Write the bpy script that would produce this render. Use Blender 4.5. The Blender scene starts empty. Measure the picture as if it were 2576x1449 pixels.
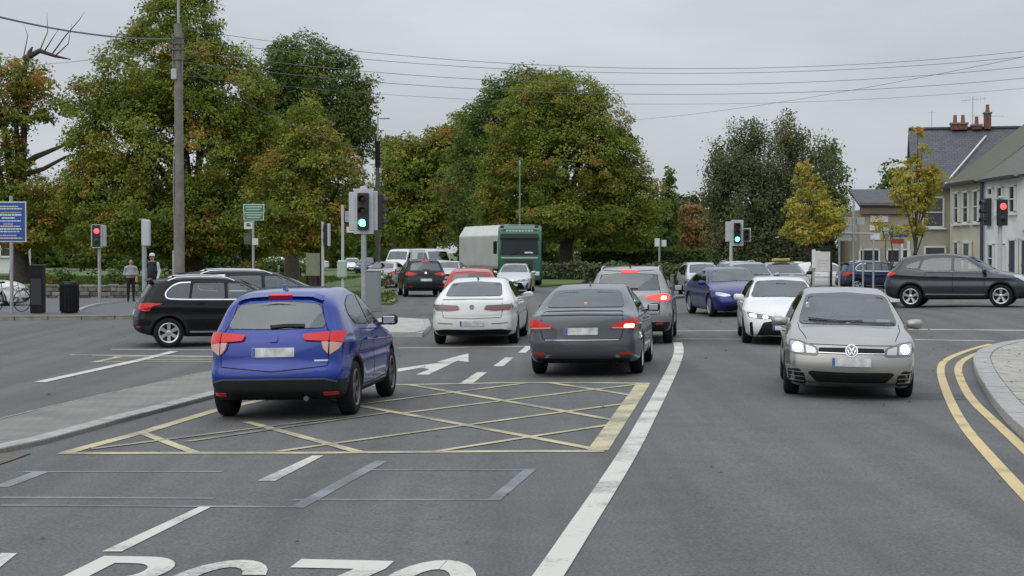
import bpy, bmesh, math, random
import numpy as np
from mathutils import Vector, Matrix
from mathutils.bvhtree import BVHTree
from mathutils.geometry import delaunay_2d_cdt

random.seed(7); np.random.seed(7)
scene = bpy.context.scene
C = scene.collection

# ------------------------------------------------------------------ camera
F = 4050.0            # focal length in pixels of a 2575 x 1449 picture
CX, CY, HOR, CAMH = 1287.5, 724.5, 635.0, 1.97
PITCH = math.atan((CY - HOR) / F)
cam = bpy.data.cameras.new('camera'); camo = bpy.data.objects.new('camera', cam); C.objects.link(camo)
camo.location = (0, 0, CAMH); camo.rotation_euler = (math.pi/2 - PITCH, 0, 0)
cam.sensor_width = 36; cam.lens = 36 * F / 2575; cam.clip_start = 0.1; cam.clip_end = 6000
scene.camera = camo
scene.render.resolution_x = 1024; scene.render.resolution_y = 576

# ------------------------------------------------------------------ sky, sun, exposure
SUN_EL, SUN_AZ = math.radians(42), math.radians(215)      # azimuth clockwise from +Y
world = bpy.data.worlds.new('World'); scene.world = world; world.use_nodes = True
wn, wl = world.node_tree.nodes, world.node_tree.links
wn.clear()
wout = wn.new('ShaderNodeOutputWorld'); bg = wn.new('ShaderNodeBackground'); bg.inputs[1].default_value = 1.0
sky = wn.new('ShaderNodeTexSky'); sky.sky_type = 'NISHITA'; sky.sun_disc = False
sky.sun_elevation = SUN_EL; sky.sun_rotation = SUN_AZ; sky.air_density = 1.0; sky.dust_density = 3.0
skb = wn.new('ShaderNodeVectorMath'); skb.operation = 'SCALE'; skb.inputs['Scale'].default_value = 0.10
wl.new(sky.outputs[0], skb.inputs[0])
tc = wn.new('ShaderNodeTexCoord')
mp = wn.new('ShaderNodeMapping'); mp.inputs['Scale'].default_value = (1.0, 1.0, 3.2)
wl.new(tc.outputs['Generated'], mp.inputs[0])
nz = wn.new('ShaderNodeTexNoise'); nz.inputs['Scale'].default_value = 3.2; nz.inputs['Detail'].default_value = 7
nz.inputs['Roughness'].default_value = 0.55
wl.new(mp.outputs[0], nz.inputs[0])
cr = wn.new('ShaderNodeValToRGB')
cr.color_ramp.elements[0].position = 0.30; cr.color_ramp.elements[0].color = (0.585, 0.635, 0.695, 1)
cr.color_ramp.elements[1].position = 0.70; cr.color_ramp.elements[1].color = (0.765, 0.805, 0.855, 1)
wl.new(nz.outputs[0], cr.inputs[0])
mx = wn.new('ShaderNodeMixRGB'); mx.inputs[0].default_value = 0.90      # overcast layer over the clear sky
wl.new(skb.outputs[0], mx.inputs[1]); wl.new(cr.outputs[0], mx.inputs[2])
# an overcast sky is brighter overhead than at the horizon
sx = wn.new('ShaderNodeSeparateXYZ'); wl.new(tc.outputs['Generated'], sx.inputs[0])
mz = wn.new('ShaderNodeMath'); mz.operation = 'MULTIPLY_ADD'; mz.use_clamp = False; mz.inputs[1].default_value = 1.5; mz.inputs[2].default_value = 0.84
mxz = wn.new('ShaderNodeMath'); mxz.operation = 'MAXIMUM'; mxz.inputs[1].default_value = 0.0
pw = wn.new('ShaderNodeMath'); pw.operation = 'POWER'; pw.inputs[1].default_value = 1.5
wl.new(sx.outputs[2], mxz.inputs[0]); wl.new(mxz.outputs[0], pw.inputs[0]); wl.new(pw.outputs[0], mz.inputs[0])
sc2 = wn.new('ShaderNodeVectorMath'); sc2.operation = 'SCALE'; wl.new(mx.outputs[0], sc2.inputs[0]); wl.new(mz.outputs[0], sc2.inputs['Scale'])
wl.new(sc2.outputs[0], bg.inputs[0]); wl.new(bg.outputs[0], wout.inputs[0])
sun = bpy.data.lights.new('sun', 'SUN'); sun.energy = 0.7; sun.angle = math.radians(70); sun.color = (1.0, 0.97, 0.93)
suno = bpy.data.objects.new('sun', sun); C.objects.link(suno)
suno.rotation_euler = (math.pi/2 - SUN_EL, 0, -SUN_AZ + math.pi)
sd = Vector((math.sin(SUN_AZ)*math.cos(SUN_EL), math.cos(SUN_AZ)*math.cos(SUN_EL), math.sin(SUN_EL)))
suno.rotation_euler = (-sd).to_track_quat('-Z', 'Y').to_euler(); suno.location = (0, 0, 60)
vs = scene.view_settings
vs.view_transform = 'Standard'; vs.look = 'None'; vs.gamma = 1.0; vs.exposure = 0.0; vs.use_curve_mapping = False

# ------------------------------------------------------------------ terrain: camber, and the side street rising to the right
def ss(t, a, b):
    t = min(1.0, max(0.0, (t-a)/(b-a))); return t*t*(3-2*t)
CLY = [0, 9.8, 12, 15.9, 19.5, 24.5, 34, 60]; CLX = [0.1, .25, .52, 1.07, 1.55, 2.25, 3.4, 6]
def G(x, y):
    xc = float(np.interp(y, CLY, CLX)); d = x-xc
    camber = -0.021*(math.sqrt(d*d+1.0)-1.0)
    if camber < -0.16: camber = -0.16
    camber *= 1-ss(y, 31, 44)
    ramp = 0.031*min(10.0, max(0.0, x-4.0))*ss(y, 36, 46)*(1-ss(y, 56, 78))
    return camber + ramp
cp, sp = math.cos(PITCH), math.sin(PITCH)
def ray(x, y):
    u, v = (x-CX)/F, -(y-CY)/F
    return Vector((u, cp + v*sp, v*cp - sp))
def gp(x, y, dz=0.0):
    """pixel of the 2575-wide picture -> point on the ground"""
    r = ray(x, y); z = dz
    for _ in range(25):
        t = (z-CAMH)/r.z; p = Vector((r.x*t, r.y*t, z)); z = 0.5*z + 0.5*(G(p.x, p.y)+dz)
    return p
def at(x, y, Y):
    """pixel at distance Y from the camera"""
    r = ray(x, y); t = Y/r.y
    return Vector((r.x*t, Y, CAMH+r.z*t))
def ppm(Y): return F/Y

# ------------------------------------------------------------------ materials
MATS = {}
def M(name, col, rough=0.6, metal=0.0, coat=0.0, noise=None, bump=None, emit=None, spec=0.5, backdark=False, coord='Object', wear=None):
    if name in MATS: return MATS[name]
    m = bpy.data.materials.new(name); m.use_nodes = True; MATS[name] = m
    nt = m.node_tree; n, l = nt.nodes, nt.links
    b = n['Principled BSDF']
    b.inputs['Base Color'].default_value = (*col, 1); b.inputs['Roughness'].default_value = rough
    b.inputs['Metallic'].default_value = metal; b.inputs['Specular IOR Level'].default_value = spec
    b.inputs['Coat Weight'].default_value = coat; b.inputs['Coat Roughness'].default_value = 0.04
    if emit:
        b.inputs['Emission Color'].default_value = (*emit[0], 1); b.inputs['Emission Strength'].default_value = emit[1]
    def coordv():
        if coord == 'World':
            g = n.new('ShaderNodeNewGeometry'); return g.outputs['Position']
        t = n.new('ShaderNodeTexCoord'); return t.outputs['Object']
    src = None
    if noise:
        sc, am = noise
        t = n.new('ShaderNodeTexNoise'); t.inputs['Scale'].default_value = sc; t.inputs['Detail'].default_value = 6
        l.new(coordv(), t.inputs['Vector'])
        r = n.new('ShaderNodeValToRGB')
        r.color_ramp.elements[0].position = .3; r.color_ramp.elements[1].position = .7
        r.color_ramp.elements[0].color = (*[max(0, c*(1-am)) for c in col], 1)
        r.color_ramp.elements[1].color = (*[min(1, c*(1+am)) for c in col], 1)
        l.new(t.outputs[0], r.inputs[0]); src = r.outputs[0]
        if wear:
            wsc, wcol, lo, hi = wear
            t2 = n.new('ShaderNodeTexNoise'); t2.inputs['Scale'].default_value = wsc; t2.inputs['Detail'].default_value = 8
            t2.inputs['Roughness'].default_value = .7
            l.new(coordv(), t2.inputs['Vector'])
            r2 = n.new('ShaderNodeValToRGB'); r2.color_ramp.elements[0].position = lo; r2.color_ramp.elements[1].position = hi
            l.new(t2.outputs[0], r2.inputs[0])
            mm = n.new('ShaderNodeMixRGB'); l.new(r2.outputs[0], mm.inputs[0]); l.new(src, mm.inputs[1]); mm.inputs[2].default_value = (*wcol, 1)
            src = mm.outputs[0]
        if not backdark: l.new(src, b.inputs['Base Color'])
    if bump:
        t = n.new('ShaderNodeTexNoise'); t.inputs['Scale'].default_value = bump[0]; t.inputs['Detail'].default_value = 4
        l.new(coordv(), t.inputs['Vector'])
        bp = n.new('ShaderNodeBump'); bp.inputs['Strength'].default_value = bump[1]; bp.inputs['Distance'].default_value = bump[2] if len(bump) > 2 else .02
        l.new(t.outputs[0], bp.inputs['Height']); l.new(bp.outputs[0], b.inputs['Normal'])
    if backdark:      # painted outside, dark headlining inside
        g = n.new('ShaderNodeNewGeometry'); d = n.new('ShaderNodeBsdfDiffuse'); d.inputs[0].default_value = (.03, .03, .03, 1)
        if src is not None: l.new(src, b.inputs['Base Color'])
        s = n.new('ShaderNodeMixShader'); l.new(g.outputs['Backfacing'], s.inputs[0]); l.new(b.outputs[0], s.inputs[1]); l.new(d.outputs[0], s.inputs[2])
        l.new(s.outputs[0], n['Material Output'].inputs[0])
    return m
def paint(name, col, metal=0.45, rough=0.3):
    return M('paint_'+name, col, rough=rough, metal=metal, coat=0.75 if max(col) > .03 else .22, noise=(1.6, .06), backdark=True, spec=.3 if max(col) > .03 else .15)
def glass(name, tint, ior=2.1):
    if name in MATS: return MATS[name]
    m = bpy.data.materials.new(name); m.use_nodes = True; MATS[name] = m
    n, l = m.node_tree.nodes, m.node_tree.links; n.clear()
    o = n.new('ShaderNodeOutputMaterial'); t = n.new('ShaderNodeBsdfTransparent'); t.inputs[0].default_value = (*tint, 1)
    g = n.new('ShaderNodeBsdfGlossy'); g.inputs['Roughness'].default_value = .03; g.inputs[0].default_value = (.9, .95, .95, 1)
    f = n.new('ShaderNodeFresnel'); f.inputs[0].default_value = ior
    s = n.new('ShaderNodeMixShader'); l.new(f.outputs[0], s.inputs[0]); l.new(t.outputs[0], s.inputs[1]); l.new(g.outputs[0], s.inputs[2])
    l.new(s.outputs[0], o.inputs[0]); return m
GL = glass('glass_clear', (.62, .68, .66)); GLT = glass('glass_tinted', (.34, .37, .37)); GLL = glass('glass_lens', (.9, .9, .9), 1.5)
RUB = M('tyre_rubber', (.014, .014, .015), .85, noise=(20, .3), spec=.2)
PLA = M('black_plastic', (.016, .017, .019), .6, noise=(8, .2), spec=.25)
GAP = M('shut_line', (.008, .008, .009), .9)
INT = M('cabin_trim', (.035, .035, .038), .8, noise=(9, .3))
ALLOY = M('alloy', (.55, .56, .58), .3, metal=.9)
ALLOYD = M('alloy_dark', (.16, .16, .17), .35, metal=.8)
CHROME = M('chrome', (.75, .76, .78), .15, metal=1)
PLATE = M('number_plate', (.52, .53, .52), .5, noise=(11, .30))
STEELG = M('galvanised_steel', (.36, .38, .39), .5, metal=.35, noise=(5, .18))
BLK = M('black_paint', (.010, .0105, .011), .55, noise=(6, .2), spec=.2)
TLRED = M('tail_lens_red', (.58, .012, .012), .25, coat=.3, spec=.3)
TLDARK = M('tail_lens_smoked', (.13, .085, .09), .15, coat=1)
TLCLR = M('tail_lens_clear', (.55, .33, .27), .25, coat=.4, spec=.3)
TLLIT = M('tail_lamp_lit', (.6, .03, .02), .3, emit=((1.0, .06, .04), 1.6))
AMBLIT = M('indicator_lit', (.9, .5, .2), .3, emit=((1.0, .62, .28), 6))
HLIT = M('headlamp_lit', (.9, .9, .8), .3, emit=((1.0, .93, .74), 9))
DRL = M('daytime_lamp_lit', (.9, .9, .95), .3, emit=((.90, .90, 1.0), 9))
HLREF = M('headlamp_reflector', (.42, .43, .44), .22, metal=.7, coat=1)
HLDK = M('headlamp_dark', (.09, .09, .1), .15, coat=1)
REFL = M('red_reflector', (.45, .02, .02), .3)

# ------------------------------------------------------------------ object helpers
def link(o, parent=None):
    C.objects.link(o)
    if parent is not None: o.parent = parent
    return o
def tag(o, label=None, cat=None, group=None, kind=None):
    if label: o['label'] = label
    if cat: o['category'] = cat
    if group: o['group'] = group
    if kind: o['kind'] = kind
    return o
def empty(name, loc=(0, 0, 0), rz=0.0):
    o = bpy.data.objects.new(name, None); o.empty_display_size = .2; C.objects.link(o)
    o.location = loc; o.rotation_euler = (0, 0, rz); return o
def mesh_obj(name, V, Fc, mat, parent=None, smooth=False, normals=None):
    me = bpy.data.meshes.new(name)
    me.from_pydata([tuple(v) for v in V], [], [tuple(f) for f in Fc])
    me.update()
    if smooth and len(me.polygons): me.polygons.foreach_set('use_smooth', [True]*len(me.polygons))
    if normals is not None: me.normals_split_custom_set_from_vertices([tuple(v) for v in normals])
    o = bpy.data.objects.new(name, me); link(o, parent)
    if mat is not None: me.materials.append(mat)
    return o
class MB:
    """collects simple shapes into one mesh"""
    def __init__(s): s.V, s.F = [], []
    def add(s, V, Fc):
        b = len(s.V); s.V += [tuple(v) for v in V]; s.F += [tuple(i+b for i in f) for f in Fc]; return s
    def box(s, c, d, rot=None, bev=0.0):
        x, y, z = [k/2 for k in d]; b = min(bev, x*.9, y*.9, z*.9)
        if b <= 0:
            P = [(-x,-y,-z),(x,-y,-z),(x,y,-z),(-x,y,-z),(-x,-y,z),(x,-y,z),(x,y,z),(-x,y,z)]
            Q = [(3,2,1,0),(4,5,6,7),(0,1,5,4),(1,2,6,5),(2,3,7,6),(3,0,4,7)]
        else:
            bm = bmesh.new(); bmesh.ops.create_cube(bm, size=1)
            for v in bm.verts: v.co = Vector((v.co.x*2*x, v.co.y*2*y, v.co.z*2*z))
            bmesh.ops.bevel(bm, geom=list(bm.edges), offset=b, segments=1, affect='EDGES')
            bm.verts.index_update()
            P = [tuple(v.co) for v in bm.verts]; Q = [tuple(v.index for v in f.verts) for f in bm.faces]; bm.free()
        R = rot if rot is not None else Matrix.Identity(3)
        return s.add([R @ Vector(p) + Vector(c) for p in P], Q)
    def tube(s, pts, r, n=8, cap=True):
        pts = [Vector(p) for p in pts]; rs = r if isinstance(r, (list, tuple)) else [r]*len(pts)
        V, Q = [], []; up = Vector((0, 0, 1)); pu = None
        for i, p in enumerate(pts):
            t = (pts[min(i+1, len(pts)-1)]-pts[max(i-1, 0)]).normalized()
            if pu is None: a = t.orthogonal().normalized()
            else:
                a = pu - t*pu.dot(t); a = a.normalized() if a.length > 1e-6 else t.orthogonal().normalized()
            pu = a; b = t.cross(a)
            for k in range(n):
                th = 2*math.pi*k/n; V.append(p + (a*math.cos(th)+b*math.sin(th))*rs[i])
        for i in range(len(pts)-1):
            for k in range(n):
                Q.append((i*n+k, i*n+(k+1) % n, (i+1)*n+(k+1) % n, (i+1)*n+k))
        if cap: Q += [tuple(range(n))[::-1], tuple((len(pts)-1)*n+k for k in range(n))]
        return s.add(V, Q)
    def lathe(s, prof, n=24, axis='Z', c=(0, 0, 0), close=False):
        V, Q = [], []; m = len(prof)
        for k in range(n):
            th = 2*math.pi*k/n
            for r, h in prof:
                a, b = r*math.cos(th), r*math.sin(th)
                p = (a, b, h) if axis == 'Z' else ((a, h, b) if axis == 'Y' else (h, a, b))
                V.append(Vector(p)+Vector(c))
        for k in range(n):
            for j in range(m if close else m-1):
                j2 = (j+1) % m; k2 = (k+1) % n
                q = (k*m+j, k2*m+j, k2*m+j2, k*m+j2)
                Q.append(q if axis != 'Y' else q[::-1])
        return s.add(V, Q)
    def prism(s, poly, h0, h1, plane='XZ', T=None):
        n = len(poly); V = []
        for h in (h0, h1):
            for a, b in poly:
                V.append((a, h, b) if plane == 'XZ' else ((a, b, h) if plane == 'XY' else (h, a, b)))
        Q = [tuple(range(n)), tuple(range(2*n-1, n-1, -1))] + [(k, n+k, n+(k+1) % n, (k+1) % n) for k in range(n)]
        if T is not None: V = [T @ Vector(v) for v in V]
        return s.add(V, Q)
    def build(s, name, mat, parent=None, smooth=False, fix=True):
        o = mesh_obj(name, s.V, s.F, mat, parent, smooth)
        if fix and s.F:
            bm = bmesh.new(); bm.from_mesh(o.data); bmesh.ops.recalc_face_normals(bm, faces=bm.faces); bm.to_mesh(o.data); bm.free()
        if smooth: o.data.set_sharp_from_angle(angle=math.radians(40))
        return o
def copy_tree(o, parent=None, repaint=None, label=None, swap=None):
    c = o.copy(); C.objects.link(c); c.parent = parent
    if repaint and c.type == 'MESH' and c.data.materials and c.data.materials[0] and c.data.materials[0].name.startswith('paint_'):
        c.material_slots[0].link = 'OBJECT'; c.material_slots[0].material = repaint
    if swap and c.type == 'MESH' and c.data.materials and c.data.materials[0] and c.data.materials[0].name in swap:
        c.material_slots[0].link = 'OBJECT'; c.material_slots[0].material = swap[c.data.materials[0].name]
    if label: c['label'] = label
    for ch in list(o.children): copy_tree(ch, c, repaint, None, swap)
    return c
def in_poly(P, poly):
    P = np.asarray(P); x, y = P[:, 0], P[:, 1]; ins = np.zeros(len(P), bool); n = len(poly)
    for i in range(n):
        x1, y1 = poly[i]; x2, y2 = poly[(i+1) % n]
        if y1 == y2: continue
        c = ((y1 > y) != (y2 > y)) & (x < (x2-x1)*(y-y1)/(y2-y1)+x1); ins ^= c
    return ins
def resample(poly, step, closed=True):
    P = [Vector((p[0], p[1])) for p in poly]; out = []; n = len(P)
    for i in range(n if closed else n-1):
        a, b = P[i], P[(i+1) % n]; k = max(1, int(math.ceil((b-a).length/step)))
        for j in range(k): out.append(tuple(a.lerp(b, j/k)))
    if not closed: out.append(tuple(P[-1]))
    return out
def chaikin(P, n=2, closed=True):
    P = [tuple(p) for p in P]
    for _ in range(n):
        Q = []; m = len(P)
        rng = range(m) if closed else range(m-1)
        if not closed: Q.append(P[0])
        for i in rng:
            a, b = P[i], P[(i+1) % m]
            Q.append(tuple(.75*u+.25*v for u, v in zip(a, b))); Q.append(tuple(.25*u+.75*v for u, v in zip(a, b)))
        if not closed: Q.append(P[-1])
        P = Q
    return P
def round_poly(poly, r=.05, seg=3):
    out = []; n = len(poly)
    for i in range(n):
        p0, p1, p2 = [Vector(poly[(i+k) % n]) for k in (-1, 0, 1)]
        d0, d2 = (p0-p1), (p2-p1); rr = min(r, d0.length*.45, d2.length*.45)
        a, b = p1+d0.normalized()*rr, p1+d2.normalized()*rr
        for k in range(seg+1):
            t = k/seg; out.append(tuple(a*(1-t)**2 + p1*2*t*(1-t) + b*t*t))
    return out
def area2(p): return sum(p[i][0]*p[(i+1) % len(p)][1]-p[(i+1) % len(p)][0]*p[i][1] for i in range(len(p)))
def offset_poly(poly, d):
    """positive d grows"""
    n = len(poly); s = 1 if area2(poly) > 0 else -1; out = []
    for i in range(n):
        p0, p1, p2 = [Vector(poly[(i+k) % n]) for k in (-1, 0, 1)]
        e1, e2 = (p1-p0), (p2-p1)
        if e1.length < 1e-9 or e2.length < 1e-9: out.append(tuple(p1)); continue
        n1 = Vector((e1.y, -e1.x)).normalized(); n2 = Vector((e2.y, -e2.x)).normalized()
        m = n1+n2; m = m.normalized() if m.length > 1e-6 else n1
        k = 1/max(.45, m.dot(n1)); out.append(tuple(p1+m*d*k*s))
    return out

# ------------------------------------------------------------------ smooth solids from distance functions
def surface_nets(vals, o, h):
    ins = vals < 0
    c = np.zeros(tuple(k-1 for k in vals.shape), np.int8)
    corners = [(i, j, k) for i in (0, 1) for j in (0, 1) for k in (0, 1)]
    def sub(A, k): return A[k[0]:A.shape[0]-1+k[0], k[1]:A.shape[1]-1+k[1], k[2]:A.shape[2]-1+k[2]]
    for k in corners: c += sub(ins, k)
    mask = (c > 0) & (c < 8); cells = np.argwhere(mask)
    idx = -np.ones(c.shape, np.int64); idx[mask] = np.arange(len(cells))
    acc = np.zeros((len(cells), 3)); cnt = np.zeros(len(cells))
    for a in corners:
        for ax in range(3):
            if a[ax]: continue
            b = list(a); b[ax] = 1
            va = vals[tuple((cells+np.array(a)).T)]; vb = vals[tuple((cells+np.array(b)).T)]
            cr_ = (va < 0) != (vb < 0); t = np.where(cr_, va/np.where(cr_, va-vb, 1), 0)
            p = np.array(a)[None, :]+t[:, None]*(np.array(b)-np.array(a))[None, :]
            acc[cr_] += p[cr_]; cnt[cr_] += 1
    V = np.array(o)+h*(cells+acc/cnt[:, None])
    Fs = []
    for ax in range(3):
        b_, c_ = (ax+1) % 3, (ax+2) % 3
        sl0 = [slice(1, -1)]*3; sl1 = [slice(1, -1)]*3; sl0[ax] = slice(0, -1); sl1[ax] = slice(1, None)
        A, B = ins[tuple(sl0)], ins[tuple(sl1)]
        off = np.array([1, 1, 1]); off[ax] = 0
        eb, ec = np.zeros(3, int), np.zeros(3, int); eb[b_] = 1; ec[c_] = 1
        for sgn in (0, 1):
            g = np.argwhere((A & ~B) if sgn == 0 else (~A & B))+off
            if not len(g): continue
            q = np.stack([idx[tuple((g-eb-ec).T)], idx[tuple((g-ec).T)], idx[tuple(g.T)], idx[tuple((g-eb).T)]], 1)
            Fs.append(q if sgn == 0 else q[:, ::-1])
    return V, np.concatenate(Fs)
def sdf_grad(f, V, e=.012):
    g = np.empty_like(V)
    for k in range(3):
        d = np.zeros(3); d[k] = e; g[:, k] = (f(V+d)-f(V-d))/(2*e)
    return g
def sdf_mesh(f, lo, hi, h):
    lo = np.array(lo)-2.37*h; hi = np.array(hi)+2*h
    ax = [np.arange(lo[k], hi[k]+h, h) for k in range(3)]
    X = np.stack(np.meshgrid(*ax, indexing='ij'), -1); sh = X.shape[:3]
    vals = f(X.reshape(-1, 3)).reshape(sh)
    V, Fc = surface_nets(vals, lo, h)
    for _ in range(3):
        g = sdf_grad(f, V); n2 = (g*g).sum(1)+1e-6
        st = (f(V)/n2)[:, None]*g; ln = np.linalg.norm(st, axis=1, keepdims=True)
        V = V-st*np.minimum(1, .6*h/np.maximum(ln, 1e-9))
    g = sdf_grad(f, V, .02); N = g/np.maximum(np.linalg.norm(g, axis=1, keepdims=True), 1e-9)
    return V, Fc, N
def smax(a, b, k): hh = np.maximum(k-np.abs(a-b), 0)/k; return np.maximum(a, b)+hh*hh*k*.25
def smin(a, b, k): hh = np.maximum(k-np.abs(a-b), 0)/k; return np.minimum(a, b)-hh*hh*k*.25
def sstep(t): t = np.clip(t, 0, 1); return t*t*(3-2*t)
# ================================================================== ground, roads, pavements, markings
def asphalt():
    m = bpy.data.materials.new('asphalt'); m.use_nodes = True; n, l = m.node_tree.nodes, m.node_tree.links
    b = n['Principled BSDF']; b.inputs['Roughness'].default_value = .82; b.inputs['Specular IOR Level'].default_value = .35
    g = n.new('ShaderNodeNewGeometry')
    def noise(sc, det, ro=.6):
        t = n.new('ShaderNodeTexNoise'); t.inputs['Scale'].default_value = sc; t.inputs['Detail'].default_value = det; t.inputs['Roughness'].default_value = ro
        l.new(g.outputs['Position'], t.inputs['Vector']); return t.outputs[0]
    def ramp(src, a, ca, c, cc):
        r = n.new('ShaderNodeValToRGB'); r.color_ramp.elements[0].position = a; r.color_ramp.elements[0].color = (*ca, 1)
        r.color_ramp.elements[1].position = c; r.color_ramp.elements[1].color = (*cc, 1); l.new(src, r.inputs[0]); return r.outputs[0]
    def mix(mode, f, a, c):
        x = n.new('ShaderNodeMixRGB'); x.blend_type = mode
        if isinstance(f, float): x.inputs[0].default_value = f
        else: l.new(f, x.inputs[0])
        l.new(a, x.inputs[1]); l.new(c, x.inputs[2]); return x.outputs[0]
    base = ramp(noise(.35, 5), .3, (.098, .0985, .096), .7, (.116, .1165, .113))
    grain = ramp(noise(38, 3, .85), .32, (.55, .55, .55), .70, (1.48, 1.48, 1.47))
    c1 = mix('MULTIPLY', 1.0, base, grain)
    mid = ramp(noise(2.2, 6), .35, (.94, .94, .94), .68, (1.06, 1.055, 1.045))
    c2 = mix('MULTIPLY', 1.0, c1, mid)
    st = n.new('ShaderNodeMapping'); st.inputs['Scale'].default_value = (1.6, .05, 1); l.new(g.outputs['Position'], st.inputs[0])
    t = n.new('ShaderNodeTexNoise'); t.inputs['Scale'].default_value = 1.0; t.inputs['Detail'].default_value = 3; l.new(st.outputs[0], t.inputs['Vector'])
    tr = ramp(t.outputs[0], .38, (.86, .86, .86), .62, (1.10, 1.10, 1.10))
    c3 = mix('MULTIPLY', 1.0, c2, tr)
    l.new(c3, b.inputs['Base Color'])
    bp = n.new('ShaderNodeBump'); bp.inputs['Strength'].default_value = .5; bp.inputs['Distance'].default_value = .006
    l.new(noise(70, 2), bp.inputs['Height']); l.new(bp.outputs[0], b.inputs['Normal'])
    return m
ASPH = asphalt()
def road_paint(name, col, lo=.36, hi=.60, wearmix=.85):
    m = bpy.data.materials.new(name); m.use_nodes = True; n, l = m.node_tree.nodes, m.node_tree.links
    b = n['Principled BSDF']; b.inputs['Roughness'].default_value = .7
    g = n.new('ShaderNodeNewGeometry')
    t = n.new('ShaderNodeTexNoise'); t.inputs['Scale'].default_value = 24; t.inputs['Detail'].default_value = 6; t.inputs['Roughness'].default_value = .75
    t2 = n.new('ShaderNodeTexNoise'); t2.inputs['Scale'].default_value = 1.3; t2.inputs['Detail'].default_value = 3
    for q in (t, t2): l.new(g.outputs['Position'], q.inputs['Vector'])
    a = n.new('ShaderNodeMath'); a.operation = 'MULTIPLY_ADD'; a.inputs[1].default_value = .55; l.new(t2.outputs[0], a.inputs[0])
    s2 = n.new('ShaderNodeMath'); s2.operation = 'MULTIPLY'; s2.inputs[1].default_value = .45; l.new(t.outputs[0], s2.inputs[0]); l.new(s2.outputs[0], a.inputs[2])
    r = n.new('ShaderNodeValToRGB'); r.color_ramp.elements[0].position = lo; r.color_ramp.elements[1].position = hi
    r.color_ramp.elements[0].color = (*[c*(1-wearmix)+.115*wearmix for c in col], 1); r.color_ramp.elements[1].color = (*col, 1)
    l.new(a.outputs[0], r.inputs[0]); l.new(r.outputs[0], b.inputs['Base Color']); return m
WHITE = road_paint('white_road_paint', (.54, .53, .47), .39, .50, .7)
YELLOW = road_paint('yellow_road_paint', (.51, .445, .26), .38, .56, .85)
YELLOWK = road_paint('yellow_kerb_paint', (.56, .43, .21), .36, .48, .6)
YELLOWF = road_paint('yellow_faded_paint', (.34, .31, .20), .42, .62, .9)
GHOST = road_paint('worn_paint', (.215, .228, .245), .43, .58, 1.0)
GHOST2 = road_paint('faded_white_paint', (.36, .36, .35), .42, .58, .9)

def sheet(name, xs, ys, dz, mat, keep=None, parent=None):
    V, idx, Q = [], {}, []
    def vid(i, j):
        if (i, j) not in idx:
            idx[(i, j)] = len(V); V.append((xs[i], ys[j], G(xs[i], ys[j])+dz))
        return idx[(i, j)]
    for i in range(len(xs)-1):
        for j in range(len(ys)-1):
            if keep and not keep((xs[i]+xs[i+1])/2, (ys[j]+ys[j+1])/2): continue
            Q.append((vid(i, j), vid(i+1, j), vid(i+1, j+1), vid(i, j+1)))
    return mesh_obj(name, V, Q, mat, parent, smooth=True)
def lin(a, b, st): return [float(v) for v in np.arange(a, b+st*.5, st)]
# grass field to the horizon
GRASSM = M('lawn', (.085, .125, .025), .95, noise=(.25, .35), coord='World', bump=(6, .6, .05), wear=(1.2, (.13, .13, .05), .55, .75))
fx = [-2600, -900, -400, -200]+lin(-120, 120, 4)+[200, 400, 900, 2600]
fy = [-400, -120, -40]+lin(-12, 240, 4)+[300, 450, 800, 1500, 3600]
tag(sheet('ground', fx, fy, -.05, GRASSM), kind='structure')
road = tag(sheet('road', lin(-62, 62, .5), lin(-10, 78, 1.0), 0.0, ASPH), kind='structure')
far_road = sheet('far_road', lin(-18, 3.5, 1.5), lin(78, 260, 6), -.004, ASPH, keep=lambda x, y: (-6.5-.055*(y-78) < x < 3.0-.05*(y-78)) ); tag(far_road, kind='structure')
side_road = tag(sheet('side_road', lin(-140, -9, 3), lin(176, 188, 3), .004, ASPH), kind='structure')
car_park = tag(sheet('car_park', lin(4, 62, 2), lin(78, 150, 2), .0, ASPH, keep=lambda x, y: x > 8+.02*(y-78)), kind='structure')

def flat_poly(name, poly, dz, mat, parent=None, step=.6, thick=0.0):
    """polygon (x,y) draped over the ground"""
    bd = resample(poly, step); nb = len(bd); A = np.array(bd); lo, hi = A.min(0), A.max(0)
    gx, gy = np.meshgrid(np.arange(lo[0]+step/2, hi[0], step), np.arange(lo[1]+step/2, hi[1], step))
    pts = np.stack([gx.ravel(), gy.ravel()], 1); inn = pts[in_poly(pts, offset_poly(bd, -step*.35))] if len(pts) else []
    allp = bd+[tuple(p) for p in inn]
    r = delaunay_2d_cdt([Vector(p) for p in allp], [(i, (i+1) % nb) for i in range(nb)], [], 1, 1e-6)
    V = [(v[0], v[1], G(v[0], v[1])+dz) for v in r[0]]; T = [tuple(t) for t in r[2]]
    if thick:
        cnt = {}
        for t in T:
            for k in range(3): cnt[(t[k], t[(k+1) % 3])] = 1
        be = [e for e in cnt if (e[1], e[0]) not in cnt]; mp_ = {}
        for e in be:
            for v in e:
                if v not in mp_: mp_[v] = len(V); V.append((V[v][0], V[v][1], V[v][2]-thick))
        T = T+[(e[1], e[0], mp_[e[0]], mp_[e[1]]) for e in be]
    o = mesh_obj(name, V, T, mat, parent)
    if o.data.polygons and o.data.polygons[0].normal.z < 0: o.data.flip_normals()
    return o
def g2(x, y): p = gp(x, y); return (p.x, p.y)
def mark(name, pix, mat, dz=.006, parent=road): return flat_poly(name, [g2(*p) for p in pix], dz, mat, parent)
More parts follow.
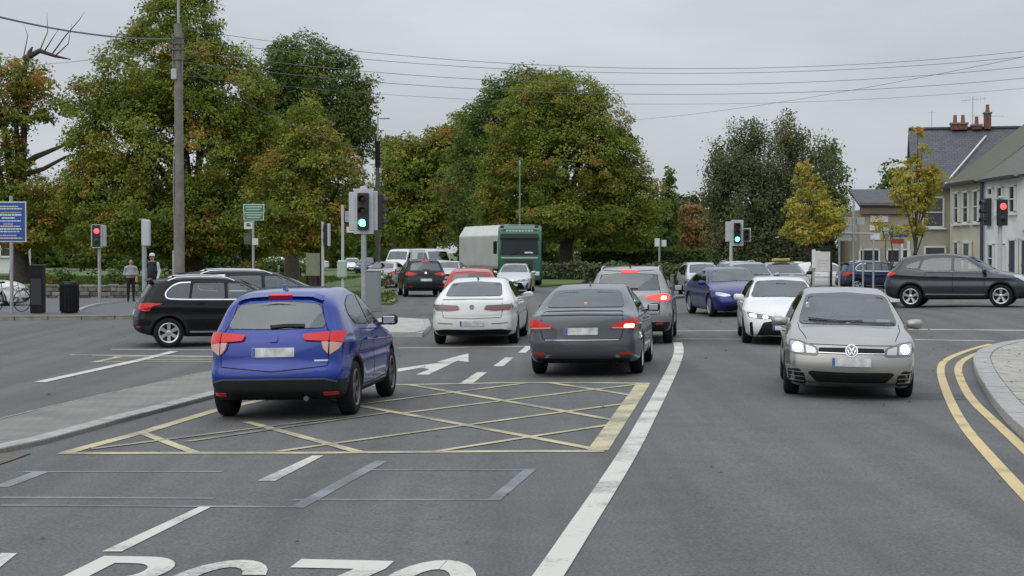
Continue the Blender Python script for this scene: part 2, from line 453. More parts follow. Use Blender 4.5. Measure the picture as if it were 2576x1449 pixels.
def band(name, pts, w, mat, dz=.006, parent=road, pixels=True):
    """painted line along ground points, w wide in metres"""
    P = [Vector(g2(*p)) if pixels else Vector(p) for p in pts]
    P = [Vector(p) for p in resample([tuple(p) for p in P], .7, closed=False)]
    a, b = [], []; ws = w if isinstance(w, (list, tuple)) else None
    for i, p in enumerate(P):
        t = (P[min(i+1, len(P)-1)]-P[max(i-1, 0)]).normalized(); n = Vector((-t.y, t.x))*((ws[0]+(ws[1]-ws[0])*i/(len(P)-1)) if ws else w)/2
        a.append(p+n); b.append(p-n)
    V = [(q.x, q.y, G(q.x, q.y)+dz) for q in a+b]; k = len(P)
    o = mesh_obj(name, V, [(i+1, i, k+i, k+i+1) for i in range(k-1)], mat, parent)
    if o.data.polygons[0].normal.z < 0: o.data.flip_normals()
    return o
# --- centre line, lane dashes, arrow, letters
cl = [(1330, 1500), (1392, 1410), (1440, 1335), (1490, 1260), (1535, 1190), (1578, 1120), (1615, 1050), (1650, 985), (1680, 925), (1695, 885), (1690, 862)]
cl = [(a+14, b) for a, b in cl]
clw = chaikin([g2(*p) for p in cl], 2, closed=False)
band('centre_line', clw, .19, WHITE, dz=.008, pixels=False)
for q in ([(256, 1389), (306, 1389), (532, 1276), (502, 1276)], [(646, 1211), (692, 1211), (814, 1147), (786, 1147)],
          [(1155, 966), (1188, 966), (1225, 937), (1200, 937)], [(1240, 922), (1265, 922), (1292, 900), (1270, 900)], [(1303, 888), (1322, 888), (1340, 871), (1322, 871)],
          [(-60, 1440), (-14, 1440), (44, 1393), (4, 1393)]):
    mark('lane_dash', q, WHITE)
mark('lane_arrow', [(1000, 928), (1118, 911), (1098, 911), (1178, 889), (1178, 911), (1150, 908), (1078, 943), (1046, 943), (1080, 930), (1062, 925), (1000, 936)], WHITE)
# route number lettering across the lane, only its upper part in the picture
def letter(name, P, org, ux, uy, w, h):
    o = Vector(org); X, Y = Vector(ux), Vector(uy)
    return flat_poly(name, [tuple(o+X*(a*w)+Y*(b*h)) for a, b in P], .006, WHITE, road, step=.4)
def arc(cx, cy, rx, ry, a0, a1, n=14): return [(cx+rx*math.cos(a), cy+ry*math.sin(a)) for a in np.linspace(math.radians(a0), math.radians(a1), n)]
b0, b1 = Vector(g2(330, 1398)), Vector(g2(1250, 1418)); ux = (b1-b0).normalized()
tl = Vector(g2(1040, 1300)); uyv = Vector((.13, 1.0)).normalized()
LH = 1.75
def glyph(ch, x0, w):
    top = Vector(g2(x0, 1400 if ch == 'R' else 1408)); org = top-uyv*LH
    S = .27
    if ch == 'R':
        out = [(0, 0), (0, 1), (.55, 1)]+arc(.55, .74, .45, .26, 90, -90)[1:]+[(.66, .48), (1.0, 0), (.72, 0), (.42, .44), (.27, .44), (.27, 0)]
        hole = [(.27, .60)]+[(.27, .87)]+arc(.50, .735, .24, .135, 90, -90)+[(.27, .60)]
        # bowl as an open strip: outline with the counter joined by a slit
        P = [(0, 0), (0, 1), (.55, 1)]+arc(.55, .74, .45, .26, 90, -90)[1:]+[(.271, .48), (.271, .60)]+arc(.50, .735, .24, .135, -90, 90)+[(.27, .87), (.27, .0)]
        letter('road_letter', P, org, ux, uyv, w, LH)
        letter('road_letter_leg', [(.42, .475), (.70, .475), (1.0, 0), (.72, 0)], org, ux, uyv, w, LH)
    if ch == '6':
        P = arc(.5, .56, .5, .44, 15, 180)+arc(.5, .30, .5, .30, 180, 450)[1:]+[(.30, .52)]+arc(.5, .34, .24, .15, 130, -230)[::-1][:0]
        outer = arc(.5, .60, .5, .40, 20, 180, 12)+arc(.5, .32, .5, .32, 180, 360, 14)+arc(.5, .32, .5, .30, 0, 100, 8)
        inner = arc(.5, .33, .25, .17, 100, -180, 16)+arc(.5, .60, .25, .26, 180, 30, 10)
        letter('road_letter', outer+inner, org, ux, uyv, w, LH)
    if ch == '7': letter('road_letter', [(0, 1), (1, 1), (1, .86), (.45, 0), (.14, 0), (.68, .84), (0, .84)], org, ux, uyv, w, LH)
    if ch == '0':
        letter('road_letter', arc(.5, .5, .5, .5, 90, 449, 26)+arc(.5, .5, .24, .33, 449, 90, 22), org, ux, uyv, w, LH)
glyph('R', 262, .62); glyph('6', 505, .60); glyph('7', 758, .62); glyph('0', 1010, .60)
# --- yellow box
YB = dict(nl=(145, 1143), nr=(1522, 1137), fr=(1632, 962), fl=(905, 969))
def ybp(u, v):
    n = Vector(g2(*YB['nl'])).lerp(Vector(g2(*YB['nr'])), u); f = Vector(g2(*YB['fl'])).lerp(Vector(g2(*YB['fr'])), u); return n.lerp(f, v)
band('yellow_box_edge', [(150, 1141), (820, 1140), (1520, 1136)], .16, YELLOW)
band('yellow_box_edge', [(1503, 1134), (1618, 965)], .21, YELLOW, dz=.0065)
band('yellow_box_edge', [(1632, 965), (1300, 963), (930, 970)], .17, YELLOW)
band('yellow_box_edge', [(165, 1140), (370, 1085), (545, 1032), (800, 975)], .17, YELLOW, dz=.0065)
for k, q in enumerate([[(760, 985), (905, 1022), (1513, 1135)], [(1026, 968), (1560, 1061)], [(1386, 964), (1606, 998)], [(620, 1062), (913, 1141)], [(353, 1088), (493, 1141)],
                       [(220, 1132), (905, 1045)], [(470, 1112), (980, 1038)], [(905, 1018), (1320, 965)], [(1000, 1042), (1620, 966)], [(700, 1137), (833, 1118), (1593, 1014)], [(1090, 1138), (1547, 1068)]]):
    band('yellow_box_hatch', q, .12 if k < 5 else .10, YELLOW if k not in (5, 6) else YELLOWF, dz=.0075 if k < 5 else .009)
# --- old blacked-out rectangles that still show
band('worn_line', [(930, 1183), (1340, 1183)], .07, GHOST, .004); band('worn_line', [(1335, 1180), (1240, 1260)], .11, GHOST, .0045)
band('worn_line', [(1240, 1258), (735, 1258)], .09, GHOST, .004); band('worn_line', [(960, 1160), (745, 1278)], .13, GHOST, .0045)
band('worn_line', [(560, 1187), (60, 1187)], .08, GHOST, .004); band('worn_line', [(105, 1187), (0, 1226)], .16, GHOST, .0045)
band('worn_line', [(540, 1254), (0, 1252)], .08, GHOST, .004); band('worn_line', [(745, 1276), (0, 1272)], .08, GHOST, .0042)
# --- stop lines and crossing lines of the side streets
for a, b in (((1700, 833), (1880, 832)), ((2285, 829), (2640, 832)), ((1700, 853), (1880, 854)), ((2300, 855), (2500, 858))):
    band('crossing_line', [a, b], .16, WHITE)
band('crossing_line', [(1000, 876), (1330, 872)], .14, WHITE)
band('left_lane_line', [(100, 962), (440, 884)], .2, WHITE, dz=.0085)
band('left_stop_line', [(176, 893), (540, 897)], .13, WHITE); band('left_stop_line', [(280, 879), (540, 881)], .13, WHITE)
band('yellow_lettering', [(235, 912), (300, 898)], .16, YELLOW); band('yellow_lettering', [(285, 898), (540, 899)], .13, YELLOW)
band('yellow_lettering', [(232, 911), (540, 911)], .12, YELLOW, .0065); band('yellow_lettering', [(370, 905), (540, 905)], .11, YELLOW)
# --- double yellow lines at the right kerb
dy1 = [(2640, 1310), (2575, 1243), (2490, 1150), (2420, 1070), (2380, 990), (2362, 930), (2375, 905), (2430, 882), (2490, 866)]
dy2 = [(2660, 1210), (2575, 1130), (2500, 1060), (2440, 1005), (2412, 950), (2408, 920), (2430, 900), (2480, 880), (2530, 864)]
for d in (dy1, dy2): band('double_yellow_line', chaikin([g2(*p) for p in d], 2, closed=False), .13, YELLOWK, pixels=False)
flat_poly('trench_patch', [g2(*p) for p in [(2290, 988), (2440, 990), (2450, 1006), (2290, 1004)]], .004, M('old_asphalt', (.075, .076, .078), .9, noise=(8, .3), coord='World'), road)

# --- pavements
SLABM = [M('slab_%d' % i, c, .85, noise=(5, .16), coord='World', bump=(30, .3, .004)) for i, c in enumerate([(.345, .325, .275), (.37, .35, .30), (.32, .305, .26), (.355, .335, .285)])]
KERBM = M('kerb_stone', (.33, .325, .31), .85, noise=(7, .2), coord='World', bump=(25, .3, .004))
KERBW = M('kerb_weathered', (.25, .225, .185), .9, noise=(4, .3), coord='World')
CONC = M('concrete', (.38, .37, .345), .88, noise=(3, .16), coord='World', bump=(20, .25, .004))
PATHM = M('path_asphalt', (.11, .112, .112), .9, noise=(12, .3), coord='World', bump=(50, .4, .005))
def kerb(parent, line, mat, w=.15, h=.12, L=.9, gap=.012, closed=False, name='kerb_stone', side=1):
    """a row of stones; the line is the road edge, the stones lie on its left (side=1)"""
    P = resample(line, .05, closed=False); A = np.array(P); d = np.r_[0, np.cumsum(np.linalg.norm(np.diff(A, axis=0), axis=1))]
    n = max(1, int(d[-1]/L)); le = d[-1]/n
    def pt(s_): return Vector((np.interp(s_, d, A[:, 0]), np.interp(s_, d, A[:, 1])))
    for i in range(n):
        a, b = pt(i*le+gap), pt((i+1)*le-gap); t = (b-a).normalized(); nn = Vector((-t.y, t.x))*side; hh = h+random.uniform(-.004, .004); V = []
        for z in (0, 1):
            for p, k in ((a, 0), (b, 0), (b, 1), (a, 1)):
                off = (.012 if (z and k == 0) else 0)+k*w
                q = p+nn*off; V.append((q.x, q.y, G(p.x, p.y)+(hh if z else -.10)))
        mesh_obj(name, V, [(0, 1, 2, 3)[::-1], (4, 5, 6, 7), (0, 1, 5, 4), (1, 2, 6, 5), (2, 3, 7, 6), (3, 0, 4, 7)], mat, parent)
def clip_convex(poly, half):
    for (p, n) in half:
        out = []
        for i in range(len(poly)):
            a, b = Vector(poly[i]), Vector(poly[(i+1) % len(poly)]); da, db = (a-p).dot(n), (b-p).dot(n)
            if da >= 0: out.append(tuple(a))
            if (da >= 0) != (db >= 0): out.append(tuple(a.lerp(b, da/(da-db))))
        poly = out
        if len(poly) < 3: return []
    return poly
# right-hand corner pavement with its slabs
kr = chaikin([g2(*p) for p in [(2850, 1390), (2700, 1236), (2575, 1108), (2515, 1050), (2472, 985), (2448, 935), (2446, 905), (2475, 884), (2540, 868), (2640, 860), (2900, 858)]], 2, closed=False)
far_r = kr[-1]; corner = [(far_r[0]+1, far_r[1]), (far_r[0]+8, far_r[1]-16), (kr[0][0]+6, kr[0][1]-1)]
bedr = flat_poly('right_pavement', kr+corner, .105, M('slab_joint', (.25, .235, .215), .95, noise=(12, .3), coord='World'), step=.8); tag(bedr, kind='structure')
if bedr.data.polygons[0].normal.z < 0: bedr.data.flip_normals()
kerb(bedr, kr, KERBM, w=.30, h=.12, L=.95, side=-1)
half = []
cen = Vector((sum(p[0] for p in kr)/len(kr)+2, sum(p[1] for p in kr)/len(kr)))
inn_line = []
for i, p in enumerate(kr):
    t = (Vector(kr[min(i+1, len(kr)-1)])-Vector(kr[max(i-1, 0)])).normalized(); n = Vector((t.y, -t.x)); inn_line.append(Vector(p)+n*.315)
for i in range(0, len(inn_line)-1, 3):
    t = (inn_line[min(i+3, len(inn_line)-1)]-inn_line[i]).normalized(); half.append((inn_line[i], Vector((t.y, -t.x))))
ns = 0
for i in range(-4, 16):
    for j in range(-6, 44):
        if ns >= 300: break
        x0 = 7.0+i*.60+(.30 if j % 2 else 0); y0 = 17.0+j*.45
        q = clip_convex([(x0+.006, y0+.006), (x0+.594, y0+.006), (x0+.594, y0+.444), (x0+.006, y0+.444)], half)
        if len(q) < 3 or abs(area2(q)) < .02: continue
        vx = (x0+.3)/(y0+.2)
        if vx > .345: continue
        h = .1195+random.uniform(-.003, .003); n_ = len(q)
        V = [(a, b, G(a, b)+h) for a, b in q]+[(a, b, G(a, b)+.08) for a, b in q]
        mesh_obj('paving_slab', V, [tuple(range(n_))]+[(k, n_+k, n_+(k+1) % n_, (k+1) % n_) for k in range(n_)], SLABM[random.randrange(4)], bedr); ns += 1
# left median of small setts between flush kerbs
med_a = [g2(*p) for p in [(-260, 1215), (-40, 1150), (110, 1118), (300, 1065), (540, 1002), (760, 945), (905, 912)]]
med_b = [g2(*p) for p in [(-260, 1160), (-90, 1105), (0, 1061), (200, 1012), (530, 938), (700, 902), (880, 880)]]
def brickmat():
    m = bpy.data.materials.new('setts'); m.use_nodes = True; n, l = m.node_tree.nodes, m.node_tree.links; b = n['Principled BSDF']; b.inputs['Roughness'].default_value = .88
    g = n.new('ShaderNodeNewGeometry'); mp_ = n.new('ShaderNodeMapping'); mp_.inputs['Rotation'].default_value = (0, 0, .62); l.new(g.outputs['Position'], mp_.inputs[0])
    t = n.new('ShaderNodeTexBrick'); t.inputs['Scale'].default_value = 1; t.inputs['Brick Width'].default_value = .2; t.inputs['Row Height'].default_value = .1; t.inputs['Mortar Size'].default_value = .008
    t.inputs['Color1'].default_value = (.20, .196, .178, 1); t.inputs['Color2'].default_value = (.185, .182, .166, 1); t.inputs['Mortar'].default_value = (.15, .148, .135, 1)
    l.new(mp_.outputs[0], t.inputs[0])
    t2 = n.new('ShaderNodeTexNoise'); t2.inputs['Scale'].default_value = 1.2; t2.inputs['Detail'].default_value = 6; l.new(g.outputs['Position'], t2.inputs['Vector'])
    r = n.new('ShaderNodeValToRGB'); r.color_ramp.elements[0].color = (.8, .8, .78, 1); r.color_ramp.elements[1].color = (1.2, 1.2, 1.15, 1); r.color_ramp.elements[0].position = .3; r.color_ramp.elements[1].position = .7
    l.new(t2.outputs[0], r.inputs[0]); x = n.new('ShaderNodeMixRGB'); x.blend_type = 'MULTIPLY'; x.inputs[0].default_value = 1; l.new(t.outputs[0], x.inputs[1]); l.new(r.outputs[0], x.inputs[2])
    l.new(x.outputs[0], b.inputs['Base Color']); return m
median = flat_poly('median_island', med_a+med_b[::-1], .045, brickmat(), thick=.1); tag(median, kind='structure')
kerb(median, med_a, KERBM, w=.24, h=.055, L=.95, side=1); kerb(median, med_b, KERBW, w=.06, h=.05, L=.95, side=-1)
flat_poly('dropped_kerb', [g2(*p) for p in [(-60, 1150), (-60, 1190), (30, 1160), (78, 1142), (60, 1137)]], .012, M('kerb_red_brown', (.12, .10, .085), .9, noise=(9, .3), coord='World'), median)  # dark reddish brown patch at the left end of the median
# left pavement beyond the side street, and its kerb
lk = [g2(*p) for p in [(-500, 812), (-200, 808), (0, 806), (200, 805), (420, 802), (560, 796), (680, 784), (760, 768)]]
lback = [(lk[-1][0]+.3, lk[-1][1]+6), (-22, 66), (-44, 66)]
lpave = flat_poly('left_pavement', lk+lback, .10, PATHM, step=1.5); tag(lpave, kind='structure')
kerb(lpave, lk, KERBW, w=.22, h=.12, L=.95, side=1)
dk = chaikin([(gp(*p).x, gp(*p).y) for p in [(200, 793), (222, 782), (255, 773), (300, 770)]], 2, closed=False)
kerb(lpave, dk, KERBM, w=.14, h=.16, L=.8, side=1)
# concrete traffic island in front of the white fastback, and the grass tip behind it
isl = [g2(*p) for p in [(940, 848), (1062, 848), (1084, 828), (1078, 812), (985, 806), (900, 815)]]
island = flat_poly('traffic_island', isl, .10, CONC, step=.8, thick=.15); tag(island, kind='structure')
kerb(island, [isl[0], isl[1], isl[2], isl[3]], KERBM, w=.16, h=.115, L=.95, side=1)
tip = [g2(*p) for p in [(880, 768), (985, 768), (1000, 757), (985, 735), (960, 722), (890, 722), (850, 740)]]
verge = flat_poly('grass_verge', tip, .09, GRASSM, step=1.5, thick=.2); tag(verge, kind='structure')
kerb(verge, [tip[0], tip[1], tip[2]], KERBW, w=.16, h=.11, L=.95, side=1)
# right far corner: kerb and footpath before the hedge
fk = [g2(*p) for p in [(1640, 752), (1700, 752), (1760, 748), (1900, 744), (2100, 742)]]
fpave = flat_poly('far_pavement', fk+[(fk[-1][0]+2, fk[-1][1]+5), (fk[0][0]-1.5, fk[0][1]+12)], .10, PATHM, step=1.5, thick=.2); tag(fpave, kind='structure')
kerb(fpave, fk, KERBM, w=.2, h=.13, L=.95, side=1)
# kerb behind the dark SUV on the right
rk = [g2(*p) for p in [(2195, 778), (2300, 764), (2420, 760), (2600, 757), (2800, 755)]]
rpave = flat_poly('right_far_pavement', rk+[(34, 80), (12.0, 72)], .11, CONC, step=1.5, thick=.2); tag(rpave, kind='structure')
kerb(rpave, rk, KERBM, w=.22, h=.13, L=.95, side=1)
# grass under the central tree
cg = [g2(*p) for p in [(1345, 722), (1480, 712), (1640, 706), (1800, 694), (1800, 676), (1600, 667), (1380, 672), (1335, 690)]]
tag(flat_poly('central_green', cg, .05, GRASSM, step=4, thick=.2), kind='structure')
# ================================================================== vehicles
def sil_sampler(poly, L, H):
    P = np.array(chaikin(poly, 2)); h = .02; x0, z0 = -.6, -.3
    xs = np.arange(x0, L+.6, h); zs = np.arange(z0, H+.5, h)
    X, Z = np.meshgrid(xs, zs, indexing='ij'); pts = np.stack([X.ravel(), Z.ravel()], 1)
    d2 = np.full(len(pts), 1e9)
    for i in range(len(P)):
        a, b = P[i], P[(i+1) % len(P)]; ab = b-a; L2 = ab@ab
        if L2 < 1e-12: continue
        t = np.clip(((pts-a)@ab)/L2, 0, 1); q = pts-a-t[:, None]*ab
        d2 = np.minimum(d2, (q*q).sum(1))
    d = np.sqrt(d2); d[in_poly(pts, P)] *= -1; D = d.reshape(X.shape)
    for _ in range(2):
        E = np.pad(D, 1, mode='edge')
        D = (E[:-2, 1:-1]+E[2:, 1:-1]+E[1:-1, :-2]+E[1:-1, 2:]+2*E[1:-1, 1:-1])/6
    nx, nz_ = D.shape
    def samp(x, z):
        u = np.clip((x-x0)/h, 0, nx-1.001); v = np.clip((z-z0)/h, 0, nz_-1.001)
        i = u.astype(int); j = v.astype(int); fu, fv = u-i, v-j
        return (D[i, j]*(1-fu)+D[i+1, j]*fu)*(1-fv)+(D[i, j+1]*(1-fu)+D[i+1, j+1]*fu)*fv
    return samp
def body_fn(s):
    L, W2, H = s['L'], s['W']/2, s['H']; samp = sil_sampler(s['sil'], L, H)
    bz = s['belt']; bx_, bzv = [b[0] for b in bz], [b[1] for b in bz]; bref = s.get('bref', 1.0)
    zk = np.linspace(0, 3.2, 321); wk = np.interp(zk, [a for a, b in s['sec']], [b for a, b in s['sec']])
    ker = np.ones(7)/7; wk = np.convolve(np.pad(wk, 3, mode='edge'), ker, 'valid')
    xr, xf, R = s['ro'], s['ro']+s['wb'], s['wr']
    ftl, ft, rtl, rt = s.get('ftl', 1.0), s.get('ft', .13), s.get('rtl', .9), s.get('rt', .09)
    bf, br, k = s.get('bowf', .22), s.get('bowr', .13), s.get('k', .10); crown = s.get('crown', .05)
    fl = s.get('flare', .018); yin = W2-.32; ra = R+s.get('archgap', .045)
    crease = s.get('crease', .008)
    def f(P):
        x, y, z = P[:, 0], P[:, 1], P[:, 2]; ay = np.abs(y)
        zz = z-(np.interp(x, bx_, bzv)-bref)*sstep((z-.6)/.35)
        w = np.interp(zz, zk, wk)*W2
        w = w-ft*sstep((x-(L-ftl))/ftl)**1.6-rt*sstep((rtl-x)/rtl)**1.6
        zc = s.get('crz', .80)
        w = w+crease*np.exp(-((zz-zc)/.035)**2)-crease*1.2*np.exp(-((zz-zc+.12)/.08)**2)
        for xw in (xr, xf):
            w = w+fl*np.exp(-(((x-xw)/.42)**2+((z-R*.9)/.38)**2)**2)
        q = np.minimum(ay/W2, 1.1)
        xe = x+bf*q**2.4*sstep((x-L*.45)/(L*.35))-br*q**2.4*sstep((L*.55-x)/(L*.35))
        ze = z+crown*q*q*sstep((z-.55)/.3)
        d = smax(samp(xe, ze), (ay-w)*.95, k)
        for xw in (xr, xf):
            cyl = np.sqrt((x-xw)**2+(z-R)**2)-ra
            d = smax(d, -np.maximum(cyl, yin-ay), .025)
        return d
    return f
DIRS = {'L': ((0, 1, 0), lambda a, b: (a, 0, b)), 'R': ((0, -1, 0), lambda a, b: (a, 0, b)),
        'B': ((-1, 0, 0), lambda a, b: (0, a, b)), 'F': ((1, 0, 0), lambda a, b: (0, a, b)), 'T': ((0, 0, 1), lambda a, b: (a, b, 0))}
class Car:
    def __init__(s, spec, name, pmat, res=.032):
        s.s = spec; s.root = empty(name); s.p = pmat; s.f = body_fn(spec)
        s.V, s.Fc, s.N = sdf_mesh(s.f, (-.05, -spec['W']/2-.03, .1), (spec['L']+.05, spec['W']/2+.03, spec['H']+.05), res)
        s.bvh = BVHTree.FromPolygons([Vector(v) for v in s.V], [tuple(q) for q in s.Fc.tolist()])
        s.cen = s.V[s.Fc].mean(1); s.fn = s.N[s.Fc].mean(1); s.owner = np.zeros(len(s.Fc), int)
        s.parts = []; s.xc = spec['ro']+spec['wb']/2
    def project(s, pts, side, off):
        d, mk = DIRS[side]; d = Vector(d); out = []
        for a, b in pts:
            o = Vector(mk(a, b))+d*6
            if side in 'BF': o = Vector((s.s['L']/2, a, b))+d*6
            h, n, i, t = s.bvh.ray_cast(o, -d)
            if h is None:
                q = Vector(mk(a, b)); q = q+d*(1 if side in 'LRT' else 0)*.8
                if side == 'B': q.x = .1
                if side == 'F': q.x = s.s['L']-.1
                h, n, i, t = s.bvh.find_nearest(q)
            out.append(h)
        A = np.array([tuple(p) for p in out]); g = sdf_grad(s.f, A, .02); g /= np.maximum(np.linalg.norm(g, axis=1, keepdims=True), 1e-9)
        offs = off if isinstance(off, (list, tuple)) else [off]
        return [A+g*o for o in offs], g
    def loc(s, A): A = np.array(A, float).copy(); A[:, 0] -= s.xc; return A
    def sides(s, side):
        return {'S': ['L', 'R']}.get(side, [side])
    def decal(s, name, poly, side, mat, off=.004, rnd=.03, parent=None, skirt=True, mirror=False, step=.055):
        """a piece that follows the body: poly in (x,z) for S/L/R, (y,z) for B/F, (x,y) for T"""
        objs = []
        polys = [poly]+([[(-a, b) for a, b in poly[::-1]]] if mirror else [])
        for sd_ in s.sides(side):
            for pl in polys:
                pr = round_poly(pl, rnd) if rnd else pl
                A0 = np.array(pr); dim = (A0.max(0)-A0.min(0)).min(); step = min(step, max(.02, dim/3.2)); bd = resample(pr, step); nb = len(bd)
                A = np.array(bd); lo, hi = A.min(0), A.max(0); st = step*1.25
                gx, gz = np.meshgrid(np.arange(lo[0]+st/2, hi[0], st), np.arange(lo[1]+st/2, hi[1], st))
                pts = np.stack([gx.ravel(), gz.ravel()], 1)
                inn = pts[in_poly(pts, offset_poly(bd, -step*.4))] if len(pts) else pts
                allp = bd+[tuple(p) for p in inn]
                r = delaunay_2d_cdt([Vector(p) for p in allp], [(i, (i+1) % nb) for i in range(nb)], [], 1, 1e-6)
                v2 = [tuple(v) for v in r[0]]; tr = [tuple(t) for t in r[2]]
                if not tr: continue
                (Vo, Vi), g = s.project(v2, sd_, [off, -.006])
                Vs = list(s.loc(Vo)); Fs = tr
                if skirt:
                    cnt = {}
                    for t in tr:
                        for k in range(3): cnt[(t[k], t[(k+1) % 3])] = 1
                    be = [e for e in cnt if (e[1], e[0]) not in cnt]
                    Li = s.loc(Vi); base = len(Vs); mp_ = {}
                    for e in be:
                        for v in e:
                            if v not in mp_: mp_[v] = base+len(mp_); Vs.append(Li[v])
                    Fs = tr+[(e[1], e[0], mp_[e[0]], mp_[e[1]]) for e in be]
                o = mesh_obj(name, Vs, Fs, mat, parent or s.root, smooth=True)
                # orient outwards
                n0 = o.data.polygons[0].normal
                gm = g[list(tr[0])].mean(0)
                if n0.dot(Vector(gm)) < 0: o.data.flip_normals()
                o.data.set_sharp_from_angle(angle=math.radians(35))
                objs.append(o)
                if name == 'number_plate':
                    x0 = min(a for a, b in pl) if sd_ == 'F' else max(a for a, b in pl)-.045; zz0, zz1 = min(b for a, b in pl), max(b for a, b in pl)
                    s.decal('plate_band', [(x0+.004, zz0+.004), (x0+.041, zz0+.004), (x0+.041, zz1-.004), (x0+.004, zz1-.004)], sd_, PBAND, off+.002, 0, parent=o, skirt=False)
        return objs
    def strip(s, name, line, side, w, mat, off=.002, closed=False, parent=None):
        for sd_ in s.sides(side):
            P = resample(line, .05, closed); n = len(P); a, b = [], []
            for i in range(n):
                p0 = Vector(P[(i-1) % n] if (closed or i > 0) else P[i]); p2 = Vector(P[(i+1) % n] if (closed or i < n-1) else P[i])
                t = (p2-p0).normalized(); nn = Vector((-t.y, t.x))*w/2; p = Vector(P[i]); a.append(tuple(p+nn)); b.append(tuple(p-nn))
            (A,), _ = s.project(a, sd_, [off]); (B,), _ = s.project(b, sd_, [off])
            Vs = list(s.loc(A))+list(s.loc(B)); m = n if closed else n-1
            o = mesh_obj(name, Vs, [(i, (i+1) % n, n+(i+1) % n, n+i) for i in range(m)], mat, parent or s.root)
            _fixnorm(o, s)
            yield o
    def line(s, *a, **k): return list(s.strip(*a, **k))
    def claim(s, key, mask):
        m = mask & (s.owner == 0); s.parts.append(key); s.owner[m] = len(s.parts)
    def side_mask(s, poly, sign): 
        return in_poly(s.cen[:, [0, 2]], poly) & (np.sign(s.cen[:, 1]) == sign) & (np.abs(s.fn[:, 1]) > .35)
    def window(s, name, poly, side, mat, rnd=.05, frame=PLA, fw=.03, mirror=False, trim=None):
        pr = resample(round_poly(poly, rnd), .05)
        hole = offset_poly(pr, -.017); inner = offset_poly(pr, -fw-.006); outer = offset_poly(pr, .006)
        for sd_ in s.sides(side):
            ax = [0, 2] if sd_ in 'LR' else [1, 2]
            m = in_poly(s.cen[:, ax], hole)
            if sd_ == 'L': m &= (s.cen[:, 1] > 0)
            if sd_ == 'R': m &= (s.cen[:, 1] < 0)
            if sd_ in 'LR': m &= np.abs(s.fn[:, 1]) > .3
            if sd_ == 'B': m &= (s.fn[:, 0] < -.12) & (s.cen[:, 0] < s.s['L']*.45)
            if sd_ == 'F': m &= (s.fn[:, 0] > .12) & (s.cen[:, 0] > s.s['L']*.4)
            s.owner[m] = -1
            g = s.decal(name, poly, sd_, mat, off=.006, rnd=rnd, skirt=False)[0]
            (A,), _ = s.project(outer, sd_, [.004]); (B,), _ = s.project(inner, sd_, [.004]); n = len(pr)
            o = mesh_obj('window_frame', list(s.loc(A))+list(s.loc(B)), [(i, (i+1) % n, n+(i+1) % n, n+i) for i in range(n)], frame, g)
            _fixnorm(o, s)
            if trim: s.line('window_trim', offset_poly(pr, .018), sd_, .03, trim, off=.008, closed=True, parent=g)
    def finish(s, mats):
        """cut the body into its panels"""
        objs = {}
        for i, key in [(0, 'body_shell')]+[(i+1, k) for i, k in enumerate(s.parts)]:
            sel = np.where(s.owner == i)[0]
            if not len(sel): continue
            fs = s.Fc[sel]; u, inv = np.unique(fs, return_inverse=True); fs = inv.reshape(fs.shape)
            nm = key.split('@')[0]
            objs[key] = mesh_obj(nm, s.loc(s.V[u]), fs.tolist(), mats.get(nm, s.p), s.root, smooth=True, normals=s.N[u])
        return objs
def _fixnorm(o, s):
    me = o.data
    if not len(me.polygons): return
    p = me.polygons[len(me.polygons)//3]; c = np.array([tuple(p.center)]); c[:, 0] += s.xc
    g = sdf_grad(s.f, c, .02)[0]
    if p.normal.dot(Vector(g)) < 0: me.flip_normals()
PBAND = M('plate_blue_band', (.03, .08, .35), .5)
WHEELS = {}
def wheel_meshes(R, rimr, w, style):
    key = (round(R, 3), round(rimr, 3), style)
    if key in WHEELS: return WHEELS[key]
    h = w/2
    t = MB().lathe([(rimr-.01, -h*.8), (R-.05, -h), (R-.015, -h*.86), (R, -h*.6), (R, h*.6), (R-.015, h*.86), (R-.05, h), (rimr, h*.86), (rimr-.02, h*.6)], 30, 'Y')
    hub = MB().lathe([(.02, -h*.5), (rimr-.005, -h*.5), (rimr-.005, h*.25), (.02, h*.15)], 24, 'Y', close=True)
    rm = MB(); n = {'5': 5, '10': 10, '5d': 5, '6': 6, 'cap': 9}[style]
    rm.lathe([(rimr-.03, h*.55), (rimr-.028, h*.80), (rimr-.008, h*.92), (rimr+.004, h*.86), (rimr-.004, h*.5)], 30, 'Y')
    rm.lathe([(.001, h*.72), (.045, h*.74), (.065, h*.62), (.065, h*.3)], 16, 'Y')
    for i in range(n):
        a0 = 2*math.pi*i/n+math.pi/2
        for da in ((-.13, .13) if style == '5d' else (0,)):
            a = a0+da; ww = {'5': .036, '10': .016, '5d': .018, '6': .03, 'cap': .03}[style]; wo = ww*(1.35 if style in ('5', '6', 'cap') else 1.0)
            ca, sa = math.cos(a), math.sin(a); P = []
            for r, wd, y in ((.03, ww, h*.66), (rimr-.02, wo, h*.78)):
                for sg in (-1, 1):
                    P.append((r*ca-sg*wd*sa, y, r*sa+sg*wd*ca))
                for sg in (-1, 1):
                    P.append((r*ca-sg*wd*1.2*sa, y-.05, r*sa+sg*wd*1.2*ca))
            rm.add(P, [(0, 1, 5, 4), (0, 4, 6, 2), (1, 3, 7, 5), (2, 3, 1, 0), (4, 5, 7, 6)])
    def me(mb, nm):
        o = mb.build(nm, None, None, smooth=True); m = o.data; bpy.data.objects.remove(o); return m
    WHEELS[key] = (me(hub, 'wheel'), me(t, 'tyre'), me(rm, 'rim')); return WHEELS[key]
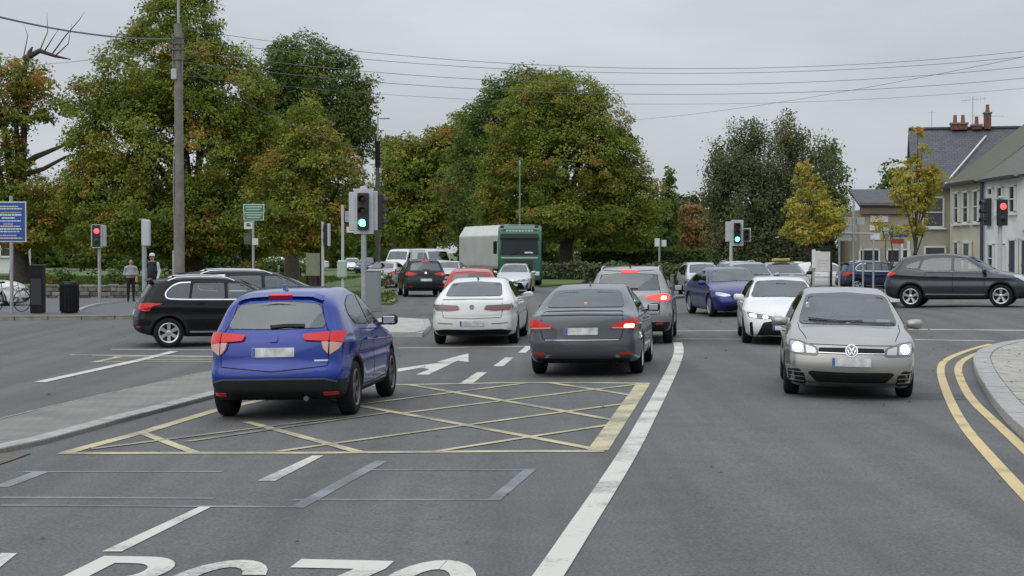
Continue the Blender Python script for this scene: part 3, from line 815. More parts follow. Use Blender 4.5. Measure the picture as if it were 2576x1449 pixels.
def add_wheels(root, spec, rim=ALLOY, style='5', steer=0):
    R, W2 = spec['wr'], spec['W']/2; w = .215; hubm, tm, rmm = wheel_meshes(R, R*.68, w, style)
    for xx in (spec['ro'], spec['ro']+spec['wb']):
        for sg in (1, -1):
            for m, mt in ((hubm, BLK), (tm, RUB), (rmm, rim)):
                if not m.materials: m.materials.append(mt)
            o = bpy.data.objects.new('wheel', hubm); link(o, root)
            o.location = (xx-(spec['ro']+spec['wb']/2), sg*(W2-.118), R); o.rotation_euler = (0, 0, 0 if sg > 0 else math.pi)
            if xx > spec['ro'] and steer: o.rotation_euler[2] += math.radians(steer)
            a = bpy.data.objects.new('tyre', tm); link(a, o)
            b = bpy.data.objects.new('rim', rmm); link(b, o)
            b.material_slots[0].link = 'OBJECT'; b.material_slots[0].material = rim
def add_mirrors(car, x, z, mat, cap=None):
    W2 = car.s['W']/2
    for sg in (1, -1):
        y = sg*(W2+.055); xl = x-car.xc
        mb = MB(); V, Q = [], []; nu, nv = 14, 8
        for j in range(nv+1):
            ph = math.pi*j/nv; cy = math.copysign(abs(math.cos(ph))**.7, math.cos(ph)); rr = math.sin(ph)**.6 if 0 < j < nv else .02
            for i in range(nu):
                th = 2*math.pi*i/nu; ct, st_ = math.cos(th), math.sin(th)
                ax_ = (.085 if ct > 0 else .05)*math.copysign(abs(ct)**.8, ct); az = .072*math.copysign(abs(st_)**.8, st_)
                V.append((xl+ax_*rr-.02*max(0, -cy), y-sg*cy*.115, z+az*rr*(1-.12*cy)))
        for j in range(nv):
            for i in range(nu): Q.append((j*nu+i, j*nu+(i+1) % nu, (j+1)*nu+(i+1) % nu, (j+1)*nu+i))
        mb.add(V, Q); mb.box((xl+.0, y-sg*.13, z-.05), (.07, .14, .035))
        o = mb.build('mirror', mat, car.root, smooth=True)
        MB().box((xl-.052, y-sg*.005, z), (.012, .16, .10), bev=.005).build('mirror_glass', CHROME, o)
def add_interior(car, rhd=True):
    s = car.s; zf = s.get('seatz', .30); W2 = s['W']/2; xm = s['xb']-car.xc
    mb = MB()
    top = s['beltlow']
    mb.box((0.0, 0, zf), (s['wb']+.5, W2*1.55, .08))
    mb.box((s['dash']-car.xc, 0, top-.12), (.45, W2*1.6, .22), bev=.06)
    for sg in (1, -1):
        y = sg*.36
        mb.box((xm+.28, y, zf+.18), (.5, .46, .2), bev=.06)
        mb.box((xm-.02, y, zf+.55), (.16, .46, .62), rot=Matrix.Rotation(math.radians(-14), 3, 'Y'), bev=.06)
        mb.box((xm-.12, y, zf+.98+(.06 if s['H'] > 1.55 else 0)), (.10, .26, .20), bev=.05)
    xr_ = s.get('rearseat', s['ro']+.28)-car.xc
    mb.box((xr_+.3, 0, zf+.18), (.5, W2*1.45, .2), bev=.05)
    mb.box((xr_, 0, zf+.5), (.16, W2*1.45, .6), rot=Matrix.Rotation(math.radians(-14), 3, 'Y'), bev=.05)
    for y in (-.42, 0, .42): mb.box((xr_-.11, y, zf+.88), (.09, .24, .16), bev=.04)
    mb.box((xr_-.45, 0, zf+.52), (.7, W2*1.5, .05))
    sy = -.36 if rhd else .36
    st = MB(); th = [i*2*math.pi/18 for i in range(19)]
    mb.tube([(s['dash']-car.xc-.33+.06*math.sin(t), sy+.18*math.cos(t), top-.03+.17*math.sin(t)) for t in th], .016, 6)
    mb.box((s['dash']-car.xc-.18, sy, top-.06), (.3, .05, .05))
    o = mb.build('cabin', INT, car.root)
    xw = s['mirx'] - car.xc
    MB().box((xw, 0, s['mirz']), (.03, .22, .07), bev=.01).build('inside_mirror', PLA, car.root)
def doors(car, xb, xa, xrd, zlow, ztop, handles=True, hz=.86, hmat=None):
    """front and rear doors on both sides, with shut lines and handles"""
    s = car.s; xr, xf, R = s['ro'], s['ro']+s['wb'], s['wr']
    bt = lambda x: float(np.interp(x, [b[0] for b in s['belt']], [b[1] for b in s['belt']]))-.005
    fd = [(xb, zlow), (xb, bt(xb)), (xa-.05, bt(xa)), (xa, bt(xa)-.12), (xa-.02, .55), (xa-.10, zlow+.02)]
    arc = [(xr+math.cos(t)*(R+.10), R+math.sin(t)*(R+.10)) for t in np.linspace(.15, 1.15, 5)]
    rd = [(xb, zlow), (max(xr+R+.12, arc[0][0]), zlow+.02)]+arc+[(xrd, ztop), (xrd+.05, bt(xrd+.05)), (xb, bt(xb))]
    for nm, pl in (('front', fd), ('rear', rd)):
        for sd_, sg in (('L', 1), ('R', -1)): car.claim('door@%s%s' % (nm, sd_), car.side_mask(pl, sg))
        car.line('shut_line', pl, 'S', .014, GAP, off=.0018, closed=True)
    car.door_h = [(xb+.16, hz, 'front'), (xrd+.18 if xrd+.18 < xb-.3 else xrd+.1, hz+.02, 'rear')] if handles else []
    car.hmat = hmat
def finish_doors(car, objs):
    for x, z, nm in car.door_h:
        for sd_ in 'LR':
            car.decal('door_handle', [(x, z-.016), (x+.2, z-.016), (x+.2, z+.018), (x, z+.018)], sd_, car.hmat or car.p, off=.032, rnd=.014, parent=objs['door@%s%s' % (nm, sd_)])
def place(o, spec, X, Y, head):
    """ground contact under the four wheels sets height, pitch and roll; head in degrees clockwise from straight ahead"""
    a = math.radians(head); f = Vector((math.sin(a), math.cos(a))); l = Vector((-f.y, f.x)); hw, hb = spec['W']/2-.12, spec['wb']/2
    def g(u, v): q = Vector((X, Y))+f*u+l*v; return Vector((q.x, q.y, G(q.x, q.y)))
    fr, re = (g(hb, hw)+g(hb, -hw))/2, (g(-hb, hw)+g(-hb, -hw))/2; le, ri = (g(hb, hw)+g(-hb, hw))/2, (g(hb, -hw)+g(-hb, -hw))/2
    fx = (fr-re).normalized(); ly = (le-ri); ly = (ly-fx*ly.dot(fx)).normalized(); uz = fx.cross(ly)
    m = Matrix((fx, ly, uz)).transposed().to_4x4(); m.translation = (fr+re)/2+Vector((0, 0, .002)); o.matrix_basis = m
def place_at(o, spec, px, py, wheel, head):
    """put the outer foot of one wheel (FL, FR, RL, RR) on a pixel of the ground"""
    p = gp(px, py); a = math.radians(head); f = Vector((math.sin(a), math.cos(a))); l = Vector((-f.y, f.x))
    u = spec['wb']/2*(1 if wheel[0] == 'F' else -1); v = (spec['W']/2-.03)*(1 if wheel[1] == 'L' else -1)
    c = Vector((p.x, p.y))-f*u-l*v; place(o, spec, c.x, c.y, head); return c

# ------------------------------------------------------------------ the models
SEC = [(.12, .84), (.28, .945), (.45, .985), (.62, 1.0), (.80, .99), (.96, .955), (1.02, .925), (1.25, .81), (1.45, .70), (1.60, .63), (1.8, .56)]
def sym(h): return h+[(-a, b) for a, b in h[::-1] if a > 1e-6]
def blank(**k): return k

def crossover():
    """coupe-like blue crossover, seen from behind"""
    s = blank(L=4.30, W=1.78, H=1.61, wb=2.61, ro=.85, wr=.34, xb=2.02, dash=2.95, beltlow=1.02, mirx=2.62, mirz=1.40, seatz=.36,
        sil=[(.20, .25), (.05, .33), (.0, .50), (.015, .62), (.075, .70), (.085, .86), (.13, 1.0), (.22, 1.10), (.40, 1.33), (.46, 1.44), (.62, 1.52), (1.0, 1.585), (1.6, 1.61), (2.1, 1.58), (2.55, 1.49), (3.02, 1.20), (3.30, 1.07), (3.75, .99), (4.08, .88), (4.23, .75), (4.30, .56), (4.27, .38), (4.13, .24), (3.9, .21), (.45, .22)],
        belt=[(.1, 1.09), (1.2, 1.06), (3.1, .99)], sec=SEC, ft=.15, rt=.10, bowr=.16, bowf=.26, k=.12, flare=.03, crz=.86, crease=.012)
    c = Car(s, 'crossover_car', paint('blue', (.001, .024, .235), .2, .22), .03); p = c.p
    c.window('rear_window', sym([(.0, 1.105), (.58, 1.115), (.60, 1.16), (.50, 1.40), (.0, 1.435)]), 'B', GLT, rnd=.06)
    c.window('windscreen', sym([(.0, 1.10), (.64, 1.08), (.55, 1.45), (0, 1.49)]), 'F', GL, rnd=.06)
    c.window('side_window', [(2.06, 1.085), (2.06, 1.47), (2.40, 1.44), (2.98, 1.08)], 'S', GL)
    c.window('side_window', [(1.98, 1.09), (1.98, 1.475), (1.5, 1.47), (1.10, 1.38), (.98, 1.27), (1.12, 1.13)], 'S', GLT)
    c.claim('rear_bumper', (c.cen[:, 0] < .42) & (c.cen[:, 2] < .50) & (c.cen[:, 0] > -1))
    R, xr, xf = s['wr'], s['ro'], s['ro']+s['wb']
    for sg in (1, -1):
        for xw in (xr, xf): c.claim('wheel_arch_trim@%g%d' % (xw, sg), (np.hypot(c.cen[:, 0]-xw, c.cen[:, 2]-R) < R+.10) & (sg*c.cen[:, 1] > .5))
        c.claim('sill_trim@%d' % sg, (c.cen[:, 2] < .31) & (sg*c.cen[:, 1] > .3) & (c.cen[:, 0] > xr) & (c.cen[:, 0] < xf))
    c.claim('front_bumper', (c.cen[:, 0] > 4.0) & (c.cen[:, 2] < .66))
    doors(c, 2.02, 3.02, 1.25, .33, .95, hz=.90)
    tg = sym([(0, .60), (.66, .66), (.665, .80), (.655, 1.06), (.58, 1.20), (.52, 1.46), (0, 1.52)])
    c.claim('tailgate', in_poly(c.cen[:, [1, 2]], tg) & (c.fn[:, 0] < -.15) & (c.cen[:, 0] < 1))
    c.claim('bonnet', (c.cen[:, 0] > 3.25) & (np.abs(c.cen[:, 1]) < .72) & (c.fn[:, 2] > .6))
    c.line('shut_line', tg, 'B', .012, GAP, off=.002, closed=True)
    ob = c.finish({'rear_bumper': PLA, 'wheel_arch_trim': PLA, 'sill_trim': PLA, 'underbody': PLA}); finish_doors(c, ob)
    # lamps: red bar across the tailgate edge, pale wedge under its outer end
    for m in (0, 1):
        f = (lambda P: [(-a, b) for a, b in P[::-1]]) if m else (lambda P: P)
        c.decal('tail_lamp', f([(.38, .965), (.66, .945), (.66, 1.055), (.35, 1.03)]), 'B', TLRED, .032, .02, parent=ob['tailgate'])
        c.decal('tail_lamp', f([(.672, .945), (.80, .93), (.82, 1.06), (.672, 1.058)]), 'B', TLRED, .032, .015)
        c.decal('reversing_lamp', f([(.60, .862), (.655, .80), (.66, .94), (.575, .943)]), 'B', TLCLR, .032, .015, parent=ob['tailgate'])
        c.decal('indicator_lamp', f([(.672, .79), (.765, .86), (.795, .925), (.672, .94)]), 'B', TLCLR, .032, .015)
        c.decal('reflector', f([(.60, .305), (.76, .31), (.76, .345), (.60, .345)]), 'B', REFL, .012, .012)
    c.decal('tail_lamp', [(.30, .955), (.40, .985), (.42, 1.03), (.30, 1.06)], 'S', TLRED, .014, .015)
    c.decal('brake_lamp', [(-.15, 1.472), (.15, 1.472), (.15, 1.488), (-.15, 1.488)], 'B', TLRED, .045, .006)
    c.decal('number_plate', [(-.26, .775), (.26, .775), (.26, .885), (-.26, .885)], 'B', PLATE, .012, .01)
    c.decal('badge', [(-.05, .95), (.05, .95), (.055, 1.03), (-.055, 1.03)], 'B', p, .02, .02)
    c.decal('model_lettering', [(-.66, .715), (-.50, .715), (-.50, .735), (-.66, .735)], 'B', ALLOY, .005, .005, parent=ob['tailgate'])
    c.decal('rear_diffuser', sym([(0, .255), (.48, .26), (.56, .36), (0, .365)]), 'B', BLK, .01, .02)
    c.line('bumper_edge', [(-.76, .47), (-.62, .51), (0, .515), (.62, .51), (.76, .47)], 'B', .02, ALLOYD, off=.014)
    c.line('crease_line', [(-.55, .605), (-.3, .575), (0, .565), (.3, .575), (.55, .605)], 'B', .012, p, off=.006)
    c.line('rear_wiper', [(.06, 1.125), (-.14, 1.14), (-.36, 1.135)], 'B', .035, PLA, off=.022)
    MB().tube([(.06-c.xc, -.40, .27), (.26-c.xc, -.40, .28)], .032, 12).build('exhaust_pipe', ALLOYD, c.root)
    MB().prism([(-.10, 0), (.06, 0), (-.06, .075), (-.09, .07)], -.018, .018, 'XZ', Matrix.Translation((.85-c.xc, 0, 1.565))).build('antenna', p, c.root)
    # rear spoiler lip
    c.line('spoiler', [(-.54, 1.44), (-.40, 1.485), (0, 1.50), (.40, 1.485), (.54, 1.44)], 'B', .05, p, off=.035)
    c.decal('headlamp', [(4.02, .72), (4.16, .74), (4.05, .84), (3.75, .86)], 'S', HLREF, .01)
    add_mirrors(c, 2.92, 1.10, PLA); add_interior(c); add_wheels(c.root, s, ALLOYD, '5d'); return c

def hatchback():
    """compact silver hatchback, seen from the front"""
    s = blank(L=4.25, W=1.79, H=1.49, wb=2.63, ro=.76, wr=.32, xb=2.02, dash=2.92, beltlow=.96, mirx=2.55, mirz=1.27, seatz=.24,
        sil=[(.20, .22), (.05, .30), (.0, .48), (.02, .68), (.07, .85), (.12, .95), (.40, 1.29), (.48, 1.39), (.8, 1.455), (1.5, 1.495), (2.05, 1.48), (2.45, 1.41), (3.08, 1.08), (3.28, 1.01), (3.75, .945), (4.02, .855), (4.14, .76), (4.22, .62), (4.25, .46), (4.23, .28), (4.10, .18), (3.9, .17), (.45, .18)],
        belt=[(.1, 1.0), (1.2, .98), (3.1, .93)], bref=.96, sec=[(.10, .84), (.24, .95), (.42, .985), (.60, 1.0), (.78, .99), (.92, .955), (.97, .925), (1.15, .83), (1.32, .715), (1.46, .65), (1.7, .56)],
        ft=.09, ftl=.8, rt=.10, bowf=.20, bowr=.15, k=.085, flare=.02, crz=.74, crease=.014)
    c = Car(s, 'hatchback_car', paint('silver', (.32, .315, .295), .7, .26), .03); p = c.p
    c.window('windscreen', sym([(.0, 1.0), (.69, .985), (.565, 1.38), (0, 1.415)]), 'F', GL, rnd=.07, fw=.035)
    c.window('rear_window', sym([(.0, 1.0), (.58, 1.01), (.50, 1.29), (0, 1.32)]), 'B', GLT, rnd=.06)
    c.window('side_window', [(2.06, 1.0), (2.06, 1.355), (2.35, 1.335), (2.95, .995)], 'S', GL)
    c.window('side_window', [(1.98, 1.0), (1.98, 1.36), (1.5, 1.355), (1.10, 1.30), (.98, 1.02)], 'S', GLT)
    c.claim('front_bumper', (c.cen[:, 0] > 3.85) & (c.cen[:, 2] < .64))
    c.claim('rear_bumper', (c.cen[:, 0] < .35) & (c.cen[:, 2] < .58))
    c.claim('bonnet', (c.cen[:, 0] > 3.15) & (np.abs(c.cen[:, 1]) < .74-.10*np.clip(c.cen[:, 0]-3.2, 0, 1)) & (c.fn[:, 2] > .35) & (c.cen[:, 2] > .72))
    doors(c, 2.02, 2.98, 1.18, .27, .9, hz=.84)
    tg = sym([(0, .60), (.60, .62), (.62, .95), (.56, 1.34), (0, 1.38)])
    c.claim('tailgate', in_poly(c.cen[:, [1, 2]], tg) & (c.fn[:, 0] < -.15) & (c.cen[:, 0] < 1))
    c.line('shut_line', tg, 'B', .011, GAP, off=.002, closed=True)
    ob = c.finish({}); finish_doors(c, ob)
    c.line('shut_line', [(3.14, .70), (3.6, .685), (3.98, .60)], 'T', .010, GAP); c.line('shut_line', [(3.14, -.70), (3.6, -.685), (3.98, -.60)], 'T', .010, GAP)
    c.line('shut_line', [(-.60, .745), (0, .74), (.60, .745)], 'F', .010, GAP)
    for m in (0, 1):
        f = (lambda P: [(-a, b) for a, b in P[::-1]]) if m else (lambda P: P)
        hl = c.decal('headlamp', f([(.43, 0.625), (.48, 0.590), (.78, 0.605), (.835, 0.655), (.83, 0.800), (.66, 0.775), (.45, 0.705)]), 'F', HLDK, .012, .03)[0]
        c.decal('lamp_lens', f([(.715+.058*math.cos(t), .69+.058*math.sin(t)) for t in np.linspace(0, 2*math.pi, 15)[:-1]]), 'F', HLIT, .022, 0, parent=hl)
        c.decal('lamp_reflector', f([(.625, 0.620), (.79, 0.625), (.81, 0.77), (.64, 0.75)]), 'F', HLREF, .017, .03, parent=hl)
        c.decal('lamp_reflector', f([(.465, 0.620), (.60, 0.620), (.61, 0.730), (.48, 0.690)]), 'F', HLREF, .017, .02, parent=hl)
        c.decal('fog_recess', f([(.60, .205), (.82, .225), (.84, .40), (.70, .41), (.62, .33)]), 'F', BLK, .008, .02)
        for z0 in (.235, .295, .355):
            c.decal('fog_slat', f([(.62, z0), (.82, z0+.01), (.82, z0+.022), (.62, z0+.012)]), 'F', p, .010, .004)
        c.decal('mudguard', f([(.62, .13), (.80, .13), (.80, .17), (.62, .17)]), 'F', PLA, .005, .01)
        c.decal('tail_lamp', f([(.40, .80), (.74, .80), (.76, .95), (.42, .95)]), 'B', TLRED, .012, .03)
    c.decal('grille', sym([(0, 0.622), (.45, 0.625), (.43, 0.70), (0, 0.708)]), 'F', BLK, .008, .012)
    c.line('grille_trim', [(-.44, 0.635), (0, 0.631), (.44, 0.635)], 'F', .010, CHROME, off=.014)
    c.decal('badge', [(.085*math.cos(t), .663+.085*math.sin(t)) for t in np.linspace(0, 2*math.pi, 17)[:-1]], 'F', ALLOY, .02, 0)
    c.decal('badge_field', [(.07*math.cos(t), .663+.07*math.sin(t)) for t in np.linspace(0, 2*math.pi, 17)[:-1]], 'F', HLDK, .0225, 0, step=.03)
    c.line('badge_mark', [(-.035, .71), (0, .66), (.035, .71)], 'F', .012, CHROME, off=.026); c.line('badge_mark', [(-.055, .675), (-.025, .61), (0, .65), (.025, .61), (.055, .675)], 'F', .012, CHROME, off=.026)
    c.decal('lower_grille', sym([(0, 0.235), (.46, 0.24), (.58, 0.365), (.54, 0.385), (0, 0.375)]), 'F', BLK, .008, .02)
    for z in (.275, .315, .352): c.line('grille_bar', [(-.48, z), (0, z-.004), (.48, z)], 'F', .008, PLA, off=.016)
    c.line('bumper_trim', [(-.78, .215), (-.55, .175), (0, .165), (.55, .175), (.78, .215)], 'F', .026, CHROME, off=.02)
    c.decal('number_plate', [(-.26, 0.460), (.26, 0.460), (.26, 0.570), (-.26, 0.570)], 'F', PLATE, .022, .01)
    c.decal('number_plate', [(-.26, .64), (.26, .64), (.26, .75), (-.26, .75)], 'B', PLATE, .012, .01)
    c.decal('tax_disc', [(.40, 1.02), (.60, 1.02), (.585, 1.06), (.40, 1.06)], 'F', M('paper_disc', (.62, .72, .68), .6), .004, .005)
    c.decal('permit_sticker', [(.30, 1.30), (.42, 1.30), (.42, 1.335), (.30, 1.335)], 'F', M('red_sticker', (.45, .06, .05), .6), .004, .005)
    c.decal('permit_sticker', [(-.585, 1.20), (-.53, 1.20), (-.53, 1.27), (-.57, 1.27)], 'F', M('paper_disc', (.6, .7, .66), .6), .004, .005)
    c.line('wiper', [(-.55, 1.045), (-.1, 1.02), (.2, 1.03)], 'F', .016, PLA, off=.02)
    add_mirrors(c, 2.88, 1.0, p); add_interior(c); add_wheels(c.root, s, ALLOY, '5d'); return c

def saloon(name, pm, kind):
    """four door saloons; kind picks the tail and the nose"""
    ar = kind == 'fastback'; co = kind == 'corolla'; mo = kind == 'mondeo'
    if ar:
        s = blank(L=4.86, W=1.87, H=1.45, wb=2.84, ro=1.09, wr=.34, xb=2.45, dash=3.42, beltlow=.96, mirx=3.0, mirz=1.25, seatz=.24,
          sil=[(.22, .25), (.05, .31), (.0, .50), (.01, .70), (.05, .90), (.09, 1.0), (.20, 1.03), (.60, 1.16), (1.15, 1.34), (1.7, 1.43), (2.2, 1.45), (2.6, 1.43), (3.0, 1.35), (3.62, 1.04), (3.8, .98), (4.35, .88), (4.68, .74), (4.82, .58), (4.86, .42), (4.83, .28), (4.7, .2), (4.5, .17), (.5, .19)],
          belt=[(.1, .99), (1.4, .98), (3.6, .93)], bref=.96, ft=.15, rt=.12, bowf=.28, bowr=.20, k=.11, flare=.02, crz=.82, crease=.014)
        rw = sym([(0, 1.075), (.62, 1.075), (.55, 1.33), (0, 1.365)])
    elif co:
        s = blank(L=4.63, W=1.78, H=1.44, wb=2.70, ro=1.01, wr=.315, xb=2.25, dash=3.22, beltlow=.96, mirx=2.85, mirz=1.26, seatz=.24,
          sil=[(.22, .22), (.05, .30), (.0, .50), (.02, .75), (.06, .95), (.16, 1.02), (.55, 1.05), (1.05, 1.30), (1.35, 1.40), (1.9, 1.44), (2.4, 1.41), (2.75, 1.34), (3.38, 1.03), (3.6, .97), (4.1, .87), (4.42, .74), (4.57, .58), (4.63, .42), (4.61, .26), (4.48, .17), (4.3, .16), (.5, .18)],
          belt=[(.1, 1.0), (1.4, .98), (3.4, .92)], bref=.96, ft=.14, rt=.10, bowf=.30, bowr=.17, k=.11, flare=.02, crz=.76, crease=.012)
        rw = sym([(0, 1.075), (.58, 1.075), (.50, 1.31), (0, 1.335)])
    else:
        s = blank(L=4.82, W=1.83, H=1.46, wb=2.79, ro=1.09, wr=.335, xb=2.42, dash=3.38, beltlow=.97, mirx=3.0, mirz=1.27, seatz=.26,
          sil=[(.22, .24), (.05, .30), (.0, .48), (.02, .66), (.04, .90), (.08, 1.01), (.22, 1.045), (.60, 1.07), (1.12, 1.31), (1.5, 1.42), (2.1, 1.465), (2.6, 1.43), (2.95, 1.35), (3.58, 1.05), (3.8, .98), (4.3, .89), (4.62, .77), (4.77, .60), (4.82, .44), (4.79, .28), (4.65, .19), (4.4, .17), (.5, .19)],
          belt=[(.1, 1.02), (1.4, 1.0), (3.5, .94)], bref=.98, ft=.15, rt=.09, bowf=.28, bowr=.17, k=.11, flare=.02, crz=.82, crease=.012)
        rw = sym([(0, 1.10), (.63, 1.095), (.53, 1.34), (0, 1.365)])
    s['sec'] = [(.10, .84), (.24, .945), (.42, .985), (.60, 1.0), (.78, .99), (.92, .955), (.975, .92), (1.15, .82), (1.32, .70), (1.46, .63), (1.7, .55)]
    L, xb, xr, xf = s['L'], s['xb'], s['ro'], s['ro']+s['wb']; bz = s['belt'][1][1]
    c = Car(s, name, pm, .032); p = pm
    c.window('rear_window', rw, 'B', GLT if not ar else GLT, rnd=.06)
    zt = 1.345 if not co else 1.33
    c.window('windscreen', sym([(0, 1.04 if not co else 1.02), (.68, 1.02 if not co else 1.0), (.54, zt), (0, zt+.035)]), 'F', GL, rnd=.06)
    tr = CHROME if (ar or not (co or mo)) else None
    c.window('side_window', [(xb+.04, bz+.02), (xb+.04, 1.345), (xb+.32, 1.325), (xb+1.0, bz)], 'S', GL, trim=None)
    c.window('side_window', [(xb-.04, bz+.02), (xb-.04, 1.345), (xb-.6, 1.325), (xb-1.05, 1.20), (xb-1.13, bz+.09), (xb-.95, bz+.03)], 'S', GLT)
    c.claim('rear_bumper', (c.cen[:, 0] < .45) & (c.cen[:, 2] < .585))
    c.claim('front_bumper', (c.cen[:, 0] > L-.42) & (c.cen[:, 2] < .56))
    c.claim('bonnet', (c.cen[:, 0] > s['dash']+.2) & (np.abs(c.cen[:, 1]) < .72) & (c.fn[:, 2] > .4))
    doors(c, xb, xb+.97, xb-.86, .27, .9, hz=.85, hmat=None)
    lid = sym([(0, .60), (.62, .62), (.66, .78), (.64, 1.02), (.6, 1.04), (0, 1.05)])
    c.claim('boot_lid', in_poly(c.cen[:, [1, 2]], lid) & (c.fn[:, 0] < -.1) & (c.cen[:, 0] < .9))
    c.line('shut_line', lid, 'B', .011, GAP, off=.002, closed=True)
    ob = c.finish({}); finish_doors(c, ob)
    lens = TLDARK if ar else TLRED
    for m in (0, 1):
        f = (lambda P: [(-a, b) for a, b in P[::-1]]) if m else (lambda P: P)
        if ar: pl = [(.26, .79), (.50, .765), (.80, .78), (.84, .86), (.80, .90), (.30, .885)]
        elif kind == 'saloon': pl = [(.45, .785), (.62, .765), (.84, .765), (.87, .93), (.74, .925), (.46, .81)]
        else: pl = [(.42, .80), (.82, .79), (.84, .93), (.45, .91)]
        tl = c.decal('tail_lamp', f(pl), 'B', lens, .014, .03)[0]
        if kind == 'saloon':
            c.decal('lamp_strip', f([(.48, .782), (.82, .772), (.82, .79), (.48, .797)]), 'B', TLCLR, .020, .004, parent=tl)
            if m == 1: c.decal('indicator_lamp', f([(.66, .785), (.80, .785), (.81, .845), (.67, .84)]), 'B', AMBLIT, .022, .02, parent=tl)
            c.decal('reflector', f([(.58, .36), (.77, .365), (.75, .40), (.60, .395)]), 'B', REFL, .010, .01)
            MB().tube([(.04-c.xc, (-1 if m else 1)*.58, .245), (.3-c.xc, (-1 if m else 1)*.58, .25)], [.058, .05], 14, cap=False).build('exhaust_pipe', CHROME, c.root)
        if ar:
            c.decal('lamp_strip', f([(.30, .80), (.78, .79), (.79, .803), (.30, .813)]), 'B', TLRED, .019, .004, parent=tl)
            c.line('bumper_trim', f([(.42, .49), (.62, .495), (.76, .51)]), 'B', .014, GAP, off=.006)
    c.decal('tail_lamp', [(.29, .80), (.36, .83), (.42, .88), (.29, .92)], 'S', lens, .012, .02)
    if ar:
        c.decal('number_plate', [(-.26, .44), (.26, .44), (.26, .55), (-.26, .55)], 'B', PLATE, .014, .01)
        c.decal('rear_diffuser', sym([(0, .23), (.74, .24), (.84, .34), (.62, .37), (0, .36)]), 'B', BLK, .010, .03)
        c.decal('badge', [(.05*math.cos(t), .85+.05*math.sin(t)) for t in np.linspace(0, 2*math.pi, 13)[:-1]], 'B', ALLOYD, .014, 0, step=.03)
        c.line('spoiler_lip', [(-.66, 1.012), (0, 1.025), (.66, 1.012)], 'B', .025, p, off=.022)
        c.line('boot_crease', [(-.8, .70), (-.3, .675), (.3, .675), (.8, .70)], 'B', .012, p, off=.007)
        c.line('bumper_trim', [(-.60, .275), (0, .27), (.60, .275)], 'B', .014, CHROME, off=.016)
    elif kind == 'saloon':
        c.decal('number_plate', [(-.26, .68), (.26, .68), (.26, .79), (-.26, .79)], 'B', PLATE, .014, .01)
        c.decal('lower_valance', sym([(0, .23), (.72, .24), (.76, .31), (0, .315)]), 'B', PLA, .010, .03)
        c.line('boot_trim', [(-.58, .603), (0, .598), (.58, .603)], 'B', .012, CHROME, off=.008)
        c.line('bumper_trim', [(-.74, .335), (0, .325), (.74, .335)], 'B', .012, ALLOYD, off=.008)
        c.decal('brake_lamp', [(-.02, 1.145), (.02, 1.145), (.02, 1.165), (-.02, 1.165)], 'B', TLLIT, .01, .005)
        c.line('boot_edge', [(-.66, .99), (0, 1.0), (.66, .99)], 'B', .016, p, off=.016)
        MB().prism([(-.09, 0), (.05, 0), (-.05, .06), (-.08, .055)], -.014, .014, 'XZ', Matrix.Translation((1.75-c.xc, 0, 1.43))).build('antenna', p, c.root)
        for m in (0, 1):
            f = (lambda P: [(-a, b) for a, b in P[::-1]]) if m else (lambda P: P)
            c.decal('headlamp', f([(.45, .58), (.78, .60), (.80, .72), (.48, .66)]), 'F', HLREF, .01, .02)
        c.decal('grille', sym([(0, .48), (.38, .49), (.42, .63), (0, .635)]), 'F', BLK, .01, .02)
        c.decal('lower_grille', sym([(0, .22), (.5, .22), (.6, .33), (0, .33)]), 'F', BLK, .01, .02)
        c.decal('number_plate', [(-.26, .37), (.26, .37), (.26, .48), (-.26, .48)], 'F', PLATE, .016, .01)
    if ar or co or mo:
        for m in (0, 1):
            f = (lambda P: [(-a, b) for a, b in P[::-1]]) if m else (lambda P: P)
            if co:
                hl = c.decal('headlamp', f([(.26, .575), (.55, .565), (.76, .60), (.80, .70), (.62, .675), (.27, .625)]), 'F', HLDK, .012, .02)[0]
                c.decal('lamp_lens', f([(.60, .59), (.74, .61), (.745, .66), (.61, .645)]), 'F', DRL, .02, .02, parent=hl)
                c.decal('lamp_lens', f([(.36, .585), (.47, .58), (.47, .62), (.37, .615)]), 'F', DRL, .02, .015, parent=hl)
                c.decal('corner_vent', f([(.66, .20), (.72, .22), (.745, .48), (.69, .50)]), 'F', BLK, .009, .02)
            else:
                hl = c.decal('headlamp', f([(.42, .62), (.60, .60), (.80, .64), (.80, .74), (.60, .71), (.44, .66)]), 'F', HLREF, .012, .02)[0]
        if co:
            c.decal('grille', sym([(0, .13), (.56, .14), (.60, .19), (.46, .49), (.2, .53), (0, .535)]), 'F', BLK, .010, .03)
            for z in (.2, .26, .32, .38, .44): c.line('grille_bar', [(-.52+.5*(z-.2), z), (0, z-.006), (.52-.5*(z-.2), z)], 'F', .010, PLA, off=.018)
            c.line('bumper_trim', [(-.72, .155), (-.5, .125), (0, .115), (.5, .125), (.72, .155)], 'F', .022, M('pale_trim', (.6, .6, .62), .35, metal=.5), off=.014)
            c.decal('number_plate', [(-.26, .34), (.26, .34), (.26, .45), (-.26, .45)], 'F', PLATE, .026, .01)
            c.decal('badge', [(.06*math.cos(t), .61+.045*math.sin(t)) for t in np.linspace(0, 2*math.pi, 13)[:-1]], 'F', CHROME, .014, 0, step=.03)
            c.line('nose_bar', [(-.30, .572), (0, .56), (.30, .572)], 'F', .03, BLK, off=.008)
        else:
            c.decal('grille', sym([(0, .50), (.36, .51), (.44, .62), (.36, .655), (0, .66)]), 'F', BLK, .010, .03)
            c.decal('lower_grille', sym([(0, .20), (.52, .21), (.60, .33), (0, .345)]), 'F', BLK, .010, .03)
            c.decal('number_plate', [(-.26, .36), (.26, .36), (.26, .47), (-.26, .47)], 'F', PLATE, .014, .01)
            c.line('bumper_trim', [(-.6, .19), (0, .18), (.6, .19)], 'F', .016, CHROME if ar else PLA, off=.012)
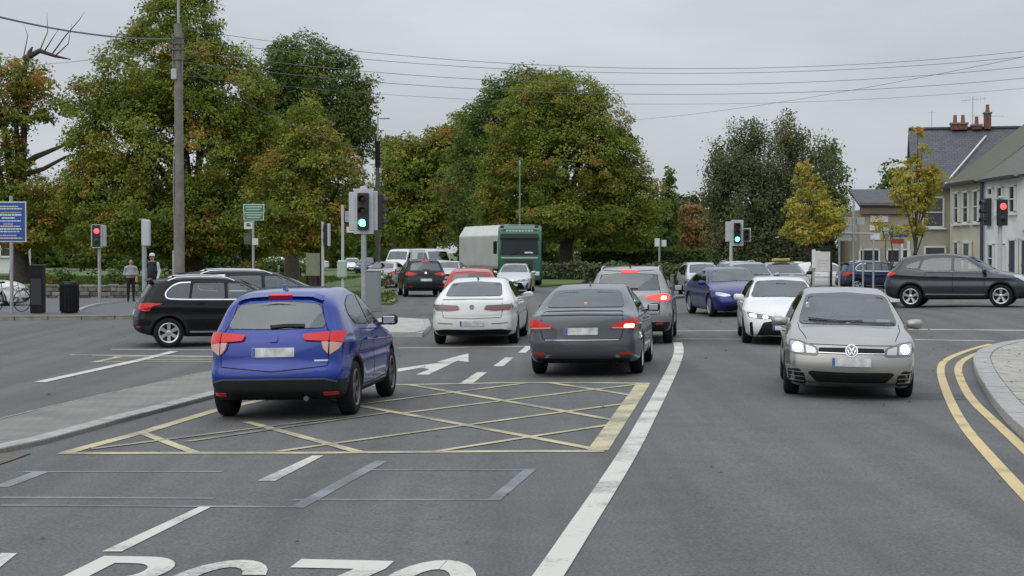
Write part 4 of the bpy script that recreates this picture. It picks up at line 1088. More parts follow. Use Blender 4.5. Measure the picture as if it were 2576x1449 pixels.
        if not ar: c.decal('number_plate', [(-.26, .68), (.26, .68), (.26, .79), (-.26, .79)], 'B', PLATE, .014, .01)
    if ar: MB().prism([(-.09, 0), (.05, 0), (-.05, .06), (-.08, .055)], -.014, .014, 'XZ', Matrix.Translation((1.55-c.xc, 0, 1.40))).build('antenna', BLK, c.root)
    add_mirrors(c, s['dash']-.02, 1.0 if not co else .99, BLK if kind == 'saloon' else p); add_interior(c)
    add_wheels(c.root, s, ALLOY if not ar else ALLOYD, '10' if not co else '5d'); return c

def suv(name, pm, kind):
    if kind == 'tall':          # grey estate-like SUV with roof rails
        s = blank(L=4.60, W=1.86, H=1.68, wb=2.69, ro=.97, wr=.355, xb=2.25, dash=3.18, beltlow=1.08, mirx=2.85, mirz=1.46, seatz=.40,
          sil=[(.20, .30), (.04, .38), (.0, .58), (.02, .78), (.09, .92), (.12, 1.08), (.20, 1.16), (.42, 1.46), (.44, 1.57), (.65, 1.63), (1.2, 1.67), (1.9, 1.68), (2.5, 1.62), (2.8, 1.55), (3.42, 1.17), (3.6, 1.10), (4.1, 1.03), (4.42, .92), (4.55, .74), (4.60, .52), (4.56, .36), (4.45, .27), (4.2, .24), (.5, .25)],
          belt=[(.1, 1.15), (1.4, 1.12), (3.4, 1.06)], bref=1.07, ft=.14, rt=.09, bowf=.26, bowr=.14, k=.11, flare=.03, crz=.90, crease=.014)
        wins = [[(xx, z) for xx, z in ((2.29, 1.15), (2.29, 1.535), (2.62, 1.515), (3.22, 1.14))], [(2.21, 1.15), (2.21, 1.54), (1.5, 1.535), (1.32, 1.50), (1.25, 1.17)], [(1.19, 1.19), (1.26, 1.49), (.95, 1.47), (.72, 1.30), (.80, 1.22)]]
        rw = sym([(0, 1.165), (.68, 1.17), (.585, 1.50), (0, 1.535)]); ws = sym([(0, 1.19), (.68, 1.17), (.57, 1.545), (0, 1.575)])
    elif kind == 'swept':       # dark grey family SUV, side on
        s = blank(L=4.48, W=1.85, H=1.66, wb=2.67, ro=.90, wr=.35, xb=2.16, dash=3.12, beltlow=1.05, mirx=2.78, mirz=1.44, seatz=.38,
          sil=[(.20, .30), (.04, .40), (.0, .60), (.03, .80), (.06, .95), (.12, 1.08), (.24, 1.18), (.50, 1.43), (.55, 1.53), (.8, 1.60), (1.3, 1.65), (1.9, 1.66), (2.4, 1.61), (2.75, 1.52), (3.36, 1.14), (3.55, 1.09), (4.0, 1.02), (4.30, .92), (4.44, .76), (4.48, .56), (4.44, .38), (4.32, .27), (4.1, .24), (.5, .25)],
          belt=[(.1, 1.17), (1.2, 1.10), (3.3, 1.03)], bref=1.05, ft=.14, rt=.10, bowf=.28, bowr=.18, k=.12, flare=.03, crz=.92, crease=.016)
        wins = [[(2.20, 1.12), (2.20, 1.515), (2.52, 1.495), (3.12, 1.10)], [(2.12, 1.125), (2.12, 1.52), (1.5, 1.51), (1.27, 1.45), (1.18, 1.17), (1.3, 1.135)], [(1.12, 1.19), (1.20, 1.44), (.92, 1.38), (.74, 1.27), (.80, 1.225)]]
        rw = sym([(0, 1.21), (.60, 1.22), (.50, 1.46), (0, 1.49)]); ws = sym([(0, 1.17), (.66, 1.15), (.55, 1.52), (0, 1.55)])
    else:                       # black compact SUV with chrome window line
        s = blank(L=4.16, W=1.74, H=1.53, wb=2.54, ro=.75, wr=.325, xb=2.0, dash=2.88, beltlow=1.0, mirx=2.55, mirz=1.36, seatz=.32,
          sil=[(.20, .28), (.03, .36), (.0, .56), (.03, .76), (.08, .92), (.12, 1.05), (.34, 1.36), (.40, 1.44), (.6, 1.49), (1.0, 1.53), (1.5, 1.535), (2.05, 1.52), (2.45, 1.45), (3.08, 1.10), (3.3, 1.02), (3.75, .95), (4.0, .84), (4.12, .70), (4.16, .5), (4.13, .34), (4.0, .25), (3.8, .22), (.45, .23)],
          belt=[(.1, 1.07), (1.2, 1.04), (3.0, .98)], bref=1.0, ft=.14, rt=.10, bowf=.25, bowr=.16, k=.11, flare=.03, crz=.84, crease=.012)
        wins = [[(2.04, 1.06), (2.04, 1.40), (2.36, 1.38), (2.92, 1.05)], [(1.97, 1.06), (1.97, 1.405), (1.3, 1.40), (1.24, 1.07)], [(1.19, 1.07), (1.24, 1.395), (.93, 1.385), (.72, 1.22), (.72, 1.12), (.80, 1.08)]]
        rw = sym([(0, 1.08), (.58, 1.09), (.50, 1.36), (0, 1.39)]); ws = sym([(0, 1.10), (.64, 1.08), (.54, 1.43), (0, 1.45)])
    dz = s['bref']-1.0
    s['sec'] = [(.14, .86), (.30, .955), (.46, .99), (.64, 1.0), (.82, .99), (.97+dz, .955), (1.025+dz, .925), (1.25+dz, .82), (1.45+dz, .715), (1.58+dz, .655), (1.9, .57)]
    L, R, xr, xf = s['L'], s['wr'], s['ro'], s['ro']+s['wb']
    c = Car(s, name, pm, .032); p = pm
    c.window('rear_window', rw, 'B', GLT, rnd=.06); c.window('windscreen', ws, 'F', GL, rnd=.06)
    for i, w in enumerate(wins): c.window('side_window', w, 'S', GL if i == 0 else GLT, rnd=.045)
    c.claim('rear_bumper', (c.cen[:, 0] < .38) & (c.cen[:, 2] < .50)); c.claim('front_bumper', (c.cen[:, 0] > L-.40) & (c.cen[:, 2] < .46))
    for sg in (1, -1):
        for xw in (xr, xf): c.claim('wheel_arch_trim@%g%d' % (xw, sg), (np.hypot(c.cen[:, 0]-xw, c.cen[:, 2]-R) < R+.11) & (sg*c.cen[:, 1] > .5))
        c.claim('sill_trim@%d' % sg, (c.cen[:, 2] < .37) & (sg*c.cen[:, 1] > .3) & (c.cen[:, 0] > xr) & (c.cen[:, 0] < xf))
    doors(c, s['xb'], s['xb']+.95, s['xb']-.84, .38, .98, hz=.95)
    ztg = rw[1][1]
    tg = sym([(0, .64), (.66, .66), (.68, ztg-.05), (.58, rw[3][1]+.06), (0, rw[4][1]+.06)])
    c.claim('tailgate', in_poly(c.cen[:, [1, 2]], tg) & (c.fn[:, 0] < -.15) & (c.cen[:, 0] < 1))
    c.claim('bonnet', (c.cen[:, 0] > s['dash']+.22) & (np.abs(c.cen[:, 1]) < .74) & (c.fn[:, 2] > .5))
    c.line('shut_line', tg, 'B', .012, GAP, off=.002, closed=True)
    ob = c.finish({'rear_bumper': PLA, 'front_bumper': PLA, 'wheel_arch_trim': PLA, 'sill_trim': PLA}); finish_doors(c, ob)
    zl = ztg-.17
    for m in (0, 1):
        f = (lambda P: [(-a, b) for a, b in P[::-1]]) if m else (lambda P: P)
        lit = kind == 'tall'
        if kind == 'tall': pl = [(.36, zl+.0), (.62, zl-.06), (.84, zl-.06), (.87, zl+.07), (.70, zl+.09), (.40, zl+.04)]
        elif kind == 'swept': pl = [(.46, zl-.03), (.82, zl-.07), (.86, zl+.03), (.5, zl+.05)]
        else: pl = [(.50, zl-.05), (.80, zl-.12), (.84, zl+.06), (.56, zl+.05)]
        tl = c.decal('tail_lamp', f(pl), 'B', TLLIT if lit else TLRED, .014, .03)[0]
        if lit and m == 1: c.decal('indicator_lamp', f([(.69, zl-.035), (.80, zl-.03), (.80, zl+.03), (.70, zl+.035)]), 'B', AMBLIT, .022, .02, parent=tl)
        c.decal('reflector', f([(.58, .44), (.74, .445), (.74, .475), (.58, .475)]), 'B', REFL, .012, .01)
        hl = c.decal('headlamp', f([(.42, .80), (.74, .79), (.80, .90), (.60, .89)]), 'F', HLREF, .012, .02)
        if kind == 'tall': c.decal('corner_vent', f([(.62, .35), (.78, .36), (.78, .55), (.66, .56)]), 'F', BLK, .008, .02)
    if kind == 'compact': c.decal('tail_lamp', [(.26, zl-.13), (.31, zl-.10), (.33, zl-.02), (.46, zl+.0), (.46, zl+.06), (.26, zl+.07)], 'S', TLRED, .016, .02)
    elif kind == 'swept':
        c.decal('tail_lamp', [(.29, zl-.06), (.42, zl-.02), (.50, zl+.05), (.29, zl+.045)], 'S', TLRED, .016, .02)
        c.decal('headlamp', [(4.30, .84), (4.36, .86), (4.20, .96), (3.93, .97), (3.98, .90)], 'S', HLREF, .012, .02)
    else: c.decal('tail_lamp', [(.27, zl-.05), (.36, zl-.01), (.40, zl+.05), (.27, zl+.07)], 'S', TLLIT, .014, .02)
    zb = rw[4][1]+.05
    c.decal('brake_lamp', [(-.17, zb-.015), (.17, zb-.015), (.17, zb+.03), (-.17, zb+.03)], 'B', TLLIT if kind == 'tall' else TLRED, .02, .01)
    c.decal('number_plate', [(-.26, .70), (.26, .70), (.26, .81), (-.26, .81)], 'B', PLATE, .014, .01)
    c.decal('number_plate', [(-.26, .42), (.26, .42), (.26, .53), (-.26, .53)], 'F', PLATE, .022, .01)
    c.decal('grille', sym([(0, .56), (.40, .57), (.44, .80), (0, .82)]), 'F', BLK, .010, .03)
    c.decal('badge', [(.05*math.cos(t), ztg-.11+.05*math.sin(t)) for t in np.linspace(0, 2*math.pi, 13)[:-1]], 'B', CHROME, .014, 0, step=.03)
    if kind == 'compact':
        for ln in ([(2.95, 1.035), (2.0, 1.04), (.80, 1.055), (.69, 1.10), (.69, 1.23), (.92, 1.41), (1.24, 1.42)],): c.line('window_trim', chaikin(ln, 2, closed=False), 'S', .026, CHROME, off=.012)
        c.line('sill_strip', [(3.05, .335), (1.2, .345)], 'S', .035, ALLOY, off=.012)
        MB().box((.36-c.xc, 0, 1.465), (.16, 1.0, .03), rot=Matrix.Rotation(math.radians(-12), 3, 'Y'), bev=.012).build('spoiler', p, c.root)
    if kind == 'swept':
        c.line('window_trim', [(3.10, 1.075), (2.1, 1.095), (1.2, 1.115), (.76, 1.20)], 'S', .018, ALLOYD, off=.01)
        c.line('sill_strip', [(3.10, .40), (1.35, .42)], 'S', .035, ALLOY, off=.012)
    # roof rails
    if kind != 'swept':
        for sg in (1, -1):
            yy = s['W']/2*.66*sg; xs = np.linspace(.75, 2.45 if kind != 'compact' else 2.2, 9); pts = []
            for i, xx in enumerate(xs):
                h, n, _, _ = c.bvh.ray_cast(Vector((xx, yy, 4)), Vector((0, 0, -1)))
                pts.append(Vector((xx-c.xc, yy, h.z+(.045 if 0 < i < len(xs)-1 else -.01))))
            MB().tube(pts, .016, 8).build('roof_rail', CHROME if kind == 'compact' else ALLOY, c.root)
    MB().prism([(-.09, 0), (.05, 0), (-.05, .06), (-.08, .055)], -.014, .014, 'XZ', Matrix.Translation((.95-c.xc, 0, s['H']-.035))).build('antenna', BLK, c.root)
    c.line('rear_wiper', [(-.2, ztg+.02), (.15, ztg+.035)], 'B', .018, PLA, off=.02)
    add_mirrors(c, s['dash']-.02, s['beltlow']+.07, p if kind != 'tall' else BLK); add_interior(c)
    add_wheels(c.root, s, ALLOY, {'compact': '6', 'swept': '5d', 'tall': '5'}[kind]); return c

def van():
    s = blank(L=5.3, W=1.98, H=2.28, wb=3.2, ro=1.0, wr=.34, xb=3.3, dash=4.25, beltlow=1.25, mirx=4.0, mirz=1.8, seatz=.6, rearseat=1.6,
        sil=[(.15, .30), (.02, .40), (.0, .8), (.0, 1.4), (.03, 2.05), (.12, 2.22), (.5, 2.27), (2.5, 2.28), (3.6, 2.24), (3.95, 2.12), (4.55, 1.42), (4.75, 1.27), (5.10, 1.08), (5.25, .88), (5.3, .6), (5.28, .38), (5.1, .25), (.5, .26)],
        belt=[(0, 1.0), (5, 1.0)], sec=[(.15, .9), (.3, .96), (.5, .99), (.8, 1), (1.1, .99), (1.3, .97), (1.8, .91), (2.2, .86), (2.6, .8)], ft=.13, rt=.05, bowf=.25, bowr=.05, k=.12, crown=.03, flare=.012, crease=.0)
    c = Car(s, 'van', paint('van_white', (.72, .73, .72), 0, .4), .045)
    c.window('windscreen', sym([(0, 1.42), (.80, 1.38), (.74, 2.02), (0, 2.06)]), 'F', GL, rnd=.07)
    c.window('side_window', [(3.40, 1.33), (3.40, 1.95), (3.85, 1.93), (4.40, 1.35)], 'S', GLT)
    c.window('side_window', [(2.0, 1.33), (2.0, 1.95), (3.25, 1.95), (3.25, 1.33)], 'S', GLT)
    c.window('rear_window', sym([(0, 1.3), (.74, 1.3), (.70, 1.95), (0, 1.97)]), 'B', GLT)
    c.claim('front_bumper', (c.cen[:, 0] > 4.9) & (c.cen[:, 2] < .55)); c.claim('rear_bumper', (c.cen[:, 0] < .3) & (c.cen[:, 2] < .5))
    ob = c.finish({'front_bumper': PLA, 'rear_bumper': PLA})
    for m in (0, 1):
        f = (lambda P: [(-a, b) for a, b in P[::-1]]) if m else (lambda P: P)
        c.decal('headlamp', f([(.52, .68), (.84, .70), (.86, .95), (.60, .86)]), 'F', HLREF, .012, .03)
        c.decal('tail_lamp', f([(.84, .75), (.95, .75), (.93, 1.25), (.84, 1.25)]), 'B', TLRED, .012, .02)
    c.decal('grille', sym([(0, .66), (.46, .67), (.50, .82), (0, .86)]), 'F', BLK, .01, .03)
    c.decal('number_plate', [(-.26, .42), (.26, .42), (.26, .53), (-.26, .53)], 'F', PLATE, .014, .01)
    add_mirrors(c, 4.25, 1.42, BLK); add_interior(c); add_wheels(c.root, s, ALLOYD, 'cap'); return c
# ================================================================== street furniture
def gz_(x, Y): return G(x, Y)
def foot(px, Y): p = at(px, 700, Y); return Vector((p.x, Y, G(p.x, Y)))
def hz(py, Y): return at(1287, py, Y).z
SIGW = M('sign_white', (.62, .64, .62), .5, noise=(3, .1)); SIGBACK = M('sign_back_grey', (.40, .42, .43), .5, metal=.3, noise=(4, .12))
LENSK = M('lamp_off', (.012, .012, .014), .25); LGREEN = M('signal_green_lit', (.1, .9, .6), .3, emit=((.12, 1.0, .55), 5.0)); LRED = M('signal_red_lit', (.9, .05, .05), .3, emit=((1.0, .05, .05), 3.2))
LREDOFF = M('signal_red_off', (.05, .008, .008), .3); LAMBOFF = M('signal_amber_off', (.05, .03, .008), .3); LGRNOFF = M('signal_green_off', (.006, .03, .02), .3)
HEADB = M('signal_black', (.016, .017, .019), .5); HEADG = M('signal_grey', (.45, .47, .48), .5, noise=(4, .1)); WOOD = M('pole_wood', (.19, .175, .15), .85, noise=(3, .25), bump=(9, .5, .02))
def pole(parent, h, r, name='pole', mat=STEELG, x=0, y=0, r2=None): return MB().tube([(x, y, -.05), (x, y, h)], [r, r2 or r], 14).build(name, mat, parent, smooth=True)
def head(parent, c, yaw, lamps, w=.32, board=True, hood=True, back=HEADG, lit=None, lr=.095, dy=.28):
    """a signal head at c, its face turned by yaw (0 faces the camera)"""
    R = Matrix.Rotation(yaw, 3, 'Z'); c = Vector(c); n = len(lamps); H = n*dy+.06
    hd = MB().box(c, (w, .20, H), rot=R, bev=.02).build('signal_head', HEADB, parent)
    if board: MB().box(c+R @ Vector((0, .06, 0)), (w+.28, .03, H+.26), rot=R, bev=.008).build('backing_board', back, hd)
    for i, m in enumerate(lamps):
        z = (n-1)*dy/2-i*dy; p = c+R @ Vector((0, -.105, z))
        T = Matrix.Translation(p) @ R.to_4x4()
        mb = MB().lathe([(.001, -.022), (lr*.6, -.018), (lr, 0), (lr, .02)], 18, 'Y'); mb.V = [tuple(T @ Vector(v)) for v in mb.V]
        mb.build('lamp', m, hd, smooth=True)
        if hood:
            V, Q = [], []; k = 10
            for j in range(k+1):
                a = math.pi*(-.12+1.24*j/k)
                for yy in (0, -.17): V.append(T @ Vector((math.cos(a)*(lr+.012), yy, math.sin(a)*(lr+.012))))
            Q = [(2*j, 2*j+1, 2*j+3, 2*j+2) for j in range(k)]; o = mesh_obj('hood', V, Q, HEADB, hd)
    return hd
def plate(parent, c, w, h, yaw, mat, name='sign_plate', th=.02, edge=None):
    R = Matrix.Rotation(yaw, 3, 'Z'); c = Vector(c); o = MB().box(c, (w, th, h), rot=R, bev=.004).build(name, mat, parent)
    if edge: MB().box(c+R @ Vector((0, .012, 0)), (w+.07, th, h+.07), rot=R).build('sign_border', edge, o)
    return o
def textlines(parent, c, w, h, yaw, rows, mat, mat2=None):
    """rows of short raised print bars: (height fraction, left, right, thickness)"""
    R = Matrix.Rotation(yaw, 3, 'Z'); c = Vector(c)
    for k, (v, a, b, t) in enumerate(rows):
        mb = MB(); x = a
        while x < b-.01:
            l = min(random.uniform(.05, .13), b-x); mb.box(c+R @ Vector(((x+l/2-.5)*w, -.0125, (v-.5)*h)), (l*w*.86, .003, t*h), rot=R); x += l
        mb.build('print_line', (mat2 if (mat2 and k % 4 == 2) else mat), parent)

# --- main green signal
Y = 50; b = foot(915, Y); s = empty('traffic_signal', b); tag(s, 'nearest traffic signal with large white lamp cluster showing green, above the blue crossover', 'traffic light')
pole(s, hz(500, Y)-b.z, .085, mat=STEELG); zc = (hz(488, Y)+hz(576, Y))/2-b.z
h1 = head(s, (0, -.16, zc), -.12, [LREDOFF, LAMBOFF, LGREEN], w=.34, board=True, lr=.115, dy=.36)
MB().box((-.30, .02, zc), (.34, .12, 1.20), rot=Matrix.Rotation(-.5, 3, 'Z'), bev=.02).build('side_board', HEADG, s)
MB().box((.36, .02, zc+.02), (.15, .14, 1.22), bev=.02).build('side_board', HEADG, s)
MB().box((.20, .06, zc), (.10, .05, 1.15)).build('gap_board', M('signal_green_edge', (.02, .06, .03), .5), s)
head(s, (.50, .14, zc), 1.5, [LREDOFF, LAMBOFF, LGRNOFF], w=.30, board=False, lr=.10, dy=.34)
MB().tube([(0, 0, zc+.55), (.02, 0, zc+.78), (.14, -.02, zc+.84)], .025, 8).build('bracket', STEELG, s); MB().box((.0, 0, zc+.72), (.22, .16, .10), bev=.02).build('detector', HEADG, s)
# --- pedestrian signal with red man at the left
Y = 61; b = foot(250, Y); b.z += .10; s = empty('pedestrian_signal', b); tag(s, 'pedestrian signal showing a red light on the left pavement', 'traffic light')
pole(s, hz(565, Y)-b.z, .06); zc = hz(594, Y)-b.z
head(s, (-.06, -.10, zc), .1, [LRED, LGRNOFF], w=.30, board=False, lr=.10, dy=.38, hood=False); MB().box((.18, .05, zc), (.10, .3, .80), bev=.02).build('side_housing', HEADG, s)
for sx_ in (-.24, .12): MB().box((sx_, -.08, zc), (.035, .22, .88)).build('housing_edge', HEADG, s)
MB().box((-.06, -.08, zc+.43), (.40, .22, .03)).build('housing_top', HEADG, s); MB().box((-.06, -.08, zc-.43), (.40, .22, .03)).build('housing_base', HEADG, s)
# --- signal seen from behind
Y = 60; b = foot(363, Y); b.z += .10; s = empty('traffic_signal', b); tag(s, 'traffic signal seen from behind, plain grey box on a pole beside the two people', 'traffic light')
pole(s, hz(550, Y)-b.z, .085); zc = hz(586, Y)-b.z
MB().box((.07, 0, zc), (.30, .24, .98), bev=.03).build('signal_back', M('signal_back', (.50, .53, .53), .45, noise=(3, .08)), s); MB().tube([(0, 0, zc+.52), (-.18, 0, zc+.50)], .02, 6).build('bracket', STEELG, s)
head(s, (.07, .16, zc), math.pi, [LREDOFF, LAMBOFF, LGRNOFF], w=.28, board=False, dy=.30)
# --- slim post beside the telegraph pole
Y = 60; b = foot(437, Y); b.z += .1; s = empty('steel_post', b); tag(s, 'short slim steel post just left of the telegraph pole', 'post'); pole(s, hz(632, Y)-b.z, .055); MB().lathe([(.001, .02), (.06, .0), (.06, -.05)], 12, c=(0, 0, hz(632, Y)-b.z)).build('cap', STEELG, s)
# --- blue information board
Y = 49.5; b = foot(29, Y); b.z += .11; s = empty('information_sign', b); tag(s, 'blue information board with white lettering on a steel post at the left edge', 'sign')
pole(s, hz(493, Y)-b.z, .055); zc = hz(558, Y)-b.z; xb_ = -.06; BLUE = M('sign_blue', (.018, .075, .33), .45, noise=(3, .1))
pl = plate(s, (xb_, -.08, zc), 1.02, 1.17, 0, BLUE, edge=SIGW)
textlines(pl, (xb_, -.08, zc), 1.02, 1.17, 0, [(.90, .2, .8, .030), (.84, .12, .92, .035), (.74, .16, .88, .028), (.68, .10, .90, .045), (.60, .30, .70, .04), (.52, .12, .88, .030), (.44, .35, .65, .04), (.38, .15, .86, .028), (.31, .10, .90, .040), (.24, .18, .84, .030), (.14, .25, .75, .035), (.07, .08, .92, .03)], SIGW, M('print_pale_red', (.55, .35, .38), .5))
# --- bins
Y = 49.2; b = foot(95, Y); b.z += .12; s = empty('pillar_bin', b); tag(s, 'tall square black pillar bin beside the blue sign', 'bin')
h_ = hz(668, Y)-b.z; MB().box((0, 0, h_/2), (.38, .38, h_), bev=.02).build('body', BLK, s); MB().box((0, 0, h_+.012), (.41, .41, .03), bev=.01).build('lid', M('bin_lid', (.05, .05, .052), .5), s); MB().box((0, -.2, h_*.82), (.26, .02, .10), bev=.005).build('slot', GAP, s); MB().box((0, -.195, h_*.45), (.32, .012, h_*.55), bev=.004).build('door', M('bin_door', (.024, .025, .026), .5), s)
Y = 49.4; b = foot(174, Y); b.z += .12; s = empty('litter_bin', b); tag(s, 'short round black litter bin with green rim', 'bin')
h_ = hz(708, Y)-b.z; MB().lathe([(.001, .0), (.25, .0), (.27, .05), (.285, h_*.85), (.275, h_*.86)], 28).build('body', BLK, s, smooth=True)
for k in range(18):
    a = 2*math.pi*k/18; MB().box((.285*math.cos(a), .285*math.sin(a), h_*.44), (.012, .045, h_*.76), rot=Matrix.Rotation(a, 3, 'Z')).build('slat', BLK, s)
MB().lathe([(.30, h_*.86), (.30, h_*.90), (.26, h_*.98), (.12, h_*1.0), (.11, h_*.92)], 28).build('rim', BLK, s, smooth=True); MB().box((.02, -.285, h_*.93), (.16, .05, .03), bev=.008).build('emblem', M('bin_green', (.02, .10, .05), .5), s)
# --- telegraph poles
Y = 58; b = foot(452, Y); s = empty('telegraph_pole', b); tag(s, 'tall weathered wooden telegraph pole in front of the tallest lime', 'pole'); TP1 = b.copy()
ht = hz(60, Y)-b.z; MB().tube([(0, 0, -.3), (0, 0, ht*.5), (-.02, 0, ht)], [.185, .165, .14], 14).build('pole', WOOD, s, smooth=True)
zz = lambda y: hz(y, Y)-b.z
MB().tube([(-.0, -.02, zz(95)), (-.01, -.02, zz(-60))], .045, 10).build('mast', STEELG, s); MB().box((-.14, -.12, zz(188)), (.20, .2, .38), bev=.02).build('terminal_box', HEADG, s)
for yy in (95, 110, 125, 150): MB().box((0, -.16, zz(yy)), (.42, .06, .05)).tube([(-.19, -.16, zz(yy)), (-.19, -.16, zz(yy)+.14)], .03, 8).tube([(.19, -.16, zz(yy)), (.19, -.16, zz(yy)+.14)], .03, 8).build('insulator_arm', M('arm_grey', (.13, .13, .13), .6, noise=(6, .3)), s)
for dx in (-.17, .15): MB().tube([(dx, -.12, zz(100)), (dx*1.1, -.13, zz(140)), (dx, -.14, zz(195))], .03, 8).build('cable_run', M('cable_grey', (.16, .16, .16), .6), s)
MB().tube([(-.19, -.05, zz(380)), (-.20, -.06, zz(470)), (-.18, -.05, zz(560)), (-.185, -.05, zz(700))], .016, 6).build('conduit', STEELG, s)
Y = 94; b = foot(950, Y); s = empty('telegraph_pole', b); tag(s, 'second telegraph pole with street lamp arm beyond the green signal', 'pole'); TP2 = b.copy()
zz = lambda y: hz(y, Y)-b.z
MB().tube([(0, 0, -.3), (0, 0, zz(355))], [.16, .12], 12).build('pole', M('pole_wood_dark', (.10, .095, .085), .85, noise=(4, .3)), s, smooth=True)
MB().tube([(0, 0, zz(356)), (.02, 0, zz(297)), (.05, 0, zz(295))], .045, 8).build('lamp_bracket', STEELG, s); MB().box((.40, 0, zz(298)), (.62, .2, .07), bev=.02).build('street_lamp', STEELG, s)
MB().tube([(0, -.05, zz(355)), (0, -.05, zz(420))], .15, 10).build('sleeve', BLK, s); MB().box((.17, -.1, zz(430)), (.14, .14, .3), bev=.02).build('terminal_box', HEADG, s)
for yy in (385, 400, 415): MB().box((-.1, -.1, zz(yy)), (.7, .05, .05)).build('insulator_arm', BLK, s)
# --- direction sign
Y = 70; b = foot(637, Y); s = empty('direction_sign', b); tag(s, 'post with two stacked green and white direction boards and smaller plates', 'sign'); zz = lambda y: hz(y, Y)-b.z
pole(s, zz(512), .055, mat=STEELG); SGRN = M('sign_green', (.035, .19, .085), .5, noise=(3, .1))
for y0, w_, dx in ((524, .84, .04), (544, .80, .04)):
    pl = plate(s, (dx, -.07, zz(y0)), w_, .29, .08, SGRN, edge=SIGW); textlines(pl, (dx, -.07, zz(y0)), w_, .29, .08, [(.70, .08, .92, .16), (.32, .12, .85, .16)], SIGW)
pl = plate(s, (-.20, -.07, zz(567)), .36, .32, .08, SIGW); textlines(pl, (-.20, -.07, zz(567)), .36, .32, .08, [(.70, .3, .7, .18), (.45, .25, .8, .2)], BLK)
plate(s, (-.22, -.03, zz(601)), .36, .48, .5, M('sign_olive', (.09, .12, .085), .6, noise=(3, .15))); plate(s, (.10, -.08, zz(608)), .26, .28, 0, SIGW)
# --- pedestrian signal side-on
Y = 68; b = foot(812, Y); s = empty('pedestrian_signal', b); tag(s, 'narrow pedestrian signal seen side-on left of the nearest green signal', 'traffic light'); zz = lambda y: hz(y, Y)-b.z
pole(s, zz(558), .06, mat=HEADG); hd = head(s, (.12, -.02, zz(591)), -1.1, [LREDOFF, LGRNOFF], w=.24, board=False, dy=.42, hood=False); MB().box((.26, 0, zz(591)), (.11, .26, .95), bev=.02).build('side_housing', HEADG, s)
# --- post with grey sign backs
Y = 56; b = foot(862, Y); s = empty('sign_post', b); tag(s, 'tall steel post carrying grey sign backs, left of the nearest green signal', 'sign'); zz = lambda y: hz(y, Y)-b.z
pole(s, zz(516), .05, mat=HEADG); plate(s, (.26, .05, zz(545)), .36, .38, .25, SIGBACK, 'sign_back'); plate(s, (.30, .05, zz(578)), .34, .20, .1, SIGW, 'sign_back')
MB().box((-.02, -.03, zz(677)), (.34, .20, .62), bev=.05).build('marker_box', M('marker_green', (.36, .44, .34), .6), s)
# --- cabinet, notice board, small posts on the green
Y = 54; b = foot(930, Y); s = empty('roadside_cabinet', b); tag(s, 'grey roadside cabinet behind the nearest green signal pole', 'cabinet'); h_ = hz(682, Y)-b.z
MB().box((.05, 0, h_/2), (.62, .4, h_), bev=.02).build('body', M('cabinet_grey', (.25, .27, .27), .6, noise=(3, .15)), s); MB().box((.05, -.205, h_*.5), (.54, .012, h_*.86), bev=.004).build('door', M('cabinet_door', (.23, .25, .25), .6), s); MB().box((.05, 0, h_+.02), (.68, .46, .04), bev=.01).build('lid', HEADG, s)
Y = 72; b = foot(787, Y); s = empty('notice_board', b); tag(s, 'small pale notice board on two dark legs under the trees', 'sign'); zz = lambda y: hz(y, Y)-b.z
plate(s, (0, 0, (zz(637)+zz(694))/2), .62, zz(637)-zz(694), 0, M('board_olive', (.20, .21, .13), .7, noise=(3, .2)))
for dx in (-.26, .22): MB().box((dx, .06, zz(690)/2), (.09, .09, zz(660)), bev=.01).build('leg', BLK, s)
for px, Y, y0, w_, lab in ((700, 96, 668, .07, 'slim white marker post under the second tall tree'), (1307, 104, 405, .055, 'thin lamp column rising behind the truck'), (1658, 100, 602, .06, 'thin sign pole in front of the tall clipped hedge')):
    b = foot(px, Y); nm = 'lamp_column' if px == 1307 else 'sign_post' if px == 1658 else 'marker_post'; s = empty(nm, b); tag(s, lab, 'post'); pole(s, hz(y0, Y)-b.z, w_, mat=STEELG if px != 1307 else M('column_green', (.16, .19, .13), .6))
    if px == 1658: plate(s, (-.15, -.07, hz(610, Y)-b.z), .3, .5, 0, SIGW); plate(s, (.28, -.07, hz(612, Y)-b.z), .3, .4, 0, SIGW)
    elif px == 1307: MB().lathe([(.001, .04), (.06, 0), (.06, -.3)], 10, c=(0, 0, hz(405, Y)-b.z)).build('cap', STEELG, s)
    else: MB().lathe([(.001, .03), (w_+.01, 0), (w_+.01, -.2)], 10, c=(0, 0, hz(y0, Y)-b.z)).build('cap', SIGW, s)
for i, (px, y0) in enumerate(((1010, 671), (1178, 668), (1190, 669))):
    pass
for px, Y in ((1712, 76), (1730, 76.5), (1752, 75.5), (1690, 77)):
    b = foot(px, Y); b.z += .1; s = empty('bollard', b); tag(s, {1712: 'wooden bollard second from left before the low front hedge', 1730: 'wooden bollard third from left before the low front hedge', 1752: 'wooden bollard nearest the blue saloon', 1690: 'leftmost wooden bollard before the low front hedge'}[px], 'bollard', 'bollards by the hedge')
    MB().tube([(0, 0, -.05), (0, 0, .78)], [.09, .085], 10).build('post', WOOD, s, smooth=True); MB().lathe([(.001, .84), (.07, .82), (.095, .78), (.095, .74)], 10).build('cap', M('bollard_cap', (.12, .11, .1), .7), s)
